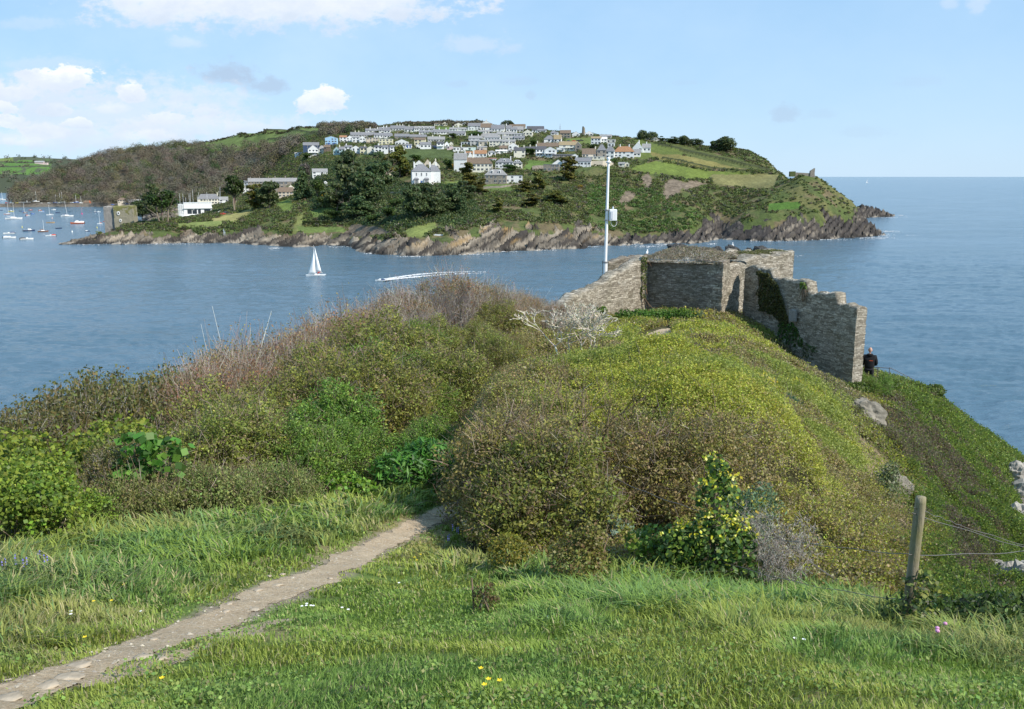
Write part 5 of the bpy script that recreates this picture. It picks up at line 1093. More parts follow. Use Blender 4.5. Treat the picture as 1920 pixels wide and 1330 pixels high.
# ---- flagpole with its radio box
def flagpole():
    b = pt(1134, 527, 47.5); t = pt(1141, 303, 47.5); L_ = t-b; o = empty("flagpole", b); tag(o, "tall white flagpole with a white box halfway up, behind the castle wall", "flagpole")
    mb = MB(); f = lambda k: L_*k
    mb.tube((0, 0, -1.5), f(.16), .125, .120, 16); mb.tube(f(.16), f(.985), .088, .062, 20); mb.build("pole", M_WHITE, o)
    m2 = MB(); top = f(.985); m2.lathe([(.05, 0), (.13, .03), (.14, .07), (.05, .12), (.07, .17), (.10, .23), (.07, .30), (.01, .33)], 14, tuple(top)); m2.build("finial", M_WHITE, o, True)
    c = f(.555); m3 = MB(); m3.box(.12, .52, -.18, .18, c.z-.28, c.z+.32); box = m3.build("radio_box", M_WHITE, o, bevel=.03); box.location = (c.x, c.y, 0)
    m4 = MB(); m4.box(.18, .30, -.205, -.181, c.z-.18, c.z+.22); m4.tube((.32, 0, c.z+.32), (.32, 0, c.z+.46), .04); x = m4.build("box_panel", plain("pale_grey_paint", (.55, .58, .62), .5, .05), box)
    m5 = MB()
    for k in (-.25, .28): m5.lathe([(.115, c.z+k-.035), (.125, c.z+k-.03), (.125, c.z+k+.03), (.115, c.z+k+.035)], 12, (c.x, c.y, 0)); m5.box(c.x, c.x+.15, c.y-.03, c.y+.03, c.z+k-.025, c.z+k+.025)
    z = f(.16); m5.lathe([(.13, z.z-.05), (.14, z.z-.04), (.14, z.z+.04), (.13, z.z+.05)], 12, (z.x, z.y, 0)); m5.build("clamps", plain("grey_metal", (.3, .3, .3), .5, .1, metal=.6), o)
    m6 = MB(); pr = None
    for i in range(9):
        a = math.pi*i/8; q = Vector((c.x+.38+.16*math.cos(a), -.05, c.z-.32-.26*math.sin(a)))
        if pr: m6.tube(pr, q, .012, n=5)
        pr = q
    m6.build("cable", M_WHITE, o)
flagpole()
# ---- fence
M_WOOD = None
def wood():
    m = Mat("weathered_post"); v = m.obj((6, 6, 1)); f = m.noise(3, 6, v, .7, .4); g = m.noise(3, 4, m.obj()); c = m.ramp(f, [(.3, (.17, .14, .09)), (.55, (.29, .25, .18)), (.75, (.40, .36, .29))])
    c = m.mix(m.math('MULTIPLY', m.ramp(g, [(.45, (0,)*3), (.62, (1,)*3)]), .6), c, (.20, .19, .06)); return m.fin(c, .9, m.bump(f, .8, .02), .15)
M_WOOD = wood(); M_WIRE = plain("wire", (.17, .16, .15), .6, .2, 30, .4, .3)
def fence():
    g = near_at(1697, 1192, 6); Y = g.y; top = pt(1727, 932, Y-.02); o = empty("wire_fence", g); tag(o, "post and wire fence along the cliff edge with a leaning weathered post", "fence")
    def post(base, tp, r, lab=None):
        L_ = tp-base; n = 30; mb = MB(); vs = []; fs = []; m_ = 14
        for i in range(n+1):
            c = base-g+L_*(-.12+1.12*i/n)
            for j in range(m_):
                a = 6.283*j/m_; rr = r*(1.05-.1*i/n)*(1+.07*float(vnoise(math.cos(a)*2, math.sin(a)*2, i*.15))-.03)*(.93 if i == n else 1); vs.append((c.x+rr*math.cos(a), c.y+rr*math.sin(a), c.z))
        for i in range(n):
            for j in range(m_): fs.append([i*m_+j, i*m_+(j+1) % m_, (i+1)*m_+(j+1) % m_, (i+1)*m_+j])
        fs.append([n*m_+j for j in range(m_)]); mb.add(vs, fs); p = mb.build("post", M_WOOD, o, True)
        if lab: p['label'] = lab
    post(g, top, .038, "leaning round post, bare and weathered")
    g2 = near_at(1335, 1098, 6); top2 = pt(1342, 890, g2.y+.05); post(g2, top2, .045, "post swallowed by ivy, only its top showing")
    def wire(a, b, sag, r=.0032, n=24):
        pr = None; mb = MB()
        for i in range(n+1):
            t = i/n; q = a.lerp(b, t)-g; q.z -= sag*4*t*(1-t)+.006*math.sin(t*23)
            if pr is not None: mb.tube(pr, q, r, n=5)
            pr = q
        mb.build("wire", M_WIRE, o)
    Yp = Y; far = 12.5
    wire(pt(1711, 962, Yp-.07), pt(2080, 1062, 9.3), .04); wire(pt(1714, 952, Yp-.07), pt(1800, 985, 8.3), .0); wire(pt(1800, 985, 8.3), pt(2080, 1060, 9.2), .03)
    wire(pt(1704, 1040, Yp-.07), pt(2080, 1010, 9.6), .06); wire(pt(1395, 1000, 9.1), pt(1704, 1040, Yp-.07), .02); wire(pt(1350, 915, g2.y-.06), pt(1640, 1140, 8.6), .04); wire(pt(1352, 935, g2.y-.06), pt(1668, 1148, 8.6), .03)
    wire(pt(1120, 880, 10.6), pt(1338, 965, g2.y-.06), .05); wire(pt(1704, 1126, Yp-.07), pt(2080, 1120, 9.6), .03); wire(pt(1345, 1050, g2.y-.1), pt(1700, 1126, Yp-.07), .05)
fence()
# ---- rocks poking out of the slope and out of the sea
def rock(name, label, loc, sx, sy, sz, seed, mat, grp=None, rz=0):
    bm = bmesh.new(); bmesh.ops.create_icosphere(bm, subdivisions=4, radius=1)
    for v in bm.verts:
        c = v.co; n = fbm(c.x*1.4+seed, c.y*1.4, c.z*1.4, 4); n2 = abs(float(vnoise(c.x*2+c.z*3+seed, c.y*2, 1))*2-1)
        n3 = float(vnoise(c.x*5+seed, c.y*5, c.z*7)); q_ = round((float(n)+.3*n2)*7)/7; v.co = Vector((c.x*sx, c.y*sy, c.z*sz))*(.5+.75*q_+.16*n3)
    me = bpy.data.meshes.new(name); bm.to_mesh(me); bm.free(); me.materials.append(mat); o = bpy.data.objects.new(name, me); col.objects.link(o); o.location = loc; o.rotation_euler = (0, .3, rz); tag(o, label, "rock", grp); return o
M_RK = plain("pale_rock", (.20, .18, .145), .9, .35, 5, .1, bump=.04); M_RKD = plain("dark_sea_rock", (.045, .043, .04), .7, .4, .6, .3, bump=.3)
g = near_at(1610, 800, 20); rock("rock", "pale slab of rock jutting from the slope below the castle wall", Vector((g.x, g.y-.3, g.z+.45)), .75, .5, .55, 3, M_RK)
for px_, py_, s_, lb_ in [(1668,930,.6,"pale rock showing through the bare earth halfway down the slope"),(1735,1075,.5,"pale rock behind the leaning fence post")]:
    g = near_at(px_, py_, 9); rock("rock", lb_, Vector((g.x, g.y, g.z+.2)), s_*.9, s_*.6, s_*.7, int(px_), M_RK)
for i, (px, py, w_, h_) in enumerate([(1345,474,16,9),(1375,471,20,8),(1405,471,9,5),(1428,472,20,10),(1278,470,34,10)]):
    u, a, b = ray(px, py); d = -H*a/b; rock("sea_rock", ["low black sea rock behind the castle, left one","black sea rock with a white bird on it behind the castle","small black rock in the water between two larger ones","black sea rock behind the castle, farthest right","broad dark rock showing just over the turf topped wall"][i], Vector((u*d/a, d, 0)), w_*d/F*.75, w_*d/F*.5, h_*d/F*1.1, 20+i, M_RKD, "black rocks in the water behind the castle")
def gull(loc, s, label):
    o = empty("seagull", loc, random.uniform(0, 3)); tag(o, label, "bird"); o.scale = (s,)*3
    bm = bmesh.new(); bmesh.ops.create_uvsphere(bm, u_segments=14, v_segments=10, radius=1)
    for v in bm.verts:
        x, y, z = v.co; k = 1-.35*x*x; v.co = Vector((x*.26, y*.10*k, z*.11*k+.22+x*.07))
    b2 = bmesh.ops.create_uvsphere(bm, u_segments=10, v_segments=8, radius=.065)['verts']
    for v in b2: v.co += Vector((.24, 0, .38))
    me = bpy.data.meshes.new("body"); bm.to_mesh(me); bm.free(); me.materials.append(M_WHITE); me.polygons.foreach_set("use_smooth", [True]*len(me.polygons)); k = bpy.data.objects.new("body", me); col.objects.link(k); k.parent = o
    mb = MB()
    for sg in (-1, 1): mb.add([(-.32, sg*.05, .22), (.10, sg*.11, .30), (-.05, sg*.12, .22), (-.34, sg*.02, .19)], [[0, 1, 2, 3]])
    mb.build("wing", plain("gull_grey", (.35, .37, .40), .7, .1), o); m3 = MB(); m3.tube((.3, 0, .38), (.38, 0, .36), .018, .004, 6); m3.build("beak", plain("beak_yellow", (.6, .45, .05), .5), o)
    m4 = MB(); m4.tube((.02, .03, 0), (.02, .03, .15), .008, n=5); m4.tube((.02, -.03, 0), (.02, -.03, .15), .008, n=5); m4.build("leg", plain("leg_pink", (.5, .3, .25), .6), o)
u, a, b = ray(1372, 468); d = -H*a/b; gull(Vector((u*d/a, d-2, 4.0)), 6.0, "white seabird standing on a black rock beyond the castle") if False else None
p = pt(1213, 479, 46.2); gull(p, .65, "white gull perched on the left corner of the castle wall")
# ---- navigation mark on the rock (white perch)
def perch():
    u, a, b = ray(1373, 470); d = -H*a/b; o = empty("sea_marker", Vector((u*d/a, d, 1.0))); tag(o, "small white sea marker standing on the black rock behind the castle", "sea marker"); h = 12*d/F
    mb = MB(); mb.lathe([(.9, 0), (.8, h*.6), (.35, h*.65), (.3, h)], 10); mb.build("column", M_WHITE, o)
perch()
# ---- the man by the railing
def skinbody(name, pts, edges, rad, mat, parent, sub=2):
    me = bpy.data.meshes.new(name); me.from_pydata(pts, edges, []); me.materials.append(mat); o = bpy.data.objects.new(name, me); col.objects.link(o)
    if parent: o.parent = parent
    m = o.modifiers.new('s', 'SKIN'); m.use_smooth_shade = True
    for i, r in enumerate(rad): me.skin_vertices[0].data[i].radius = r if isinstance(r, tuple) else (r, r)
    me.skin_vertices[0].data[0].use_root = True
    m2 = o.modifiers.new('u', 'SUBSURF'); m2.levels = sub; m2.render_levels = sub; return o
def man():
    Y = 40.0; X = ray(1629.5, 690)[0]*Y/ray(1629.5, 690)[1]; z = pt(1634, 729, Y).z; o = empty("person", (X, Y, z), R(-20)); o.scale = (1.08,)*3
    tag(o, "bald man in a black hooded jacket seen from behind, leaning on a railing", "person")
    skin = plain("skin", (.50, .30, .22), .6, .08); jk = plain("black_jacket", (.012, .012, .014), .75, .2, 20, .25, bump=.01); tr = plain("dark_trousers", (.02, .02, .024), .85, .2, 20)
    # front = +y (looks out to sea)
    pts = [(0,0,.95),(0,.02,1.15),(0,.04,1.36),(0,.09,1.47),(0,.13,1.55), (-.19,.05,1.38),(-.24,.08,1.12),(-.22,.28,.98),(-.21,.36,.96), (.19,.05,1.38),(.25,.08,1.12),(.23,.28,.98),(.22,.36,.96), (-.10,0,.88),(-.11,.03,.50),(-.12,-.01,.10),(-.12,.12,.05), (.10,0,.88),(.11,.03,.50),(.12,-.01,.10),(.12,.12,.05)]
    E_ = [(0,1),(1,2),(2,3),(3,4),(2,5),(5,6),(6,7),(7,8),(2,9),(9,10),(10,11),(11,12),(0,13),(13,14),(14,15),(15,16),(0,17),(17,18),(18,19),(19,20)]
    rd = [.07,.07,.07,.055,.055,.03,.03,.033,.03,.03,.03,.033,.03,.095,.065,.045,.04,.095,.065,.045,.04]
    body = skinbody("body", pts, E_, rd, skin, o)
    # head with ears, nose; joined surface of its own mesh under body
    bm = bmesh.new(); bmesh.ops.create_uvsphere(bm, u_segments=24, v_segments=18, radius=1)
    for v in bm.verts:
        x, y, zc = v.co; w_ = .078*(1-.18*max(0, -zc)); v.co = Vector((x*w_, y*.098+.14+(.012*max(0, -zc) if y > 0 else 0), zc*.118+1.66))
        if y > .8 and abs(x) < .25 and -.3 < zc < .1: v.co.y += .022
    for sg in (-1, 1):
        r_ = bmesh.ops.create_uvsphere(bm, u_segments=8, v_segments=6, radius=1)['verts']
        for v in r_: v.co = Vector((v.co.x*.012+sg*.080, v.co.y*.02+.135, v.co.z*.032+1.655))
    for sg in (-1, 1):
        r_ = bmesh.ops.create_uvsphere(bm, u_segments=8, v_segments=6, radius=1)['verts']
        for v in r_: v.co = Vector((v.co.x*.013+sg*.03, v.co.y*.01+.23, v.co.z*.009+1.665))
    me = bpy.data.meshes.new("head"); bm.to_mesh(me); bm.free(); me.materials.append(skin); me.polygons.foreach_set("use_smooth", [True]*len(me.polygons)); h = bpy.data.objects.new("head", me); col.objects.link(h); h.parent = o
    jp = [(0,0,.80),(0,.02,1.12),(0,.04,1.36),(0,.06,1.45),(-.20,.05,1.385),(-.26,.08,1.12),(-.235,.25,1.0),(.20,.05,1.385),(.27,.08,1.12),(.245,.25,1.0)]
    skinbody("jacket", jp, [(0,1),(1,2),(2,3),(2,4),(4,5),(5,6),(2,7),(7,8),(8,9)], [(.23,.17),(.22,.17),(.24,.17),(.13,.11),.12,.085,.065,.12,.085,.065], jk, o)
    skinbody("trousers", [(0,0,.93),(-.11,0,.85),(-.12,.03,.50),(-.12,0,.10),(.11,0,.85),(.12,.03,.50),(.12,0,.10)], [(0,1),(1,2),(2,3),(0,4),(4,5),(5,6)], [(.15,.12),.115,.085,.07,.115,.085,.07], tr, o)
    bm = bmesh.new(); bmesh.ops.create_uvsphere(bm, u_segments=16, v_segments=10, radius=1)
    for v in bm.verts: v.co = Vector((v.co.x*.13, v.co.y*.075-.04, v.co.z*.075+1.47+.03*abs(v.co.x)))
    me = bpy.data.meshes.new("hood"); bm.to_mesh(me); bm.free(); me.materials.append(jk); me.polygons.foreach_set("use_smooth", [True]*len(me.polygons)); h = bpy.data.objects.new("hood", me); col.objects.link(h); h.parent = o
    mb = MB(); mb.box(-.02, .13, -.158, -.150, 1.245, 1.275); mb.build("stripe", plain("red_print", (.55, .09, .03), .6), o).location = (0, 0, 0)
    # five fingers on each hand, closed over the rail
    fg = MB()
    for sg in (-1, 1):
        for k in range(4):
            x = sg*.21+(-.03+.02*k); L_ = (.04, .047, .044, .036)[k]; fg.tube((x, .37, .975), (x, .40+L_*.3, .968), .009, .008, 6); fg.tube((x, .40+L_*.3, .968), (x, .415+L_*.3, .968-L_), .008, .007, 6)
        fg.tube((sg*.21-sg*.03, .33, .96), (sg*.21-sg*.045, .375, .935), .011, .009, 6)
    fg.build("hands", skin, o, True)
    sh = MB()
    for sg in (-1, 1): sh.lathe([(.055, 0), (.065, .03), (.05, .09)], 10, (sg*.12, .02, 0)); sh.box(sg*.12-.05, sg*.12+.05, .0, .18, 0, .06)
    sh.build("shoe", M_DARK, o)
    # railing
    rl = empty("railing", (X, Y, z), R(-20)); tag(rl, "thin dark metal railing in front of the man above the bushes", "railing"); mm = plain("rail_metal", (.16, .15, .15), .5, .2, 10, .5, metal=.5)
    mb = MB(); mb.tube((-.4, .42, .95), (.9, .42, .95), .018); mb.tube((-.4, .42, .5), (.9, .42, .5), .014); mb.tube((.35, -.35, .42), (.35, .42, .42), .014); mb.tube((-.4, -.35, .55), (.62, -.35, .55), .016); mb.build("rail", mm, rl)
    for x, y, zt in ((-.1, .42, .95), (.4, .42, .95), (.9, .42, .98), (-.25, -.35, .58), (.55, -.35, .60), (.2, -.35, .56)):
        q = MB(); q.tube((x, y, -.9), (x, y, zt), .017); q.build("upright", mm, rl)
    dr = MB(); dr.tube((.9, .42, .98), (2.1, 1.5, .25), .015); dr.build("rail", mm, rl)
man()
# ---- pale broken crags low on the right, below the fence
def crags():
    r = np.random.default_rng(8); k = 0
    for (px, py, s) in [(1905,905,.55),(1925,950,.7),(1915,1000,.6),(1935,1050,.7),(1850,1098,.35),(1872,1112,.45),(1895,1128,.5),(1918,1120,.55),(1860,1140,.35),(1900,1160,.4),(1935,1150,.6),(1845,1118,.3)]:
        g = near_at(px, py, 12); m = MB(); o = rock("crag", "jagged white rock of the crag at the right edge, " + ["topmost","second from the top","third from the top","in the middle","leftmost of the lower group","beside the leftmost lower one","centre of the lower group","right of the lower centre","low under the leftmost lower one","bottom of the lower group","low on the right edge","small, at the left tip"][k], g+Vector((0, 0, s*.55)), s*1.35, s*.9, s*1.25, 31+k*3, M_RKW, "white crags at the right edge", r.uniform(0, 3)); k += 1
M_RKW = plain("pale_crag", (.31, .285, .245), .95, .35, 4, .1, bump=.08)
crags()
# ================================================================== trees of the far shore
def crown_mesh(name, blobs, n, s, pal, parent, seed, flat=0., asp=.8, mat=None, under=.5):
    r = np.random.default_rng(seed); p, d, b = lobes(n, blobs, r, (.55, 1.08), under)
    kf = (fbm(p[:, 0]*.45+seed, p[:, 1]*.45, p[:, 2]*.7, 2) > .36) | (r.random(n) < .3); p = p[kf]; d = d[kf]
    nr = d+np.array([0, 0, .6+flat]); V, Fq, C = leaves(p, s*r.uniform(.6, 1.4, len(p)), pick(len(p), pal, r, .2), asp, nr, .7, r)
    return meshnp(name, V, [Fq], mat or M_LEAF, parent, C)
DK = [(.085,.125,.048,4),(.115,.155,.055,3),(.06,.095,.038,2),(.14,.175,.06,1)]
GO = [(.19,.18,.035,3),(.14,.14,.03,3),(.08,.10,.028,3),(.24,.21,.04,1)]
MG = [(.07,.12,.025,3),(.10,.155,.03,2),(.05,.08,.02,2)]
BG = [(.16,.14,.115,3),(.12,.105,.085,2),(.20,.18,.15,1)]
TRK = [(.20,.17,.13,1),(.15,.125,.10,1)]
def tree(kind, seed):
    """unit tree about 10 m high, 9 m wide"""
    r = np.random.default_rng(seed); t = empty({'pine': "pine_tree", 'cypress': "cypress_tree", 'dome': "windswept_tree", 'round': "broadleaf_tree", 'bare': "bare_tree", 'conifer': "conifer_tree", 'trunked': "pine_tree"}[kind])
    if kind == 'pine':
        bl = [(r.uniform(-2.8, 2.8), r.uniform(-2.2, 2.2), r.uniform(.8, 8.6), r.uniform(1.6, 2.6), r.uniform(1.5, 2.3), r.uniform(.8, 1.3)) for _ in range(17)]+[(0, 0, 9, 1.8, 1.8, .9), (0, 0, 5, 2.8, 2.5, 1.6)]; pal = DK; n = 5600; fl = .8
    elif kind == 'cypress':
        bl = [(r.uniform(-3.4, 3.4)*(1-z/13), r.uniform(-2, 2), z, r.uniform(1.8, 2.7)*(1.1-z/16), 1.8, .6) for z in np.linspace(1.2, 9.2, 13)]; pal = GO; n = 5000; fl = 1.5
    elif kind == 'dome': bl = [(0, 0, 3.5, 4.6, 3.5, 4.6), (-2.5, 0, 3, 2.4, 2.2, 3.2), (2.6, 0, 2.5, 2.6, 2.2, 3)]; pal = DK; n = 3200; fl = .2
    elif kind == 'round': bl = [(r.uniform(-2.5, 2.5), r.uniform(-2, 2), r.uniform(2.5, 7.5), 2.2, 2.1, 1.9) for _ in range(8)]; pal = MG; n = 2600; fl = .3
    elif kind == 'conifer': bl = [(r.uniform(-.4, .4), 0, z, 3.6*(1-z/11.5)+.4, 3.2*(1-z/11.5)+.4, 1.0) for z in np.linspace(1.2, 9.6, 9)]; pal = DK; n = 2400; fl = .8
    elif kind == 'trunked': bl = [(r.uniform(-3, 3), r.uniform(-2, 2), r.uniform(5.4, 9), 2.1, 1.9, 1.2) for _ in range(10)]; pal = [(.05,.085,.02,4),(.07,.11,.025,3),(.03,.05,.015,2)]; n = 2800; fl = .8
    if kind == 'bare': bl = [(0, 0, 8.4, 2.6, 2.2, 1.2), (-1.5, 0, 7.2, 1.3, 1.2, .7), (1.6, 0, 7.6, 1.3, 1.2, .7)]; pal = BG; n = 420; fl = 0
    crown_mesh("crown", bl, n, .78, pal, t, seed, fl, .75)
    P0, P1, Ra, Rb, tips = skeleton([(0, 0, -1.5)] if kind != 'trunked' else [(-1.6, 0, -1.5), (-.2, .3, -1.5), (1.3, 0, -1.5)], [(0, 0, 1)] if kind != 'trunked' else [(-.1, 0, 1), (0, 0, 1), (.12, 0, 1)], 5.8 if kind in ('pine', 'trunked', 'bare') else 3.8, .32, gens=3, kids=3, spread=.55, up=.25, seed=seed, shrink=.6)
    V, Fq = tubes(P0, P1, Ra, Rb, 5); meshnp("trunk", V, [Fq], M_TWIG, t, np.repeat(pick(len(P0), TRK, r), 10, 0)); return t
PROTO = {}
def put_tree(kind, px, py, w_, h_, label, group=None, var=0, rz=None, d=None):
    key = (kind, var)
    g = far_at(px, py) if d is None else pt(px, py, d)
    s = g.y/F; sx_ = w_*s/9.5; sz_ = h_*s/10.0; rz = random.uniform(0, 6.28) if rz is None else rz
    if key not in PROTO: PROTO[key] = o = tree(kind, 100+len(PROTO)*7); o.location = g; o.rotation_euler = (0, 0, rz); o.scale = (sx_, sx_, sz_)
    else: o = dup(PROTO[key], g, rz, (sx_, sx_, sz_))
    if 'group' in o: del o['group']
    tag(o, label, "tree", group); return o
TR = [
 ('trunked',310,418,56,58,"dark green pine on a pale bare trunk standing on the point beside the blockhouse"),('pine',288,412,46,62,"spreading flat topped pine behind the pale trunked pine on the point"),('pine',268,412,36,34,"low dark tree between the blockhouse and the tall pines"),
 ('trunked',438,396,52,64,"tall pine with three bare trunks right of the white clubhouse"),('cypress',480,394,46,48,"golden green cypress right of the three trunked pine"),('pine',505,393,44,50,"dark wind thinned pine below the long stone terrace"),
 ('conifer',568,374,46,56,"dark conical conifer below the long stone terrace's right end"),('bare',574,372,34,66,"tall nearly bare tree with a straight pale trunk in front of the conifer"),('round',598,372,30,38,"dark green bushy tree right of the bare trunked tree"),
 ('pine',655,378,66,92,"big dark pine, tallest of the grove left of the white villa"),('pine',632,396,50,50,"lower dark pine under the big pine on its left"),('pine',690,388,62,62,"dark pine spreading on the right of the big pine"),('pine',712,352,54,66,"dark tree behind the grove, below the white terrace houses"),('pine',672,408,60,40,"dark bushy pine hanging above the cliff at the bottom of the grove"),('pine',648,338,40,44,"dark tree at the back of the grove"),
 ('cypress',748,334,54,58,"golden cypress standing between grove and white villa"),('cypress',722,336,34,40,"olive cypress left of the golden cypress"),
 ('pine',778,414,56,62,"dark spreading tree on the cliff below the white villa"),('pine',812,408,56,56,"dark pine on the cliff, between two others below the villa's right side"),('pine',846,398,54,54,"dark pine right of those below the villa"),('pine',800,376,40,34,"small dark pine just beneath the villa garden"),('conifer',868,404,30,38,"dark round tree at the right end of the pines under the villa"),('pine',868,372,46,34,"dark layered tree below the golden cypress by the cream house"),
 ('cypress',876,352,46,46,"golden topped cypress in front of the cream hipped house"),('cypress',900,362,32,26,"small olive cypress right of the golden topped one"),
 ('cypress',1066,338,44,44,"broad dark and golden cypress right of the slate roofed bungalow"),('cypress',936,400,32,28,"small golden cypress alone on the cliff slope"),('cypress',1008,356,36,34,"golden green cypress with a visible grey trunk"),('cypress',984,360,34,24,"flat wind pruned cypress left of the trunked cypress"),
 ('cypress',1000,386,50,22,"low golden hedge like cypress, left one of the pair"),('cypress',1040,382,52,24,"low golden hedge like cypress, right one of the pair"),('round',1148,309,18,14,"bright green round bush beside the white flagpole top"),
 ('dome',952,236,24,14,"dark dome shaped tree on the skyline above the town"),('pine',894,230,12,8,"small dark tree on the skyline left of the dome tree"),
 ('dome',1205,262,24,20,"dark windswept tree on the skyline, left half of a pair"),('dome',1222,262,26,18,"dark windswept tree on the skyline, right half of a pair"),('pine',1240,268,16,12,"small dark tree right of the skyline pair"),
 ('pine',1262,270,28,12,"low dark tree on the ridge behind the fields"),('dome',1282,272,26,18,"dark wind cut tree left of the ridge's flat tree"),('dome',1302,274,30,14,"flat dark wind cut tree on the open ridge"),
 ('dome',1358,280,50,28,"big dark windswept tree crowning the ridge at right"),('round',1340,278,20,16,"small bushy tree tucked left of the big windswept tree"),
 ('round',780,303,26,14,"green garden tree above the golden cypress"),('round',1098,303,14,10,"small garden tree by the stone house"),('round',955,326,30,16,"dark shrubby tree right of the grey roofed white house"),('round',840,318,20,22,"green garden tree between the villa and the tall white house"),('round',992,293,30,14,"green garden tree below the cream terrace"),('round',1112,284,18,14,"grey green tree left of the modern white house"),('round',850,262,18,12,"green tree in the gap below the upper terraces"),('round',1000,274,20,12,"yellow green tree behind the long brown roof"),('round',893,262,24,14,"dark green trees between two rows of terraces"),
 ('round',470,384,20,14,"green shrubby tree by the lawn under the pine"),('round',606,392,26,20,"green garden tree above the small lawn"),('round',622,414,34,22,"dark garden tree beside the clipped hedge"),('round',576,300,20,14,"yellow green tree under the white shed"),('round',700,420,30,18,"green bush on the cliff edge under the grove"),('round',730,412,34,26,"mid green cliff shrub left of the dark pines"),('round',745,388,30,18,"green slope tree left below the villa"),
]
for i, (k_, px, py, w_, h_, lab) in enumerate(TR): put_tree(k_, px, py, w_, h_, lab, var=i % 3 if k_ in ('pine', 'cypress') else 0)
def gorse():
    for px, py, w_, lab in [(612,372,16,"round bush ablaze with orange flowers in the garden"),(849,316,14,"orange flowering bush behind the villa"),(1088,350,9,"small orange gorse bush on the slope")]:
        g = far_at(px, py); s = g.y/F*w_/9.5; t = empty("flowering_bush", g); t.scale = (s, s, s); tag(t, lab, "bush"); crown_mesh("foliage", [(0, 0, 2, 4.5, 4, 3.5), (2, 0, 3, 3, 3, 2.5)], 900, .9, [(.45,.22,.02,3),(.12,.15,.02,2),(.35,.28,.03,2)], t, 9)
        P0 = np.array([[0, 0, -1.]]); V, Fq = tubes(P0, P0+np.array([[0, 0, 3.]]), np.array([.3]), np.array([.2]), 5); meshnp("stem", V, [Fq], M_TWIG, t, np.repeat(pick(1, TRK), 10, 0))
gorse()
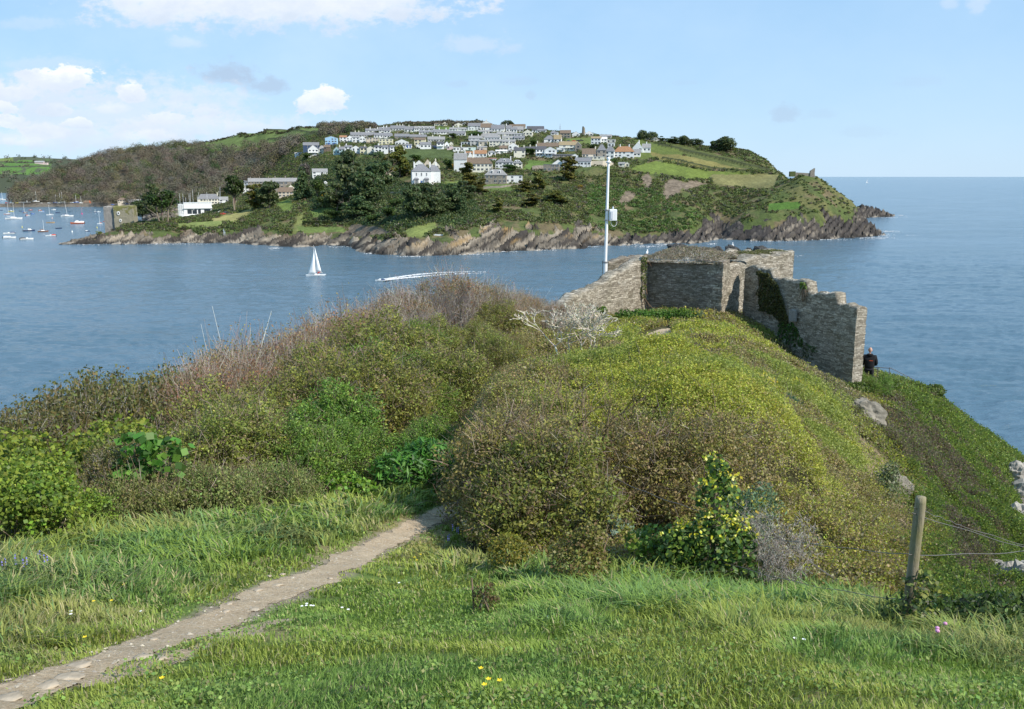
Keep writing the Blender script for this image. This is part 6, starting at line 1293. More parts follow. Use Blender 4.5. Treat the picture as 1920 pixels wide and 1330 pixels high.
# ---- masses nobody could count: the bare wood, the hillside scrub, the far hedges
def masses():
    r = np.random.default_rng(5)
    # bare wood on the left hill
    n = 2100; px = r.uniform(24, 705, n); d = r.uniform(1150, 1760, n); Z, X, Q = far_z(px, d)
    ok = (Z > 2) & inpoly(px, Q, [(20,384),(20,352),(60,335),(117,322),(160,303),(200,290),(240,283),(300,280),(337,277),(380,275),(430,282),(500,276),(560,268),(600,262),(600,240),(660,236),(705,236),(705,246),(650,262),(600,275),(562,300),(560,350),(450,366),(440,378),(300,384)])
    px, d, Z, X = px[ok], d[ok], Z[ok], X[ok]; n = len(px); kk = 280
    R_ = r.uniform(5.5, 11, n)*np.interp(px, [20, 560, 620, 700], [1, 1, .7, .5]); Hh = R_*r.uniform(1.3, 1.75, n)
    dd = r.normal(size=(n, kk, 3)); dd /= np.linalg.norm(dd, axis=2, keepdims=True); dd[..., 2] = np.abs(dd[..., 2])**.8
    rr = r.uniform(.72, 1.05, (n, kk, 1)); P = np.stack([X, d, Z+R_*.25], 1)[:, None]+dd*rr*np.stack([R_, R_, Hh*.9], 1)[:, None]
    base = pick(n, [(.135,.118,.088,5),(.115,.10,.072,4),(.15,.135,.105,2),(.125,.12,.06,2),(.06,.085,.035,.9),(.045,.075,.03,.6),(.11,.14,.045,.4)], r, .12)
    C0 = np.repeat(base, kk, 0)*r.uniform(.92, 1.08, (n*kk, 1)); V, Fq, C = leaves(P.reshape(-1, 3), 1.25, C0, .8, (dd+np.array([0, 0, .3])).reshape(-1, 3), .13, r)
    tag(meshnp("bare_wood", V, [Fq], M_TWIG, colr=C), kind='stuff')
    # scrub over the headland
    n = 85000; px = r.uniform(125, 1600, n); d = r.uniform(480, 1250, n); Z, X, Q = far_z(px, d); nA_ = fbm(X/14, d/18, 77, 3); i = np.clip(((px+300)/2).astype(int), 0, np_-1); rt = ROCKTOP[i, 0]
    field = np.zeros(n, bool)
    for poly, c in FIELDS: field |= inpoly(px, Q, poly)
    town = inpoly(px, Q, [(560,300),(600,262),(700,236),(1080,238),(1240,262),(1200,315),(1160,322),(1000,345),(880,345),(770,350),(700,306)])
    green_pt = inpoly(px, Q, [(1100,448),(1100,345),(1200,352),(1320,400),(1290,445)])
    ok = (Z > np.maximum(rt*1.0, 3)+nA_*3) & ~field & ~scar[i, np.clip(np.searchsorted(DG, d), 0, nd_-1)] & (nA_ > .31) & ((~town) | (r.random(n) < .45)) & ((px < 1440) | (r.random(n) < .35))
    px, d, Z, X, Q, green = px[ok], d[ok], Z[ok], X[ok], Q[ok], green_pt[ok]; n = len(px); kk = 16
    gv = inpoly(px, Q, [(585,400),(580,310),(700,300),(770,310),(770,350),(880,350),(900,400),(870,425),(760,430),(700,425),(600,415)]); R_ = r.uniform(.9, 2.6, n)*np.interp(px, [1100, 1350, 1600], [1, .8, .5])*np.where(gv, 1.7, 1); dd = r.normal(size=(n, kk, 3)); dd /= np.linalg.norm(dd, axis=2, keepdims=True); dd[..., 2] = np.abs(dd[..., 2])*.8
    P = np.stack([X, d, Z], 1)[:, None]+dd*r.uniform(.7, 1.05, (n, kk, 1))*R_[:, None, None]
    base = pick(n, [(.125,.155,.046,5),(.085,.115,.038,3),(.155,.185,.05,3),(.13,.115,.06,2),(.10,.085,.05,1.5),(.14,.16,.035,1),(.15,.135,.10,.7)], r, .15)
    base = np.where((gv & (r.random(n) < .7))[:, None], pick(n, [(.06,.095,.036,3),(.08,.12,.04,2)], r), base)
    base = np.where((green & (r.random(n) < .6))[:, None], pick(n, [(.10,.17,.04,3),(.13,.20,.045,2)], r), base)
    C0 = np.repeat(base, kk, 0)*r.uniform(.7, 1.3, (n*kk, 1)); V, Fq, C = leaves(P.reshape(-1, 3), 1.1, C0, .8, (dd+np.array([0, 0, .4])).reshape(-1, 3), .7, r)
    tag(meshnp("hillside_scrub", V, [Fq], M_LEAF, colr=C), kind='stuff')
    # skyline hedge of bare trees above the town and along the field bank
    n = 900; px = np.concatenate([r.uniform(640, 905, 620), r.uniform(330, 640, 280)]); cr = np.interp(px, [330,425,477,552,600,644,669,702,771,826,868,896,905], [275,258,246,239,237,239,237,236,235,232,230,231,232])
    dC = np.interp(px, [330,425,477,552,600,644,669,702,771,826,868,905], [1700,1690,1600,1500,1450,1400,1340,1260,1165,1115,1095,1082])+r.uniform(-25, 12, n); Z, X, Q = far_z(px, dC)
    R_ = np.where(px > 655, r.uniform(2.5, 4.5, n), r.uniform(1.0, 3.0, n)); kk = 60; dd = r.normal(size=(n, kk, 3)); dd /= np.linalg.norm(dd, axis=2, keepdims=True); dd[..., 2] = np.abs(dd[..., 2])
    P = np.stack([X, dC, Z], 1)[:, None]+dd*r.uniform(.6, 1.05, (n, kk, 1))*R_[:, None, None]; base = np.where((px > 655)[:, None], pick(n, [(.14,.125,.085,3),(.10,.10,.055,2),(.16,.145,.11,1)], r), pick(n, [(.055,.065,.03,2),(.09,.085,.05,1)], r))
    V, Fq, C = leaves(P.reshape(-1, 3), 1.1, np.repeat(base, kk, 0), .8, None, 1, r); tag(meshnp("hedgerow", V, [Fq], M_TWIG, colr=C), kind='stuff')
    # distant hill: hedges, a farm
    Pd, Dd, Xd, Zd, Qd = DH; n = 900; i = r.integers(0, Pd.shape[0], n); j = r.integers(0, 70, n); q = Qd[i, j]; p_ = Pd[i, j]
    ok = (q > 322) | ((np.abs(q-304-p_*.02) < 1.5)) | (np.abs(q-313+p_*.015) < 1.4) | ((q < 299) & (r.random(n) < .5)) | ((p_ > 95) & (r.random(n) < .5)); i, j = i[ok], j[ok]; n = len(i); kk = 30
    dd = r.normal(size=(n, kk, 3)); dd[..., 2] = np.abs(dd[..., 2]); P = np.stack([Xd[i, j]+r.uniform(-4, 4, n), Dd[i, j], Zd[i, j]], 1)[:, None]+dd*4.2; base = pick(n, [(.09,.10,.07,3),(.13,.12,.09,3),(.07,.09,.05,2)], r)
    V, Fq, C = leaves(P.reshape(-1, 3), 3.6, np.repeat(base, kk, 0), .8, None, 1, r); tag(meshnp("distant_wood", V, [Fq], M_TWIG, colr=C), kind='stuff')
masses()
# ================================================================== houses
CR = {'A': (540,220,9.6), 'B': (720,215,9.6), 'C': (860,215,9.6), 'D': (1020,225,8.0), 'E': (0,340,9.6), 'F': (120,340,9.6), 'G': (310,320,7.68), 'H': (750,270,7.385), 'I': (440,200,5.333)}
WC = {'white': (.74,.74,.72), 'cream': (.72,.68,.56), 'yellow': (.66,.61,.42), 'grey': (.50,.49,.46), 'stone': (.27,.24,.20), 'navy': (.055,.085,.15), 'sky': (.36,.55,.72), 'teal': (.38,.50,.50), 'pink': (.62,.48,.47), 'tan': (.55,.48,.38), 'brown': (.17,.13,.10), 'pale': (.72,.72,.69), 'orange': (.5,.36,.2), 'mint': (.55,.66,.62)}
RC = {'slate': (.19,.19,.20), 'grey': (.26,.255,.25), 'dark': (.085,.085,.095), 'brown': (.17,.125,.09), 'rust': (.32,.17,.09), 'ochre': (.31,.24,.14), 'pale': (.33,.33,.33), 'red': (.36,.13,.09), 'white': (.7,.7,.68)}
_mw, _mr = {}, {}
def wallm(k):
    if k not in _mw: _mw[k] = plain("render_"+k, WC[k], .85, .08 if k not in ('stone', 'brown') else .3, .8, .2)
    return _mw[k]
def roofm(k):
    if k not in _mr: _mr[k] = plain("roof_"+k, RC[k], .75, .22, 1.2, .3)
    return _mr[k]
M_BLUED = plain("blue_door_paint", (.04, .10, .30), .5, .05)
def house(name, label, crop, x0, x1, base, eave, ridge, wall='white', roof='slate', typ='side', ch=(), win='auto', yaw=0, group=None, dep=7.5, cat="house", door=None, dist=None):
    ox, oy, k = CR[crop]; px0, px1, pb, pe, pr = ox+x0/k, ox+x1/k, oy+base/k, oy+eave/k, oy+ridge/k; pc = (px0+px1)/2
    g = far_at(pc, pb) if dist is None else pt(pc, pb, dist)
    s = g.y/F*1.012; w_ = (px1-px0)*s; he = max((pb-pe)*s, 1.8); hr = max((pb-pr)*s, he+.4); dep = min(dep, max(w_*.9, 4)) if typ != 'long' else dep
    ry = -math.atan2(g.x, g.y)+R(yaw); t = empty(name, Vector((g.x, g.y, g.z)), ry); tag(t, label, cat, group)
    a, fr, bk = w_/2, -dep*.5, dep*.5; lo = -5.0
    mb = MB(); mw = wallm(wall); mr = roofm(roof)
    if typ in ('side', 'long'):     # ridge runs across the view
        mb.add([(-a,fr,lo),(a,fr,lo),(a,bk,lo),(-a,bk,lo),(-a,fr,he),(a,fr,he),(a,bk,he),(-a,bk,he),(-a,0,hr-.1),(a,0,hr-.1)], [[0,1,5,4],[1,2,6,9,5],[2,3,7,6],[3,0,4,8,7]])
        o = .25; rb = MB().add([(-a-o,fr-o,he-.12),(a+o,fr-o,he-.12),(a+o,0,hr),(-a-o,0,hr),(-a-o,bk+o,he-.12),(a+o,bk+o,he-.12),(-a-o,fr-o,he-.3),(a+o,fr-o,he-.3),(a+o,0,hr-.2),(-a-o,0,hr-.2),(-a-o,bk+o,he-.3),(a+o,bk+o,he-.3)],
              [[0,1,2,3],[3,2,5,4],[6,7,1,0],[7,8,2,1],[8,11,5,2],[0,3,9,6],[3,4,10,9],[4,5,11,10],[9,8,7,6],[10,11,8,9]])
    elif typ == 'gable':            # gable faces the eye
        mb.add([(-a,fr,lo),(a,fr,lo),(a,bk,lo),(-a,bk,lo),(-a,fr,he),(a,fr,he),(a,bk,he),(-a,bk,he),(0,fr,hr-.1),(0,bk,hr-.1)], [[0,1,5,8,4],[1,2,6,5],[2,3,7,9,6],[3,0,4,7]])
        o = .2; rb = MB().add([(-a-o,fr-.05,he-.15),(0,fr-.05,hr),(0,bk,hr),(-a-o,bk,he-.15),(a+o,fr-.05,he-.15),(a+o,bk,he-.15),(-a-o,fr-.05,he-.33),(0,fr-.05,hr-.18),(0,bk,hr-.18),(-a-o,bk,he-.33),(a+o,fr-.05,he-.33),(a+o,bk,he-.33)],
              [[0,1,2,3],[1,4,5,2],[6,7,1,0],[7,10,4,1],[9,3,2,8],[8,2,5,11],[0,3,9,6],[4,10,11,5],[6,9,8,7],[7,8,11,10]])
    elif typ == 'hip':
        mb.box(-a, a, fr, bk, lo, he); o = .3; q = max(a-dep*.5, a*.25); rb = MB().add([(-a-o,fr-o,he),(a+o,fr-o,he),(a+o,bk+o,he),(-a-o,bk+o,he),(-q,0,hr),(q,0,hr),(-a-o,fr-o,he-.2),(a+o,fr-o,he-.2),(a+o,bk+o,he-.2),(-a-o,bk+o,he-.2)],
              [[0,1,5,4],[1,2,5],[2,3,4,5],[3,0,4],[6,7,1,0],[7,8,2,1],[8,9,3,2],[9,6,0,3],[9,8,7,6]])
    else:                           # flat
        hr = he+.25; mb.box(-a, a, fr, bk, lo, he); rb = MB().box(-a-.2, a+.2, fr-.2, bk+.2, he+.002, hr)
    wo_ = mb.build("wall", mw, t); ro_ = rb.build("roof", mr, t)
    for c_ in ch:
        q = MB(); xx = -a+c_*w_; q.box(xx-.45, xx+.45, -.4, .4, he+.1, hr+1.3); q.lathe([(.16, hr+1.3), (.13, hr+1.75)], 6, (xx-.2, 0, 0)); q.lathe([(.16, hr+1.3), (.13, hr+1.75)], 6, (xx+.2, 0, 0)); q.build("chimney", wallm('cream' if wall not in ('white', 'stone') else wall), ro_)
    if win == 'auto':
        ns = max(1, min(3, int(round(he/2.7)))); nx = max(1, int(w_/2.9)) if typ != 'gable' else max(1, int(w_/3.2)); cell = w_/nx; fh = he/ns
        big = (px1-px0) > 20
        for sidx in range(ns):
            for i in range(nx):
                if random.random() < .12: continue
                ww = min(cell*.30, .85)*random.uniform(.8, 1.25); wh = min(fh*.27, .75); xc = -a+cell*(i+.5)+random.uniform(-.1, .1)*cell; zc_ = fh*(sidx+.55)
                if door and sidx == 0 and abs(xc-(-a+door*w_)) < cell*.5: continue
                p = MB().box(xc-ww, xc+ww, fr-.03, fr+.05, zc_-wh, zc_+wh).build("window", M_GLASS, t)
                if big: f_ = MB(); f_.box(xc-ww-.1, xc+ww+.1, fr-.07, fr-.031, zc_-wh-.12, zc_-wh); f_.box(xc-ww-.1, xc+ww+.1, fr-.07, fr-.031, zc_+wh, zc_+wh+.08); f_.box(xc-.04, xc+.04, fr-.07, fr-.031, zc_-wh, zc_+wh); f_.build("frame", M_WHITE, p)
    if door is not None: xc = -a+door*w_; MB().box(xc-.5, xc+.5, fr-.04, fr+.05, -.2, 2.1).build("door", M_BLUED, t)
    return t, dict(a=a, fr=fr, bk=bk, he=he, hr=hr, w=w_, s=s)
T1 = "terraced houses on the hill"
HS = [
 # crop, x0,x1,base,eave,ridge,wall,roof,type,chimneys,label
 ('A',120,285,690,642,630,'white','ochre','flat',(),"long low white shed at the wood's edge, leftmost building of the town"),
 ('A',290,560,620,520,470,'navy','slate','side',(),"dark navy boarded house at the left end of the town"),
 ('A',370,545,690,580,508,'pale','grey','gable',(),"pale house with a grey gable and balcony in front of the navy house"),
 ('A',552,670,662,580,522,'cream','grey','hip',(),"cream hipped house right of the grey gabled one"),
 ('A',655,765,640,545,505,'brown','brown','side',(),"low dark brown house between cream house and pale blue house"),
 ('A',690,895,512,392,362,'sky','white','gable',(),"pale blue house with deep blue garage standing above the brown one"),
 ('A',940,1060,455,375,345,'white','rust','side',(),"white house with an orange ridge, first of the upper white pair"),
 ('A',1060,1165,455,380,340,'white','grey','gable',(),"white gable between the two upper white houses"),
 ('A',1168,1300,455,375,350,'white','grey','side',(),"white bay windowed house right of the white gable"),
 ('A',1300,1405,455,385,340,'white','grey','gable',(),"second white gable of the upper pair, beside the tan house"),
 ('A',1420,1628,452,372,345,'tan','grey','flat',(),"low tan flat roofed house between white gable and yellow house"),
 ('A',1645,1885,500,412,395,'yellow','white','flat',(),"pale yellow house at the right end of the second row"),
 ('A',1145,1560,358,335,282,'grey','slate','side',(.2,.35),"long slate roofed terrace above the two white gabled houses"),
 ('A',1565,1870,368,325,285,'white','slate','side',(),"slate roofed house with a white gable end above the yellow house"),
 ('A',1410,1640,285,262,222,'white','slate','side',(.35,.9),"slate roofed row with white dormers at the upper left of the town"),
 ('A',1640,1850,280,250,195,'white','slate','side',(.4,.65),"taller slate row right of the dormered row"),
 ('A',820,935,680,610,548,'teal','slate','gable',(),"small pale teal gabled house, leftmost of the lower row"),
 ('A',935,1040,680,590,545,'teal','slate','side',(.1,),"teal house with a dark slate front beside the teal gable"),
 ('A',1042,1165,682,560,532,'white','slate','side',(.2,),"white house with a large upper window in the lower row"),
 ('A',1165,1305,682,570,530,'white','dark','gable',(),"white double gabled house between white and yellow in the lower row"),
 ('A',1310,1430,680,575,548,'yellow','dark','side',(.7,),"pale yellow house, left half of a pair in the lower row"),
 ('A',1430,1555,680,580,545,'cream','dark','gable',(),"cream gabled house, right half of the yellow pair"),
 ('A',1565,1700,692,560,535,'white','dark','side',(.5,),"wide white house right of the cream gable"),
 ('A',1700,1810,680,570,540,'white','slate','side',(),"white house with broken shading, next but one to the cream gable"),
 ('B',0,118,705,610,580,'white','dark','side',(),"white house just left of the golden cypress top"),
 ('B',120,238,705,620,590,'white','slate','side',(),"white house behind the golden cypress top"),
 ('B',255,368,680,590,575,'white','white','flat',(),"narrow tall white house right above the golden cypress"),
 ('B',215,445,556,495,450,'pale','grey','gable',(),"wide pale grey gabled house above the house with blue doors"),
 ('B',375,490,610,560,540,'white','slate','side',(),"small white house with bright blue garage doors"),
 ('B',555,745,562,472,437,'yellow','brown','side',(),"yellow house with a brown roof in the middle of the lower row"),
 ('B',585,650,612,575,545,'white','grey','gable',(),"little white gabled porch house below the yellow house"),
 ('B',660,848,622,556,512,'white','slate','side',(),"bluish white house with slate roof above the dark green slope"),
 ('B',848,952,602,560,535,'navy','grey','flat',(),"blue fronted flat house between two white ones above the slope"),
 ('B',960,1085,622,530,502,'white','dark','side',(),"white house with a long balcony above the slope"),
 ('B',1085,1165,612,545,502,'white','grey','gable',(),"white gable attached right of the balcony house"),
 ('B',1170,1240,576,545,512,'cream','white','gable',(),"small cream gable with a dark window above the pink house"),
 ('B',1142,1248,642,592,582,'pink','white','flat',(),"small pinkish low house beneath the cream gable"),
 ('B',1255,1375,666,596,582,'white','grey','flat',(),"white flat roofed house right of the pink one"),
 ('B',1375,1490,666,598,580,'white','grey','flat',(.1,),"white flat roofed house, middle of three above the tall white building"),
 ('B',1492,1640,650,596,580,'mint','white','flat',(),"pale mint house right of three white flat roofed ones"),
 ('B',1690,1860,646,592,575,'tan','grey','side',(.3,),"low tan and white house above the orange roofs"),
 ('B',125,372,300,268,215,'pale','slate','side',(.45,.65,.85),"slate roofed terrace with three chimneys in the top row, left"),
 ('B',375,542,310,275,218,'pale','slate','side',(.45,),"slate terrace with a white end in the top row"),
 ('B',0,105,335,300,240,'white','slate','side',(.4,),"slate roofed white house at the left of the third row down"),
 ('B',0,140,412,380,342,'white','slate','side',(),"slate house with bright white gable end in the fourth row"),
 ('B',205,455,440,402,355,'stone','slate','side',(.2,.6),"slate house with white gable, second in the fourth row"),
 ('B',470,765,440,418,372,'stone','slate','side',(.25,.65),"slate house with white gable, third in the fourth row"),
 ('B',785,1080,500,460,410,'grey','grey','side',(.3,.7),"grey roofed long house, fourth in the fourth row, by the trees"),
 ('B',640,900,355,328,288,'white','slate','side',(),"white dormered row directly under the dormer row of the top terrace"),
 ('B',910,1170,372,345,295,'white','slate','side',(.35,.8),"grey roofed cream row with two chimneys in the third row"),
 ('B',1190,1462,392,358,305,'pale','slate','side',(.5,),"blue grey roofed row with pale front at the right of the third row"),
 ('B',555,905,290,255,215,'white','grey','side',(),"row with four white dormers at the middle of the top terrace"),
 ('B',875,978,305,290,255,'white','white','gable',(),"white gable end between the dormer row and the grass bank"),
 ('B',920,1050,205,182,165,'cream','brown','side',(),"cream bungalow left wing under the skyline trees"),
 ('B',1050,1148,205,180,145,'cream','brown','gable',(),"cream gabled bungalow under the skyline trees"),
 ('B',1282,1420,215,190,158,'cream','grey','gable',(),"cream bungalow with low wide gable on the skyline"),
 ('B',1400,1500,198,178,142,'white','grey','gable',(),"small white gable behind the low cream bungalow"),
 ('B',1190,1500,302,290,242,'white','grey','side',(.2,.5),"grey roofed row with two white chimneys below the grass bank"),
 ('C',180,400,288,225,168,'white','slate','side',(),"tall white house with slate roof, first of the high white terrace"),
 ('C',410,600,302,240,170,'white','brown','side',(),"tall white house with brownish gable, second of the high white terrace"),
 ('C',603,828,312,260,192,'white','slate','side',(),"tall white house with slate roof, third of the high white terrace"),
 ('C',845,945,332,270,212,'white','slate','side',(.1,),"narrow white house, fourth of the high white terrace"),
 ('C',947,1048,346,292,252,'white','slate','side',(),"small white end house of the high white terrace"),
 ('C',750,905,205,185,140,'cream','grey','gable',(),"cream gabled house right under the dark dome tree"),
 ('C',390,600,205,180,125,'pale','brown','gable',(.5,),"pale gable peaking behind the high white terrace"),
 ('C',925,1200,252,230,172,'grey','brown','side',(),"long brownish grey roof right of the dome tree"),
 ('C',985,1160,322,290,232,'grey','grey','side',(),"grey rendered house behind the end of the white terrace"),
 ('C',1155,1322,390,325,282,'cream','brown','gable',(),"big plain cream gabled building on the brow"),
 ('C',1310,1400,336,295,272,'white','dark','side',(),"white low house beside the big cream gable"),
 ('C',1230,1520,270,250,195,'pale','dark','side',(),"long dark grey roofed house on the skyline"),
 ('C',1420,1575,332,300,272,'white','slate','side',(),"low white house under the long dark roof"),
 ('C',1655,1760,350,310,278,'white','slate','hip',(),"small white hipped house left of the radio mast"),
 ('C',700,1005,400,375,332,'pale','grey','side',(.35,),"pale row with grey roof under the high white terrace"),
 ('C',1010,1190,402,382,352,'pale','grey','side',(),"low grey roofed row left under the big cream gable"),
 ('C',350,600,350,330,292,'pale','grey','side',(.2,.5),"grey roofed row partly hidden by trees under the white terrace"),
 ('C',420,705,442,412,352,'pale','grey','side',(.25,.45),"grey roofed row right of the dark trees"),
 ('C',195,425,470,440,395,'white','grey','side',(.2,.7),"grey roof with two small chimneys right of the dark tree clump"),
 ('C',480,745,502,440,412,'white','grey','side',(),"grey roofed white house above the long cream terrace"),
 ('C',780,1015,470,450,402,'pale','grey','side',(.2,),"grey roofed row above the long cream terrace, right part"),
 ('C',210,360,570,495,468,'grey','grey','side',(),"grey fronted house at the left of the long cream terrace"),
 ('C',362,505,570,500,470,'tan','grey','side',(),"tan fronted house touching the long cream terrace"),
 ('C',552,780,582,500,465,'cream','grey','side',(),"left half of the long cream terrace"),
 ('C',782,1010,582,502,467,'cream','grey','side',(.5,),"right half of the long cream terrace"),
 ('C',50,210,562,512,496,'white','grey','flat',(),"low white row at the left of the grey fronted house"),
 ('C',1010,1190,470,440,400,'grey','slate','side',(),"slate blue roof behind the end of the cream terrace"),
 ('C',900,1060,630,560,512,'white','rust','gable',(.1,),"white house with a rust orange roof below the cream terrace"),
 ('C',735,870,642,612,562,'tan','brown','side',(.2,),"small tan house with dull brown roof left of the rust roof"),
 ('C',665,865,692,650,632,'white','white','side',(),"white conservatory like house below the brown roof"),
 ('C',875,950,690,650,632,'pale','grey','side',(),"small pale lean-to right of the white conservatory house"),
 ('C',995,1190,782,662,605,'cream','dark','side',(.4,.9),"large cream two storey house with dark roof, left part"),
 ('C',1190,1385,722,655,602,'cream','dark','side',(.5,),"large cream house with dark roof, right part"),
 ('C',1385,1560,775,655,600,'white','dark','side',(.05,),"bright white house between cream house and balcony gable"),
 ('C',1560,1758,775,660,612,'white','white','gable',(),"white low gabled house with a glazed balcony"),
 ('C',1765,1912,692,636,622,'white','white','flat',(),"white flat roofed extension right of the balcony gable"),
 ('C',1540,1725,512,458,392,'white','slate','hip',(),"white house with a slate pyramid roof above the long brown roof"),
 ('C',1728,1858,512,458,382,'white','ochre','side',(.5,),"white wing with a mustard roof beside the pyramid roof"),
 ('C',1420,1850,612,588,515,'cream','brown','side',(.02,),"very long building under a mossy brown roof"),
 ('C',338,448,650,612,590,'pink','white','flat',(),"small pinkish white block above the orange roofed gable"),
 ('C',265,500,770,708,650,'white','rust','side',(),"white house with orange lichen roof behind the cream hipped house"),
 ('C',530,660,742,682,655,'white','grey','hip',(),"white hipped house right of the orange lichen roof"),
 ('C',120,252,720,706,662,'tan','rust','side',(),"rust coloured roof behind the tall white building"),
 ('C',470,670,835,822,792,'white','red','side',(),"low building with a dull red roof right of the cream hipped house"),
 ('D',240,500,482,405,352,'cream','ochre','side',(),"long white house with mustard roof and veranda"),
 ('D',470,560,482,405,352,'stone','grey','gable',(),"grey stone gable end of the mustard roofed house"),
 ('D',130,440,572,560,530,'stone','dark','side',(),"low dark slate roof above the slate bungalow"),
 ('D',418,512,577,570,522,'white','white','gable',(),"little bright white gable above the slate bungalow"),
 ('D',118,290,692,640,582,'white','slate','gable',(),"white gable at the left of the slate roofed bungalow"),
 ('D',292,700,702,632,577,'white','slate','side',(),"long low bungalow with slate roof near the cliff"),
 ('D',0,225,792,702,690,'stone','pale','flat',(),"flat roofed grey stone outbuilding left of the round cypress"),
 ('D',710,850,382,292,265,'white','ochre','side',(),"white modern house with a flat mustard roof"),
 ('D',850,942,365,295,264,'white','white','side',(),"white wing of the modern house with a sloping top"),
 ('D',944,1062,355,305,292,'grey','white','flat',(),"glazed grey upper storey of the modern white house"),
 ('D',962,1062,422,362,355,'white','grey','flat',(),"white lower block with tall openings of the modern house"),
 ('D',800,925,562,455,372,'stone','slate','hip',(),"grey stone house under a big slate hip roof"),
 ('D',925,1055,560,458,380,'pale','slate','hip',(),"pale fronted half of the slate hipped stone house"),
 ('D',570,765,562,512,432,'tan','brown','side',(.98,),"cottage with a steep brown roof and skylights"),
 ('D',750,838,545,522,447,'white','white','gable',(),"pointed white gable of the steep roofed cottage"),
 ('D',640,910,577,542,532,'cream','white','flat',(),"low cream garden range in front of the pointed gable"),
 ('D',690,752,422,402,365,'white','white','gable',(),"tiny white gable left of the slate hip roof"),
 ('D',1065,1350,552,480,402,'white','rust','hip',(.3,.75),"white house with a bright orange hip roof"),
 ('D',1335,1480,472,430,345,'white','white','gable',(.6,),"tall plain white gable at the right edge of the town"),
 ('D',1470,1590,470,410,352,'white','grey','side',(.5,),"slate roofed wing right of the tall plain white gable"),
 ('D',1345,1452,542,505,442,'pale','grey','side',(),"grey lean-to roofed house below the tall white gable"),
 ('D',1120,1215,695,655,632,'cream','grey','side',(),"cream garden hut, left block, above the flagpole"),
 ('D',1215,1270,697,655,630,'cream','cream' if False else 'white','gable',(),"little arched gable of the cream garden hut"),
 ('D',250,402,265,195,150,'stone','brown','side',(),"brown stone chapel on the skyline below the radio mast"),
 ('D',415,530,242,208,172,'white','grey','gable',(),"white house between the chapel and the ruined tower"),
 ('D',618,742,236,215,172,'white','white','gable',(),"white gabled house right of the ruined tower"),
 ('D',840,1005,266,246,216,'grey','grey','side',(),"long low grey roof on the brow right of the white gabled house"),
 ('D',1420,1535,292,285,250,'white','white','gable',(),"small white gable beneath the dark windswept trees"),
 ('D',1560,1695,252,224,207,'cream','white','hip',(),"cream house half hidden by the windswept trees"),
 ('D',1640,1732,272,255,242,'white','white','flat',(),"low white extension right of the cream house by the trees"),
 ('D',100,205,217,188,170,'white','slate','side',(),"white house left of the radio mast on the skyline"),
 ('H',755,925,382,230,142,'white','grey','side',(.3,.85),"tall white windowless building with two chimneys"),
 ('H',925,1022,372,240,135,'white','white','gable',(.98,),"white gable joined to the tall windowless building"),
 ('H',850,1270,392,290,207,'cream','brown','hip',(.38,),"cream house under a wide brown hip roof"),
 ('H',1325,1560,342,265,212,'white','slate','hip',(.85,),"white house with slate roof and round topped dormer"),
 ('H',1560,1690,340,268,222,'cream','slate','hip',(),"cream wing of the dormered white house"),
 ('H',1180,1470,546,437,362,'stone','grey','hip',(.3,),"grey stone bungalow with hip roof and dormers above a lawn"),
 ('H',1470,1690,530,440,400,'white','grey','flat',(),"curved white conservatory joined to the grey stone bungalow"),
 ('H',190,335,310,285,222,'pale','grey','gable',(),"pale double gable behind the villa, left"),
 ('H',340,440,300,270,205,'tan','brown','gable',(),"brown gable behind the villa"),
 ('H',430,548,330,290,228,'cream','grey','gable',(.55,),"cream gable behind the villa, right"),
 ('G',1215,1560,262,160,112,'stone','grey','long',(.1,.45,.8),"left half of the long stone terrace behind the pines"),
 ('G',1562,1910,262,160,112,'stone','grey','long',(.1,.5),"right half of the long stone terrace behind the pines"),
 ('G',1085,1215,262,172,145,'white','grey','side',(),"white house at the left end of the long stone terrace"),
 ('G',1130,1312,312,262,250,'white','white','flat',(),"white front below the long stone terrace, left"),
 ('G',1748,1865,332,262,212,'cream','cream' if False else 'ochre','gable',(),"cream gable below the long stone terrace"),
 ('G',1640,1845,385,312,250,'tan','brown','side',(),"brown lean roofed building below the cream gable"),
 ('G',480,780,520,415,347,'cream','slate','hip',(.9,),"cream cottage with slate pyramid roof behind the clubhouse"),
 ('G',790,905,482,425,382,'white','grey','side',(),"white house half hidden by the three trunked pine"),
 ('I',780,925,712,662,632,'white','grey','side',(),"white cottage alone among the trees below the navy house"),
 ('I',888,935,802,765,747,'white','white','gable',(),"tiny white gable among trees below the lone cottage"),
 ('I',1490,1575,737,690,660,'yellow','brown','gable',(),"mustard yellow gable among trees left of the villa"),
 ('F',1175,1425,480,375,332,'stone','pale','side',(),"grey boatyard shed on the quay right of the blockhouse"),
 ('F',980,1130,400,340,300,'tan','brown','hip',(),"small brown roofed building on the quay above the blockhouse"),
 ('E',1500,1630,425,385,345,'brown','brown','hip',(),"brown shed on the quay left of the orange crane"),
]
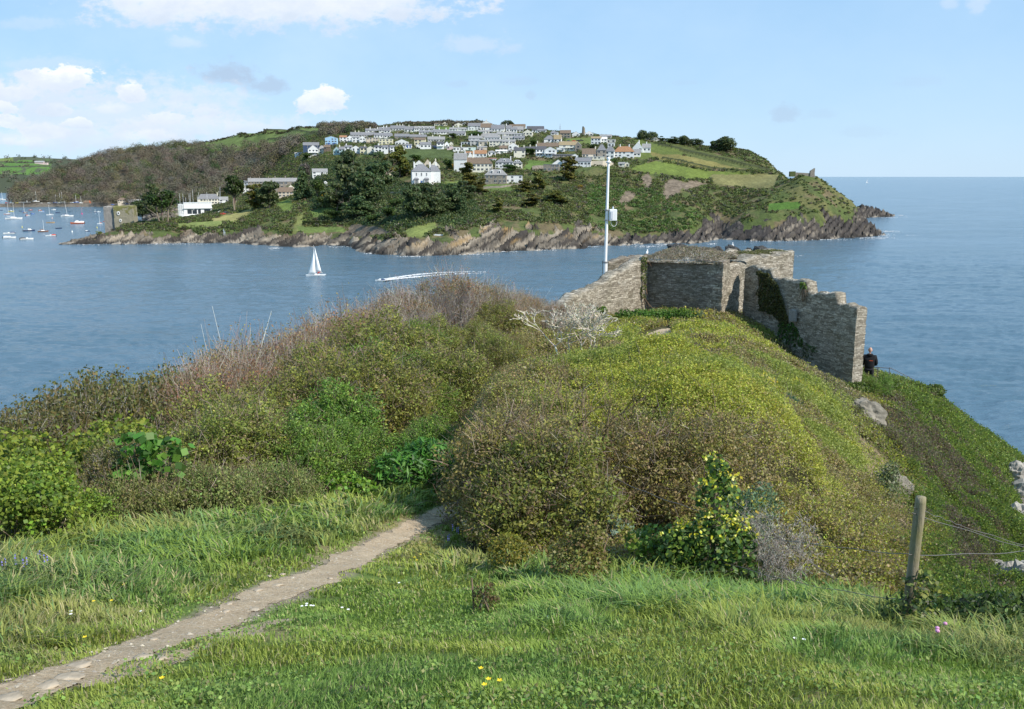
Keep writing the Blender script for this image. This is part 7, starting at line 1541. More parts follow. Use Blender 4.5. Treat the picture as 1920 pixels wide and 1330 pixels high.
def houses():
    for h in HS:
        nm = {'stone': "stone_building"}.get(h[6], "house")
        if h[10].find('shed') >= 0: nm = "shed"
        kw = {}
        if h[0] == 'F': kw['dist'] = 1262
        if h[0] == 'E': kw['dist'] = 1290
        if 'windowless' in h[10]: kw['win'] = None
        t, q = house(nm, h[10], h[0], *h[1:6], wall=h[6], roof=h[7], typ=h[8], ch=h[9], yaw=random.uniform(-8, 4) if h[8] != 'long' else 0, cat={"stone_building": "building", "shed": "shed"}.get(nm, "house"), **kw)
        if 'blue garage' in h[10]:
            for k in (-.55, .25): MB().box(q['w']*k*.5, q['w']*(k+.42)*.5, q['fr']-.05, q['fr']+.02, 0, 2.4).build("garage_door", M_BLUED, t)
        if 'veranda' in h[10] or 'balcony' in h[10]:
            a, fr, he = q['a'], q['fr'], q['he']; z = he*.48
            b = MB(); b.box(-a*.8, a*.8, fr-1.4, fr-.01, z-.15, z); b.box(-a*.8, a*.8, fr-1.42, fr-1.36, z+.9, z+1.0)
            for i in range(7): x = -a*.8+a*1.6*i/6; b.box(x-.05, x+.05, fr-1.41, fr-1.37, z, z+.9)
            b.build("balcony", M_WHITE, t)
        if 'dormer' in h[10]:
            n = 4 if 'four' in h[10] else 2 if 'round' not in h[10] else 1
            for i in range(n):
                x = q['a']*(-.7+1.4*(i+.5)/n); d = MB(); zt_ = q['he']+(q['hr']-q['he'])*.85; d.add([(x-.9,q['fr']*.75,q['he']+.2),(x+.9,q['fr']*.75,q['he']+.2),(x+.9,q['fr']*.75,zt_-.5),(x,q['fr']*.75,zt_+.2),(x-.9,q['fr']*.75,zt_-.5),(x-.9,0,q['he']+.2),(x+.9,0,q['he']+.2),(x+.9,0,zt_-.5),(x,0,zt_+.2),(x-.9,0,zt_-.5)],[[0,1,2,3,4],[1,6,7,2],[5,0,4,9],[2,7,8,3],[4,3,8,9],[5,9,8,7,6]])
                dd = d.build("dormer", M_WHITE, t); MB().box(x-.5, x+.5, q['fr']*.75-.05, q['fr']*.75-.004, q['he']+.5, zt_-.6).build("window", M_GLASS, dd)
houses()
def villa():
    t, q = house("villa", "big white villa with grey hip roof, blue door and two canopied bays", 'H', 172, 430, 560, 385, 292, 'white', 'slate', 'hip', (.15, .97), None, 4, dep=11)
    a, fr, he, w_ = q['a'], q['fr'], q['he'], q['w']
    def win(x, z, ww, wh, y=fr):
        p = MB().box(x-ww, x+ww, y-.04, y+.05, z-wh, z+wh).build("window", M_GLASS, t); f = MB(); f.box(x-ww-.12, x+ww+.12, y-.1, y-.041, z-wh-.16, z-wh); f.box(x-.05, x+.05, y-.09, y-.041, z-wh, z+wh); f.build("frame", M_WHITE, p)
    for k in (.23, .49, .75): win(-a+w_*k, he*.76, .42, 1.1)
    for k in (.22, .74):
        x = -a+w_*k; b = MB().box(x-1.7, x+1.7, fr-1.1, fr+.1, -.5, he*.42).build("bay", wallm('white'), t)
        for dx in (-1.0, 0, 1.0): MB().box(x+dx-.33, x+dx+.33, fr-1.15, fr-1.09, he*.10, he*.36).build("window", M_GLASS, b)
        c = MB(); c.add([(x-2, fr-1.5, he*.40), (x+2, fr-1.5, he*.40), (x+1.2, fr, he*.52), (x-1.2, fr, he*.52), (x-2, fr-1.5, he*.38), (x+2, fr-1.5, he*.38), (x+2, fr, he*.40), (x-2, fr, he*.40)], [[0,1,2,3],[4,5,1,0],[5,6,2,1],[7,4,0,3],[7,6,5,4]]); c.build("canopy", roofm('slate'), b)
    MB().box(-a+w_*.47-.5, -a+w_*.47+.5, fr-.06, fr+.05, 0, 2.8).build("door", M_BLUED, t)
    # side wing
    wg = MB().box(a+.003, a+w_*.48, fr+2.2, q['bk'], -5, he).build("wing", wallm('white'), t); c = MB(); c.add([(a-.2, fr+1.9, he), (a+w_*.5, fr+1.9, he), (a+w_*.5, q['bk']+.3, he), (a-.2, q['bk']+.3, he), (a-.2, 1, q['hr']-.4), (a+w_*.3, 1.4, q['hr']-.6)], [[0,1,5,4],[1,2,5],[2,3,4,5],[3,2,1,0],[0,4,3]]); c.build("roof", roofm('slate'), wg)
    c = MB(); c.box(a+w_*.28-.5, a+w_*.28+.5, .8, 1.7, he, q['hr']+1.6); c.build("chimney", wallm('white'), wg)
    for k in (.16, .34): MB().box(a+w_*k-.3, a+w_*k+.3, fr+2.15, fr+2.22, he*.12, he*.26).build("window", M_GLASS, wg)
villa()
def clubhouse():
    t, q = house("clubhouse", "white flat roofed clubhouse with dark ground floor windows and scaffolding", 'G', 290, 660, 655, 470, 465, 'white', 'white', 'flat', (), None, 0, dep=10, cat="clubhouse")
    a, fr, he, w_ = q['a'], q['fr'], q['he'], q['w']
    for x0, x1 in ((.12, .28), (.30, .46), (.50, .60), (.72, .94)): MB().box(-a+w_*x0, -a+w_*x1, fr-.06, fr+.05, he*.18, he*.52).build("window", M_GLASS, t)
    MB().box(-a-.4, a+.4, fr-1.0, fr-.003, he*.58, he*.64).build("canopy", M_WHITE, t)
    MB().box(-a-4.6, -a-.003, fr+.5, 4, -4, he*.9).build("annex", wallm('white'), t); tw = MB().box(-a-3.5, a+1.5, fr-3.2, fr-.01, -4, he*.06).build("terrace", wallm('white'), t)
    s = MB()
    for i in range(4):
        for j in range(2): s.tube((-a-5.2+i*1.7, fr-.5+j*1.2-.8, -3), (-a-5.2+i*1.7, fr-.5+j*1.2-.8, he*1.02), .07, n=5)
    for z in (.25, .5, .75, 1.0): s.tube((-a-5.2, fr-1.3, he*z), (-a-.1, fr-1.3, he*z), .07, n=5); s.tube((-a-5.2, fr-.1, he*z), (-a-.1, fr-.1, he*z), .07, n=5)
    s.build("scaffolding", plain("scaffold_metal", (.42, .45, .48), .4, .1, metal=.6), t)
clubhouse()
def towers():
    # the blockhouse on the point
    ox, oy, k = CR['F']; d = 628.; s = d/F; g = pt(ox+(760+1255)/2/k, oy+860/k, d); t = empty("blockhouse", g, .12); tag(t, "square ruined stone blockhouse with mossy front and round gun hole on the rocky point", "blockhouse")
    W = (1255-745)/k*s; Hh = (860-460)/k*s; mk1 = stone_far = Mat("blockhouse_stone"); v = mk1.obj(); f = mk1.noise(.35, 6, v, .7); gq = mk1.noise(1.6, 5, mk1.obj((.5, .5, 3)), .6); c = mk1.ramp(gq, [(.3, (.17, .155, .14)), (.7, (.33, .31, .28))]); M1 = mk1.fin(c, .9, mk1.bump(gq, .6, .2))
    mk2 = Mat("mossy_stone"); v = mk2.obj(); f = mk2.noise(.35, 6, v, .7); gq = mk2.noise(1.6, 5, mk2.obj((.5, .5, 3)), .6); sz = mk2.n('ShaderNodeSeparateXYZ'); mk2.L.new(mk2.obj(), sz.inputs[0]); ms = mk2.math('GREATER_THAN', mk2.math('ADD', f, mk2.math('MULTIPLY', sz.outputs[2], .024)), .80)
    c = mk2.mix(ms, mk2.ramp(gq, [(.3, (.22, .20, .14)), (.7, (.33, .30, .22))]), (.17, .165, .06)); M2 = mk2.fin(c, .95, mk2.bump(gq, .6, .2))
    def block(nm, x0, x1, y0, y1, z0, z1, m, seed):
        n = 24; bm = bmesh.new(); bmesh.ops.create_cube(bm, size=1); bmesh.ops.subdivide_edges(bm, edges=bm.edges[:], cuts=10, use_grid_fill=True)
        for v in bm.verts:
            x, y, z = v.co.x+.5, v.co.y+.5, v.co.z+.5; p = Vector((x0+(x1-x0)*x, y0+(y1-y0)*y, z0+(z1-z0)*z)); p += Vector([(float(fbm(p.x/2+i*9+seed, p.y/2, p.z/2, 3))-.5)*.5 for i in range(3)])
            if z > .99: p.z += (float(vnoise(p.x/1.2+seed, p.y/1.2, 3))-.5)*1.3
            v.co = p
        me = bpy.data.meshes.new(nm); bm.to_mesh(me); bm.free(); me.materials.append(m); o = bpy.data.objects.new(nm, me); col.objects.link(o); o.parent = t; return o
    a = W/2; xm = -a+W*.36
    block("side_wall", -a, xm, 0, W*.5, -3, Hh*.97, M1, 1); fw = block("front_wall", xm-.1, a, -1.6, W*.45, -1, Hh, M2, 5)
    for (xx, zz_, r_) in ((.52, .70, .62), (.57, .38, .5)):
        h = MB(); n = 14; cx_ = -a+W*xx
        for rad, nm, y in ((r_*1.7, "surround", -1.95), (r_*.8, "opening", -2.0)):
            q = MB(); q.add([(cx_+rad*math.cos(6.283*i/n), y, Hh*zz_+rad*1.25*math.sin(6.283*i/n)) for i in range(n)]+[(cx_+rad*math.cos(6.283*i/n), -1.2, Hh*zz_+rad*1.25*math.sin(6.283*i/n)) for i in range(n)], [list(range(n))[::-1]]+[[i, (i+1) % n, n+(i+1) % n, n+i] for i in range(n)]); q.build(nm, wallm('pale') if nm == 'surround' else M_DARK, fw)
    # ruined tower on the skyline, radio mast
    ox, oy, k = CR['D']; g = far_at(ox+585/k, oy+235/k); s = g.y/F; bm = bmesh.new(); bmesh.ops.create_cone(bm, cap_ends=True, segments=14, radius1=1, radius2=.62, depth=2); bmesh.ops.subdivide_edges(bm, edges=bm.edges[:], cuts=4, use_grid_fill=True); w_ = 58/k*s/2; h_ = 150/k*s
    for v in bm.verts: x, y, z = v.co; f_ = .8+.4*float(fbm(x*2, y*2, z*2, 3)); v.co = Vector((x*w_*f_, y*w_*f_, (z+1)/2*h_*(1-.12*(x > .1)*(z > .9))))
    me = bpy.data.meshes.new("ruined_tower"); bm.to_mesh(me); bm.free(); me.materials.append(plain("brown_stone", (.21, .18, .13), .95, .3, .8)); o = bpy.data.objects.new("ruined_tower", me); col.objects.link(o); o.location = g-Vector((0, 0, 1.2)); tag(o, "rounded stump of a ruined brown stone tower on the skyline", "ruined tower")
    g = far_at(ox+243/k, oy+200/k); mb = MB(); mb.tube((0, 0, -2), (0, 0, 130/k*s), .22, .12, 6); 
    for z in (60, 80): mb.box(-1.0, 1.0, -.1, .1, z/k*s, z/k*s+.25)
    o = mb.build("radio_mast", plain("mast_grey", (.22, .22, .23), .6)); o.location = g; tag(o, "thin grey radio mast above the chapel on the skyline", "mast")
    # ruin on the headland top
    rt = empty("hilltop_ruin", far_at(1503, 326)); rt.scale = (1, 1, .75); tag(rt, "jagged remains of a small castle on the top of the right headland", "castle ruin"); s = rt.location.y/F; m = plain("ruin_stone", (.24, .21, .17), .95, .3, 1.2, bump=.1); mg = plain("ruin_ivy", (.09, .11, .04), .9, .35, 1.2)
    q = MB(); q.add([(-22*s, 0, -2), (-12*s, 0, -2), (-12*s, 3, -2), (-22*s, 3, -2), (-22*s, 0, 7.5*s), (-12*s, 0, 8*s), (-12*s, 3, 8*s), (-22*s, 3, 7.5*s)], [[0,3,2,1],[4,5,6,7],[0,1,5,4],[1,2,6,5],[2,3,7,6],[3,0,4,7]]); q.build("ivy_wall", mg, rt)
    q = MB(); q.add([(-12*s+.01, .2, -2), (14*s, .2, -2), (14*s, 2, -2), (-12*s+.01, 2, -2), (-12*s+.01, .2, 5.5*s), (14*s, .2, 3.5*s), (14*s, 2, 3.5*s), (-12*s+.01, 2, 5.5*s)], [[0,3,2,1],[4,5,6,7],[0,1,5,4],[1,2,6,5],[2,3,7,6],[3,0,4,7]]); q.build("low_wall", m, rt)
    q = MB(); q.add([(14*s+.01, -.5, -3), (24*s, -.5, -3), (24*s, 2, -3), (14*s+.01, 2, -3), (15*s, -.5, 9*s), (23*s, -.5, 15*s), (23*s, 2, 16*s), (15*s, 2, 9*s), (22.5*s, -.5, 4*s), (22.5*s, 2, 4*s)], [[0,3,2,1],[0,1,8,5,4],[1,2,9,8],[8,9,6,5],[4,5,6,7],[3,0,4,7],[2,3,7,6,9]]); q.build("tower_shard", m, rt)
towers()
# ================================================================== boats
BM = {}
def bmat(c):
    if c not in BM: BM[c] = plain("paint_%s" % c, {'white': (.78,.78,.76), 'navy': (.03,.05,.12), 'red': (.50,.06,.03), 'orange': (.60,.13,.035), 'pink': (.62,.40,.36), 'tan': (.45,.30,.16), 'black': (.03,.03,.035), 'blue': (.06,.14,.42), 'yellow': (.60,.52,.10), 'brown': (.25,.11,.06), 'pale': (.55,.6,.66), 'magenta': (.45,.04,.16), 'sail': (.82,.82,.80)}[c], .45, .08, 1, .4)
    return BM[c]
def hull(L_, B, D, c, parent, deckc='white', free=.55):
    n = 15; m = 9; V = []; Fs = []
    for i in range(n):
        t = i/(n-1); x = -L_/2+L_*t; w_ = B/2*(1-max(0, (t-.35)/.65)**2.2)*(.78+.22*min(1, t/.25)); zt_ = free*(1+.45*max(0, t-.4)**1.5); zb_ = -D*(1-max(0, (t-.6)/.4)**2)
        if i == n-1: w_ = .03
        for j in range(m): a = math.pi*j/(m-1); s_ = math.sin(a); V.append((x+(.06*L_*(zt_*0+.5) if t > .9 else 0)*(1-s_), math.cos(a)*w_*(1 if s_ < .01 else (1-.15*s_)), zt_*(1-s_)+zb_*s_))
    for i in range(n-1):
        for j in range(m-1): Fs.append([i*m+j, i*m+j+1, (i+1)*m+j+1, (i+1)*m+j])
    Fs.append(list(range(m))); mb = MB(); mb.add(V, Fs); h = mb.build("hull", bmat(c), parent, True)
    d = MB(); vs = []
    for i in range(n): vs += [(V[i*m][0], V[i*m][1]*.96, V[i*m][2]-.03), (V[i*m+m-1][0], V[i*m+m-1][1]*.96, V[i*m+m-1][2]-.03)]
    d.add(vs, [[2*i, 2*i+1, 2*i+3, 2*i+2] for i in range(n-1)]); d.build("deck", bmat(deckc), parent)
def boat(name, label, kind, crop, x0, x1, yw, hc, top=None, cover=None, heading=0, quay=False, group=None, mastx=None, lean=0):
    ox, oy, k = CR[crop]; pc = ox+(x0+x1)/2/k; py = oy+yw/k
    if quay: g = pt(pc, py, 1272); g.z = max(g.z, 2.0)
    else: u, a, b = ray(pc, py); d = -H*a/b; g = Vector((u*d/a, d, 0))
    s = g.y/F; L_ = (x1-x0)/k*s; t = empty(name, g, R(heading)-math.atan2(g.x, g.y)); tag(t, label, "boat", group)
    mul = 1/max(.5, math.cos(R(heading if abs(heading) < 90 else 180-abs(heading)))); L_ *= mul; B = L_*.30; fr = L_*.075+.28
    hull(L_, B, L_*.05, hc, t, 'white' if kind != 'dinghy' else 'tan', fr)
    M = MB()
    if kind in ('sail', 'sailcover'):
        hm = (yw-top)/k*s if top is not None else L_*1.2; c = MB(); c.add([(-L_*.18, -B*.25, fr-.05), (L_*.2, -B*.18, fr-.05), (L_*.2, B*.18, fr-.05), (-L_*.18, B*.25, fr-.05), (-L_*.16, -B*.2, fr+.06*L_), (L_*.12, -B*.14, fr+.05*L_), (L_*.12, B*.14, fr+.05*L_), (-L_*.16, B*.2, fr+.06*L_)], [[4,5,6,7],[0,1,5,4],[1,2,6,5],[2,3,7,6],[3,0,4,7]]); c.build("cabin", bmat('white'), t)
        x = L_*.08 if mastx is None else -L_/2+L_*(mastx-x0)/(x1-x0); r_ = max(.07, .00028*g.y*.5); M.tube((x, 0, 0), (x+lean*hm, 0, hm), r_, r_*.7, 6); M.build("mast", bmat('white'), t)
        b_ = MB(); b_.tube((x, 0, fr+.09*L_), (x-L_*.42, 0, fr+.09*L_), r_*.9, n=5); b_.build("boom", bmat('white'), t)
        if cover: c2 = MB(); c2.tube((x-.2, 0, fr+.11*L_), (x-L_*.40, 0, fr+.11*L_), .28, .15, 7); c2.build("sail_cover", bmat(cover), t)
    elif kind == 'motor':
        c = MB(); c.add([(-L_*.10, -B*.33, fr-.05), (L_*.26, -B*.25, fr-.05), (L_*.26, B*.25, fr-.05), (-L_*.10, B*.33, fr-.05), (-L_*.08, -B*.3, fr+.15*L_), (L_*.10, -B*.25, fr+.15*L_), (L_*.10, B*.25, fr+.15*L_), (-L_*.08, B*.3, fr+.15*L_)], [[4,5,6,7],[0,1,5,4],[1,2,6,5],[2,3,7,6],[3,0,4,7]]); cb = c.build("cabin", bmat('white'), t); w2 = MB(); w2.box(-L_*.07, L_*.09, -B*.315, -B*.29, fr+.07*L_, fr+.12*L_); w2.build("window", M_GLASS, cb)
        o_ = MB(); o_.box(-L_*.53, -L_*.485, -.2, .2, -.1, fr+.35); o_.build("outboard", bmat('black'), t)
    elif kind == 'open':
        o_ = MB(); o_.box(-L_*.54, -L_*.485, -.22, .22, -.1, fr+.5); o_.build("outboard", bmat('black'), t); w2 = MB(); w2.box(-L_*.05, L_*.10, -B*.2, B*.2, fr-.1, fr+.07*L_); w2.build("console", bmat('white'), t)
    if kind in ('open', 'motor', 'dinghy') and cover:
        n = 9; c = MB(); vs = []
        for i in range(n):
            tt = i/(n-1); x = -L_*.47+L_*(.42)*tt; hh = math.sin(math.pi*min(1, .25+.6*tt))*.11*L_
            for j in range(5): a = math.pi*j/4; vs.append((x, math.cos(a)*B*.45, fr-.02+math.sin(a)*hh))
        c.add(vs, [[i*5+j, i*5+j+1, i*5+5+j+1, i*5+5+j] for i in range(n-1) for j in range(4)]+[[0,1,2,3,4], [(n-1)*5+j for j in range(5)]]); c.build("cover", bmat(cover), t)
    if kind == 'dinghy': w2 = MB(); [w2.box(L_*q, L_*(q+.05), -B*.35, B*.35, fr-.12, fr-.02) for q in (-.25, .05)]; w2.build("thwart", bmat('tan'), t)
    if quay: w2 = MB(); [w2.tube((L_*q, B*.3*sg, -1.2), (L_*q, B*.25*sg, .1), .1, n=5) for q in (-.25, .2) for sg in (-1, 1)]; w2.build("cradle", bmat('brown'), t); t.location.z += 1.0
    return t, L_, B, fr
G1 = "boats moored in the harbour"; G2 = "boats laid up on the quay"
BO = [
 ('sail',115,380,685,'white',385,None,260,"long white yacht with bare mast, biggest of the moored yachts at left",4),
 ('sail',75,175,600,'pink',400,None,100,"small pinkish sailing boat behind the long white yacht",0),
 ('motor',150,245,548,'yellow',None,None,None,"small yellow green motor boat near the quay at left",0),
 ('dinghy',0,50,527,'navy',None,None,None,"dark dinghy at the very left edge near the quay",0),
 ('dinghy',345,395,542,'black',None,None,None,"small dark dinghy just left of a navy one",0),
 ('dinghy',402,458,556,'navy',None,'blue',None,"navy dinghy with a blue cover beside the small dark dinghy",10),
 ('sail',425,492,572,'brown',390,None,475,"brown hulled sloop with a thin mast near the quay",0),
 ('open',468,535,626,'white',None,'red',None,"small white boat with red trim pointing at the camera",50),
 ('open',560,618,592,'blue',None,'blue',None,"round looking boat under a bright blue cover",40),
 ('motor',520,577,522,'red',None,None,None,"small red boat close in to the quay",0),
 ('motor',695,750,528,'orange',None,None,None,"small orange brown boat close in to the quay",0),
 ('open',715,798,552,'pale',None,'blue',None,"pale blue boat in front of the orange brown one",0),
 ('motor',930,1000,517,'white',None,None,None,"white cabin boat nearest the quay in the middle of the moorings",0),
 ('sail',845,962,612,'white',430,'navy',912,"small white yacht with dark spray hood left of the dark dinghy",0),
 ('dinghy',1002,1076,572,'navy',None,'navy',None,"dark covered dinghy right of the small white yacht",0),
 ('sail',1110,1308,636,'white',360,'navy',1215,"white yacht with navy covers and leaning bare mast in mid harbour",0),
 ('dinghy',1235,1270,556,'navy',None,None,None,"tiny dark dinghy behind the yacht with navy covers",0),
 ('sail',1688,1742,562,'navy',500,None,1715,"tiny dark yacht far back left of the blockhouse",0),
 ('motor',1745,1812,556,'white',None,None,None,"small white boat far back beside the tiny dark yacht",0),
 ('open',1540,1616,906,'navy',None,'white',None,"small boat with navy hull and white cover just off the rocky point",0),
 ('motor',430,615,898,'navy',None,None,None,"motor boat with navy hull and white wheelhouse in the front rank",8),
 ('sail',692,860,912,'brown',700,'brown',790,"sailing boat with red brown hull and white deck in the front rank",0),
 ('dinghy',1005,1107,852,'navy',None,None,None,"long low navy dinghy alone right of the brown hulled sailing boat",0),
 ('dinghy',838,975,752,'tan',None,None,None,"varnished tan rowing boat on its own in mid harbour",0),
 ('open',75,255,950,'white',None,'navy',None,"white open boat with dark cover at its stern, upper of two at lower left",6),
 ('open',70,270,1026,'white',None,'pale',None,"plain white boat, lower of two at lower left",4),
 ('open',378,585,1052,'white',None,'black',None,"white speedboat with a black canopy at its stern, nearest the camera",8),
 ('open',835,1000,992,'white',None,'red',None,"white motor boat with red cover in the front rank",0),
 ('sail',1755,1842,771,'white',580,'red',1800,"white sailing boat with red stern left of the blockhouse",0),
 ('dinghy',1855,1906,730,'red',None,'red',None,"small red boat half hidden by the blockhouse wall",0),
 ('sail',0,100,336,'white',200,None,45,"white yacht far up the river at the left edge",0),
 ('sail',135,182,326,'white',218,None,150,"small white yacht far up the river by the wooded bank",0),
 ('motor',232,262,328,'pale',None,None,None,"tiny pale boat tucked under the wooded river bank",0),
]
for (kd, x0, x1, yw, hc, top, cov, mx, lab, hd) in BO: boat({'sail': "sailing_yacht", 'motor': "motor_boat", 'open': "open_boat", 'dinghy': "dinghy"}[kd], lab, kd, 'E', x0, x1, yw, hc, top, cov, 180+hd if lab.startswith(('long', 'white yacht with')) is False and x0 % 2 else hd, False, G1, mx, -.10 if 'leaning' in lab else 0)
QB = [
 ('sail',590,705,388,'white',200,'blue',622,"white yacht with tall mast laid up at the left of the quay"),
 ('open',345,420,402,'white',None,None,None,"white boat ashore at the left end of the quay"),('motor',425,550,402,'white',None,None,None,"longer white motor boat ashore left of the tall masted yacht"),
 ('open',725,768,414,'white',None,None,None,"tiny white boat on the quay right of the tall masted yacht"),('open',862,918,416,'white',None,'white',None,"small white covered boat alone on the middle of the quay"),
 ('sail',960,1032,408,'blue',260,'blue',1000,"yacht under a blue tent on the quay with slanting mast"),('sail',1030,1130,414,'white',230,None,1062,"white yacht ashore between blue tent and another mast"),('sail',1082,1182,400,'white',210,None,1125,"white yacht ashore with the rightmost tall mast of three"),
 ('open',1268,1332,410,'pale',None,'pale',None,"pale blue covered boat on the quay left of the bright blue one"),('sail',1333,1426,404,'blue',260,'blue',1385,"bright blue covered yacht ashore near the brown shed"),('sail',1424,1492,414,'white',290,None,1440,"small white yacht ashore next to the brown shed"),
 ('dinghy',100,170,412,'red',None,'red',None,"red boat pulled up on the low bank at left"),('open',170,240,414,'white',None,None,None,"white boat pulled up beside the red one"),('open',280,330,412,'yellow',None,'yellow',None,"yellow boat pulled up on the bank"),
]
for (kd, x0, x1, yw, hc, top, cov, mx, lab) in QB: boat({'sail': "sailing_yacht", 'motor': "motor_boat", 'open': "open_boat", 'dinghy': "dinghy"}[kd], lab, kd, 'E', x0, x1, yw-4, hc, top, cov, random.choice([0, 180]), True, G2, None, -.16 if 'slanting' in lab else 0)
ow, L_, B, fr = boat("motor_boat", "orange hulled workboat with white wheelhouse among the moorings", 'motor', 'E', 1285, 1510, 765, 'orange', None, 'white', 180, False, G1)
CR['J'] = (0, 0, 1.0)
def sailing():
    t, L_, B, fr = boat("sailing_yacht", "white sailing yacht under full white sails in the open water", 'sail', 'J', 575, 611, 519, 'white', 460, None, 180, False, None, None)
    hm = 59*t.location.y/F; x = L_*.04
    def sail(nm, P, bel):
        n = 10; vs = []; fs = []
        for i in range(n+1):
            for j in range(n+1):
                a, b = i/n, j/n; p0 = Vector(P[0]).lerp(Vector(P[2]), a); p1 = Vector(P[1]).lerp(Vector(P[2]), a); q = p0.lerp(p1, b); q.y += bel*math.sin(math.pi*b)*math.sin(math.pi*min(1, a*.9+.1)); vs.append(q)
        for i in range(n):
            for j in range(n): k_ = i*(n+1)+j; fs.append([k_, k_+1, k_+n+2, k_+n+1])
        o = MB().add(vs, fs).build(nm, bmat('sail'), t, True); m = o.modifiers.new('s', 'SOLIDIFY'); m.thickness = .02
    sail("mainsail", [(x-.15, 0, fr+.12*L_), (x-L_*.32, .8, fr+.12*L_), (x-.1, 0, hm*.98)], .5)
    sail("jib", [(x+L_*.36, 0, fr+.2), (x-.1, .9, fr+.4), (x+.1, 0, hm*.86)], .6)
    c = MB(); c.tube((-L_*.30, 0, fr), (-L_*.30, 0, fr+1.1), .22, .15, 8); c.tube((-L_*.38, .5, fr), (-L_*.38, .5, fr+1.0), .2, .15, 8); 
    d = MB(); d.add([(-L_*.22, -B*.4, fr+.9), (-L_*.22, B*.4, fr+.9), (-L_*.05, B*.35, fr+.5), (-L_*.05, -B*.35, fr+.5), (-L_*.12, -B*.35, fr+1.15), (-L_*.12, B*.35, fr+1.15)], [[0,1,5,4],[4,5,2,3],[0,4,3],[1,2,5]]); d.build("spray_hood", bmat('red'), t)
sailing()
def speed():
    t, L_, B, fr = boat("motor_boat", "white motor boat speeding left with a long foaming wake", 'motor', 'J', 704, 722, 528, 'white', None, 'navy', 176, False)
    # wake: low churned foam lying on the water, as real ridges
    r = np.random.default_rng(3); N_ = 5200; t_ = r.random(N_)**1.5
    cxp = 722+t_*190; cyp = 527-14*np.sin(t_*1.75)**.9; wd = (1.3+3.2*np.minimum(t_*3, 1))*(1-.55*t_); sd_ = r.choice([-1, 1], N_)*r.uniform(.35, 1, N_)**.6
    py = cyp+wd*sd_*.75+r.normal(size=N_)*.25; d = np.array([-H*ray(960, q)[1]/ray(960, q)[2] for q in py]); x = (cxp-960)/F*d/1.0*1.0; x = np.array([ray(p, q)[0]*dd/ray(p, q)[1] for p, q, dd in zip(cxp, py, d)])
    keep_ = (r.random(N_) < 1-.93*t_**.7) ; P = np.stack([x, d, np.full(N_, .06)], 1)[keep_]; s = r.uniform(.7, 2.3, len(P))*(1-.5*t_[keep_]); V, Fq, C = leaves(P, s, np.full((len(P), 3), .8), .28, np.tile([0., 0, 5.], (len(P), 1)), .25, r)
    V[:, 2] = np.abs(V[:, 2]-.06)*.4+.38; tag(meshnp("wake_foam", V, [Fq], M_FOAM, colr=C), kind='stuff')
M_FOAM = leafmat("foam", 0, .8, .2, 0, 0)
speed()
def surf():
    r = np.random.default_rng(4); out = []
    spots = [(1655,440,22,5,160),(1640,446,40,3,220),(1665,434,24,2,120),(1690,404,8,1.5,60),(1670,408,20,1.5,80),(1540,450,60,1.2,150),(1450,453,60,1,90),(1335,458,14,2,60),(1215,462,30,2.4,130),(1240,459,20,2,60),(1180,459,20,1.5,60),(1105,464,25,1.2,60),(1020,470,30,1,60),(950,473,30,1,60),(880,478,40,1.3,110),(770,482,30,1.2,80),(700,476,20,1,50),(515,466,14,2,70),(640,464,40,1,50),(300,458.5,120,.8,120),(160,460,40,.8,50),(1705,442,18,.8,14),(1490,480,30,2,20)]
    for (px, py, w_, h_, n) in spots:
        a = px+r.normal(size=n)*w_*.45; b = py+np.abs(r.normal(size=n))*h_*.6; a, b = a, b
        for p, q in zip(a, b): u, aa, bb = ray(p, q); d = -H*aa/bb; out.append((u*d/aa, d, .1))
    P = np.array(out); V, Fq, C = leaves(P, r.uniform(.4, 1.9, len(P)), np.full((len(P), 3), .68), .30, np.tile([0., 0, 6.], (len(P), 1)), .3, r); V[:, 2] = np.abs(V[:, 2]-.1)*.5+.30
    tag(meshnp("surf_foam", V, [Fq], M_FOAM, colr=C), kind='stuff')
surf()
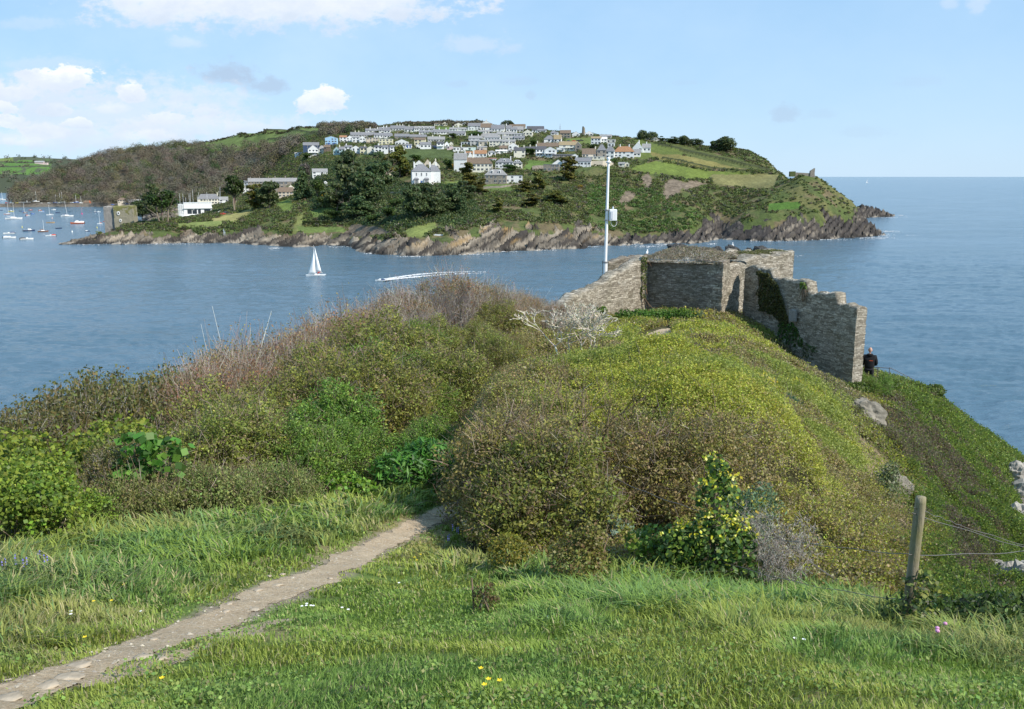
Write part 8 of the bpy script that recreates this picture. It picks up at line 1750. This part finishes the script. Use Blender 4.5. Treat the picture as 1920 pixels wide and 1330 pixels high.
def misc():
    def buoy(name, lab, cx_, cy_, top, c, r_=.7):
        ox, oy, k = CR['E']; u, a, b = ray(ox+cx_/k, oy+cy_/k); d = -H*a/b; h = (cy_-top)/k*d/F; t = empty(name, (u*d/a, d, 0)); tag(t, lab, "buoy"); m = MB(); m.lathe([(r_*.5, -.3), (r_, 0), (r_*.9, .5), (r_*.2, 1.3)], 10); m.build("float", bmat(c), t); m = MB(); m.tube((0, 0, 1), (0, 0, max(h, 1.8)), .09, n=5); m.build("mast", bmat(c), t)
    buoy("buoy", "magenta channel marker standing in the harbour right of the leaning mast yacht", 1475, 592, 490, 'magenta', 1.0); buoy("buoy", "small white buoy with a short staff near the rocky point", 1300, 920, 890, 'white', .5); buoy("buoy", "small yellow mooring buoy left of the blockhouse", 1748, 845, 830, 'yellow', .4); buoy("buoy", "pale yellow mooring buoy between boats at left centre", 400, 835, 825, 'yellow', .4); buoy("buoy", "pink mooring buoy above the tan rowing boat", 940, 672, 655, 'pink', .5)
    # crane, cars, jetty rocks, masts behind the clubhouse, person on the point
    ox, oy, k = CR['E']; g = pt(ox+1640/k, oy+432/k, 1285); s = g.y/F; t = empty("crane", g); tag(t, "orange dockside crane standing at the end of the quay", "crane"); m = MB(); m.box(-1.8, 1.8, -1.5, 1.5, -2, 2.6*s*4/4); m.build("cab", bmat('orange'), t); m = MB(); m.tube((-1, 0, 1), (-2.0, 0, 82/k*s), .45, .3, 6); m.tube((1, 0, 1), (-1.6, 0, 82/k*s), .3, .2, 6); m.build("jib", bmat('orange'), t)
    def car(lab, px, py, c, rz=0, d=None, nm="parked_car"):
        g = far_at(px, py) if d is None else pt(px, py, d); t = empty(nm, g, R(rz)); tag(t, lab, "car", "parked cars in the town"); m = MB(); m.box(-2.1, 2.1, -.85, .85, .3, .95); m.add([(-1.5,-.8,.95),(1.2,-.8,.95),(1.2,.8,.95),(-1.5,.8,.95),(-1.1,-.7,1.5),(.6,-.7,1.5),(.6,.7,1.5),(-1.1,.7,1.5)], [[4,5,6,7],[0,1,5,4],[1,2,6,5],[2,3,7,6],[3,0,4,7]]); m.build("body", bmat(c), t, bevel=.06); q = MB(); q.box(-.95, .55, -.79, -.76, 1.02, 1.4); q.build("window", M_GLASS, t)
        for x in (-1.3, 1.3):
            for y in (-.86, .66): q = MB(); q.tube((x, y, .32), (x, y+.2, .32), .32, n=12); q.build("wheel", M_DARK, t)
    car("red car parked in the row on the brow behind the long brown roof", 1076, 266, 'red'); car("dark blue car left of the red car on the brow", 1066, 267, 'navy'); car("dark car right of the red car on the brow", 1084, 265, 'black'); car("pale car at the left of the row on the brow", 1057, 268, 'pale'); car("black car at the right end of the row on the brow", 1090, 264, 'black')
    car("red car beside the white clubhouse", 418, 402, 'red'); car("white car beside the red car at the clubhouse", 414, 399, 'white', 20); car("dark car parked right of the red car at the clubhouse", 423, 400, 'navy', 40)
    car("blue van on the quay above the blockhouse", 211, 385, 'blue', 0, 1245); car("dark car parked on the quay, left of two above the blockhouse", 231, 383.5, 'black', 0, 1250); car("navy car parked on the quay, right of two above the blockhouse", 238, 383.5, 'navy', 0, 1250)
    ox, oy, k = CR['G']
    for i, (x, b_, tp) in enumerate([(212,450,330),(258,440,335),(295,440,390),(345,430,340),(362,430,325),(402,465,278),(466,430,360),(484,430,312),(598,345,312),(773,330,290),(790,320,238)]):
        g = pt(ox+x/k, oy+b_/k, 700+i*4); hh = (b_-tp)/k*g.y/F; m = MB(); m.tube((0, 0, -6), (0, 0, hh), .13, .08, 6); m.tube((-.5, 0, hh*.6), (.5, 0, hh*.6), .05, n=4); o = m.build("boat_mast", bmat('white' if i != 10 else 'pale')); o.location = g; tag(o, ["leftmost of the masts rising over the clubhouse annex","second mast from the left over the clubhouse annex","short mast over the clubhouse annex","mast left of the twin masts behind the clubhouse","taller twin mast behind the clubhouse","tallest mast, rising in front of the clubhouse roof","short mast just left of the cream cottage","mast touching the left side of the cream cottage roof","thin staff on top of the cream cottage roof","short mast between cottage and the three trunked pine","tall pale mast left of the three trunked pine"][i], "mast", "masts behind the clubhouse")
    # clipped hedge, white bench board on the cliff, posts, hut
    g = far_at(594, 421); s = g.y/F; n = 2600; r = rng; p = np.stack([r.uniform(-26*s, 26*s, n), r.uniform(-1.5, 1.5, n), r.uniform(-.5, 7*s, n)], 1); p[:, 1] = np.where(r.random(n) < .6, -1.5, p[:, 1]); V, Fq, C = leaves(p, .55, pick(n, [(.05,.08,.022,3),(.07,.10,.025,2)]), .8, None, 1); o = meshnp("clipped_hedge", V, [Fq], M_LEAF, colr=C, loc=g); tag(o, "long clipped dark green garden hedge above the cliff", "hedge")
    for px, py, w_, h_, lab in [(822,441,18,1.4,"narrow white board lying on the cliff edge left of the orange rocks"),(752,363,7,5,"small white hut among the trees below the villa's left")]:
        g = far_at(px, py); s = g.y/F; m = MB(); m.box(-w_*s/2, w_*s/2, -.6, .6, -.5, h_*s); m.box(-w_*s/2-.1, w_*s/2+.1, -.7, .7, h_*s+.001, h_*s+.18); o = m.build("bench" if w_ > 10 else "hut", M_WHITE); o.location = g; tag(o, lab, "bench" if w_ > 10 else "hut")
    for px in (419, 422): g = far_at(px, 444); m = MB(); m.tube((0, 0, -1), (0, 0, 14*g.y/F), .16, .13, 6); m.box(-.4, .4, -.05, .05, 11*g.y/F, 11.6*g.y/F); o = m.build("mooring_post", bmat('pale')); o.location = g; tag(o, ["left one of two pale posts standing on the shore rocks","right one of two pale posts standing on the shore rocks"][px == 422], "post")
    g = far_at(217.5, 425); 
    # garden and field walls in the town
    def wall(p, lab, h=2.2, m='stone'):
        q = [far_at(*a) for a in p]; mb = MB(); vs = []
        for a in q: vs += [(a.x, a.y-.25, a.z-2.5), (a.x, a.y+.25, a.z-2.5), (a.x, a.y+.25, a.z+h), (a.x, a.y-.25, a.z+h)]
        fs = []
        for i in range(len(q)-1): b_ = i*4; fs += [[b_, b_+4, b_+7, b_+3], [b_+3, b_+7, b_+6, b_+2], [b_+1, b_+2, b_+6, b_+5]]
        fs += [[0, 3, 2, 1], [len(vs)-4, len(vs)-3, len(vs)-2, len(vs)-1]]
        mb.add(vs, fs); o = mb.build("garden_wall", wallm(m)); tag(o, lab, "wall")
    wall([(1108,312),(1130,312),(1150,311)], "long pale stone garden wall left of the cream hut", 4.5, 'tan'); wall([(998,322),(1010,321),(1022,320)], "grey garden wall left of the flat roofed outbuilding", 4); wall([(905,353),(940,352),(975,348),(995,343)], "low stone wall edging the lawn of the grey bungalow", 1.6); wall([(798,351),(812,347),(826,342)], "pale garden wall sloping up right of the villa", 1.4, 'pale'); wall([(715,366),(735,366),(748,366)], "pale garden wall left of the small white hut", 1.5, 'tan'); wall([(598,258),(598,258.5),(640,257)], "grey retaining wall under the cream hipped house", 2, 'grey') if False else None
    # far farm and far sail
    g = DH; i = int((78+400)/3); j = int(np.argmax(DH[4][i] <= 309)); p = Vector((DH[2][i, j], DH[1][i, j], DH[3][i, j])); t = empty("farm", p); tag(t, "pinkish white farm among green fields on the distant hill", "farm"); m = MB(); m.box(-18, 10, -5, 5, -4, 7); m.box(10.01, 22, -4, 4, -4, 5); m.build("wall", wallm('pink'), t); m = MB(); m.add([(-19,-6,7),(11,-6,7),(11,0,11),(-19,0,11),(-19,6,7),(11,6,7)], [[0,1,2,3],[3,2,5,4],[0,3,4],[1,5,2]]); m.build("roof", roofm('pale'), t)
    u, a, b = ray(1626, 343.5); d = -H*a/b; t = empty("sailing_yacht", (u*d/a, d, 0)); tag(t, "tiny far off white sail out at sea", "boat"); hull(16, 5, 1, 'white', t, 'white', 1.8); m = MB(); m.add([(0, 0, 2), (-7, .3, 2), (0, 0, 24), (.2, .2, 2), (.2, .2, 24)], [[0, 1, 2], [3, 4, 1]]); m.build("sail", bmat('sail'), t)
    m = MB(); m.tube((.2, 0, 0), (.2, 0, 25), .2, n=5); m.build("mast", bmat('white'), t)
misc()
def people_on_point():
    for px, py, c, lab in [(146.5,444,'red',"person in red sitting on the tip of the rocky point"),(153.5,445,'orange',"person in an orange top standing on the rocky point"),(217.5,423,'red',"person in red at the foot of the blockhouse")]:
        g = far_at(px, py); sit = 'sitting' in lab; t = empty("person", g); tag(t, lab, "person"); k = .62 if sit else 1.0
        pts = [(0,0,.92*k),(0,0,1.2*k),(0,0,1.42*k),(0,.02,1.55*k+.02),(0,.02,1.66*k+.04),(-.2,0,1.38*k),(-.25,.05,1.1*k),(-.2,.15,.9*k),(.2,0,1.38*k),(.25,.05,1.1*k),(.2,.15,.9*k),(-.1,0,.85*k),(-.12,-.25 if sit else 0,.5*k),(-.12,-.35 if sit else 0,.03),(.1,0,.85*k),(.12,-.25 if sit else .05,.5*k),(.12,-.35 if sit else .05,.03)]
        E_ = [(0,1),(1,2),(2,3),(3,4),(2,5),(5,6),(6,7),(2,8),(8,9),(9,10),(0,11),(11,12),(12,13),(0,14),(14,15),(15,16)]
        b = skinbody("body", pts, E_, [.15,.14,.15,.06,.11,.07,.055,.04,.07,.055,.04,.1,.08,.06,.1,.08,.06], bmat(c), t, 1); b.parent = t
people_on_point()
# things that only their place tells apart get it in their label
def ordinals():
    bpy.context.view_layer.update()
    O = ["first", "second", "third", "fourth", "fifth", "sixth", "seventh", "eighth", "ninth", "tenth", "eleventh", "twelfth", "thirteenth", "fourteenth", "fifteenth", "sixteenth", "seventeenth", "eighteenth", "nineteenth", "twentieth"]
    g = {}
    for o in bpy.data.objects:
        if o.parent is None and 'category' in o and 'label' in o: g.setdefault(o['label'], []).append(o)
    for lab, os_ in g.items():
        if len(os_) < 2: continue
        os_.sort(key=lambda o: o.location.x/max(o.location.y, .5))
        for i, o in enumerate(os_):
            t = (O[i] if i < 20 else "number %d" % (i+1))+" from left"; w_ = lab.split()
            while len(w_)+3 > 16: w_.pop()
            o['label'] = " ".join(w_).rstrip(',')+", "+t
ordinals()
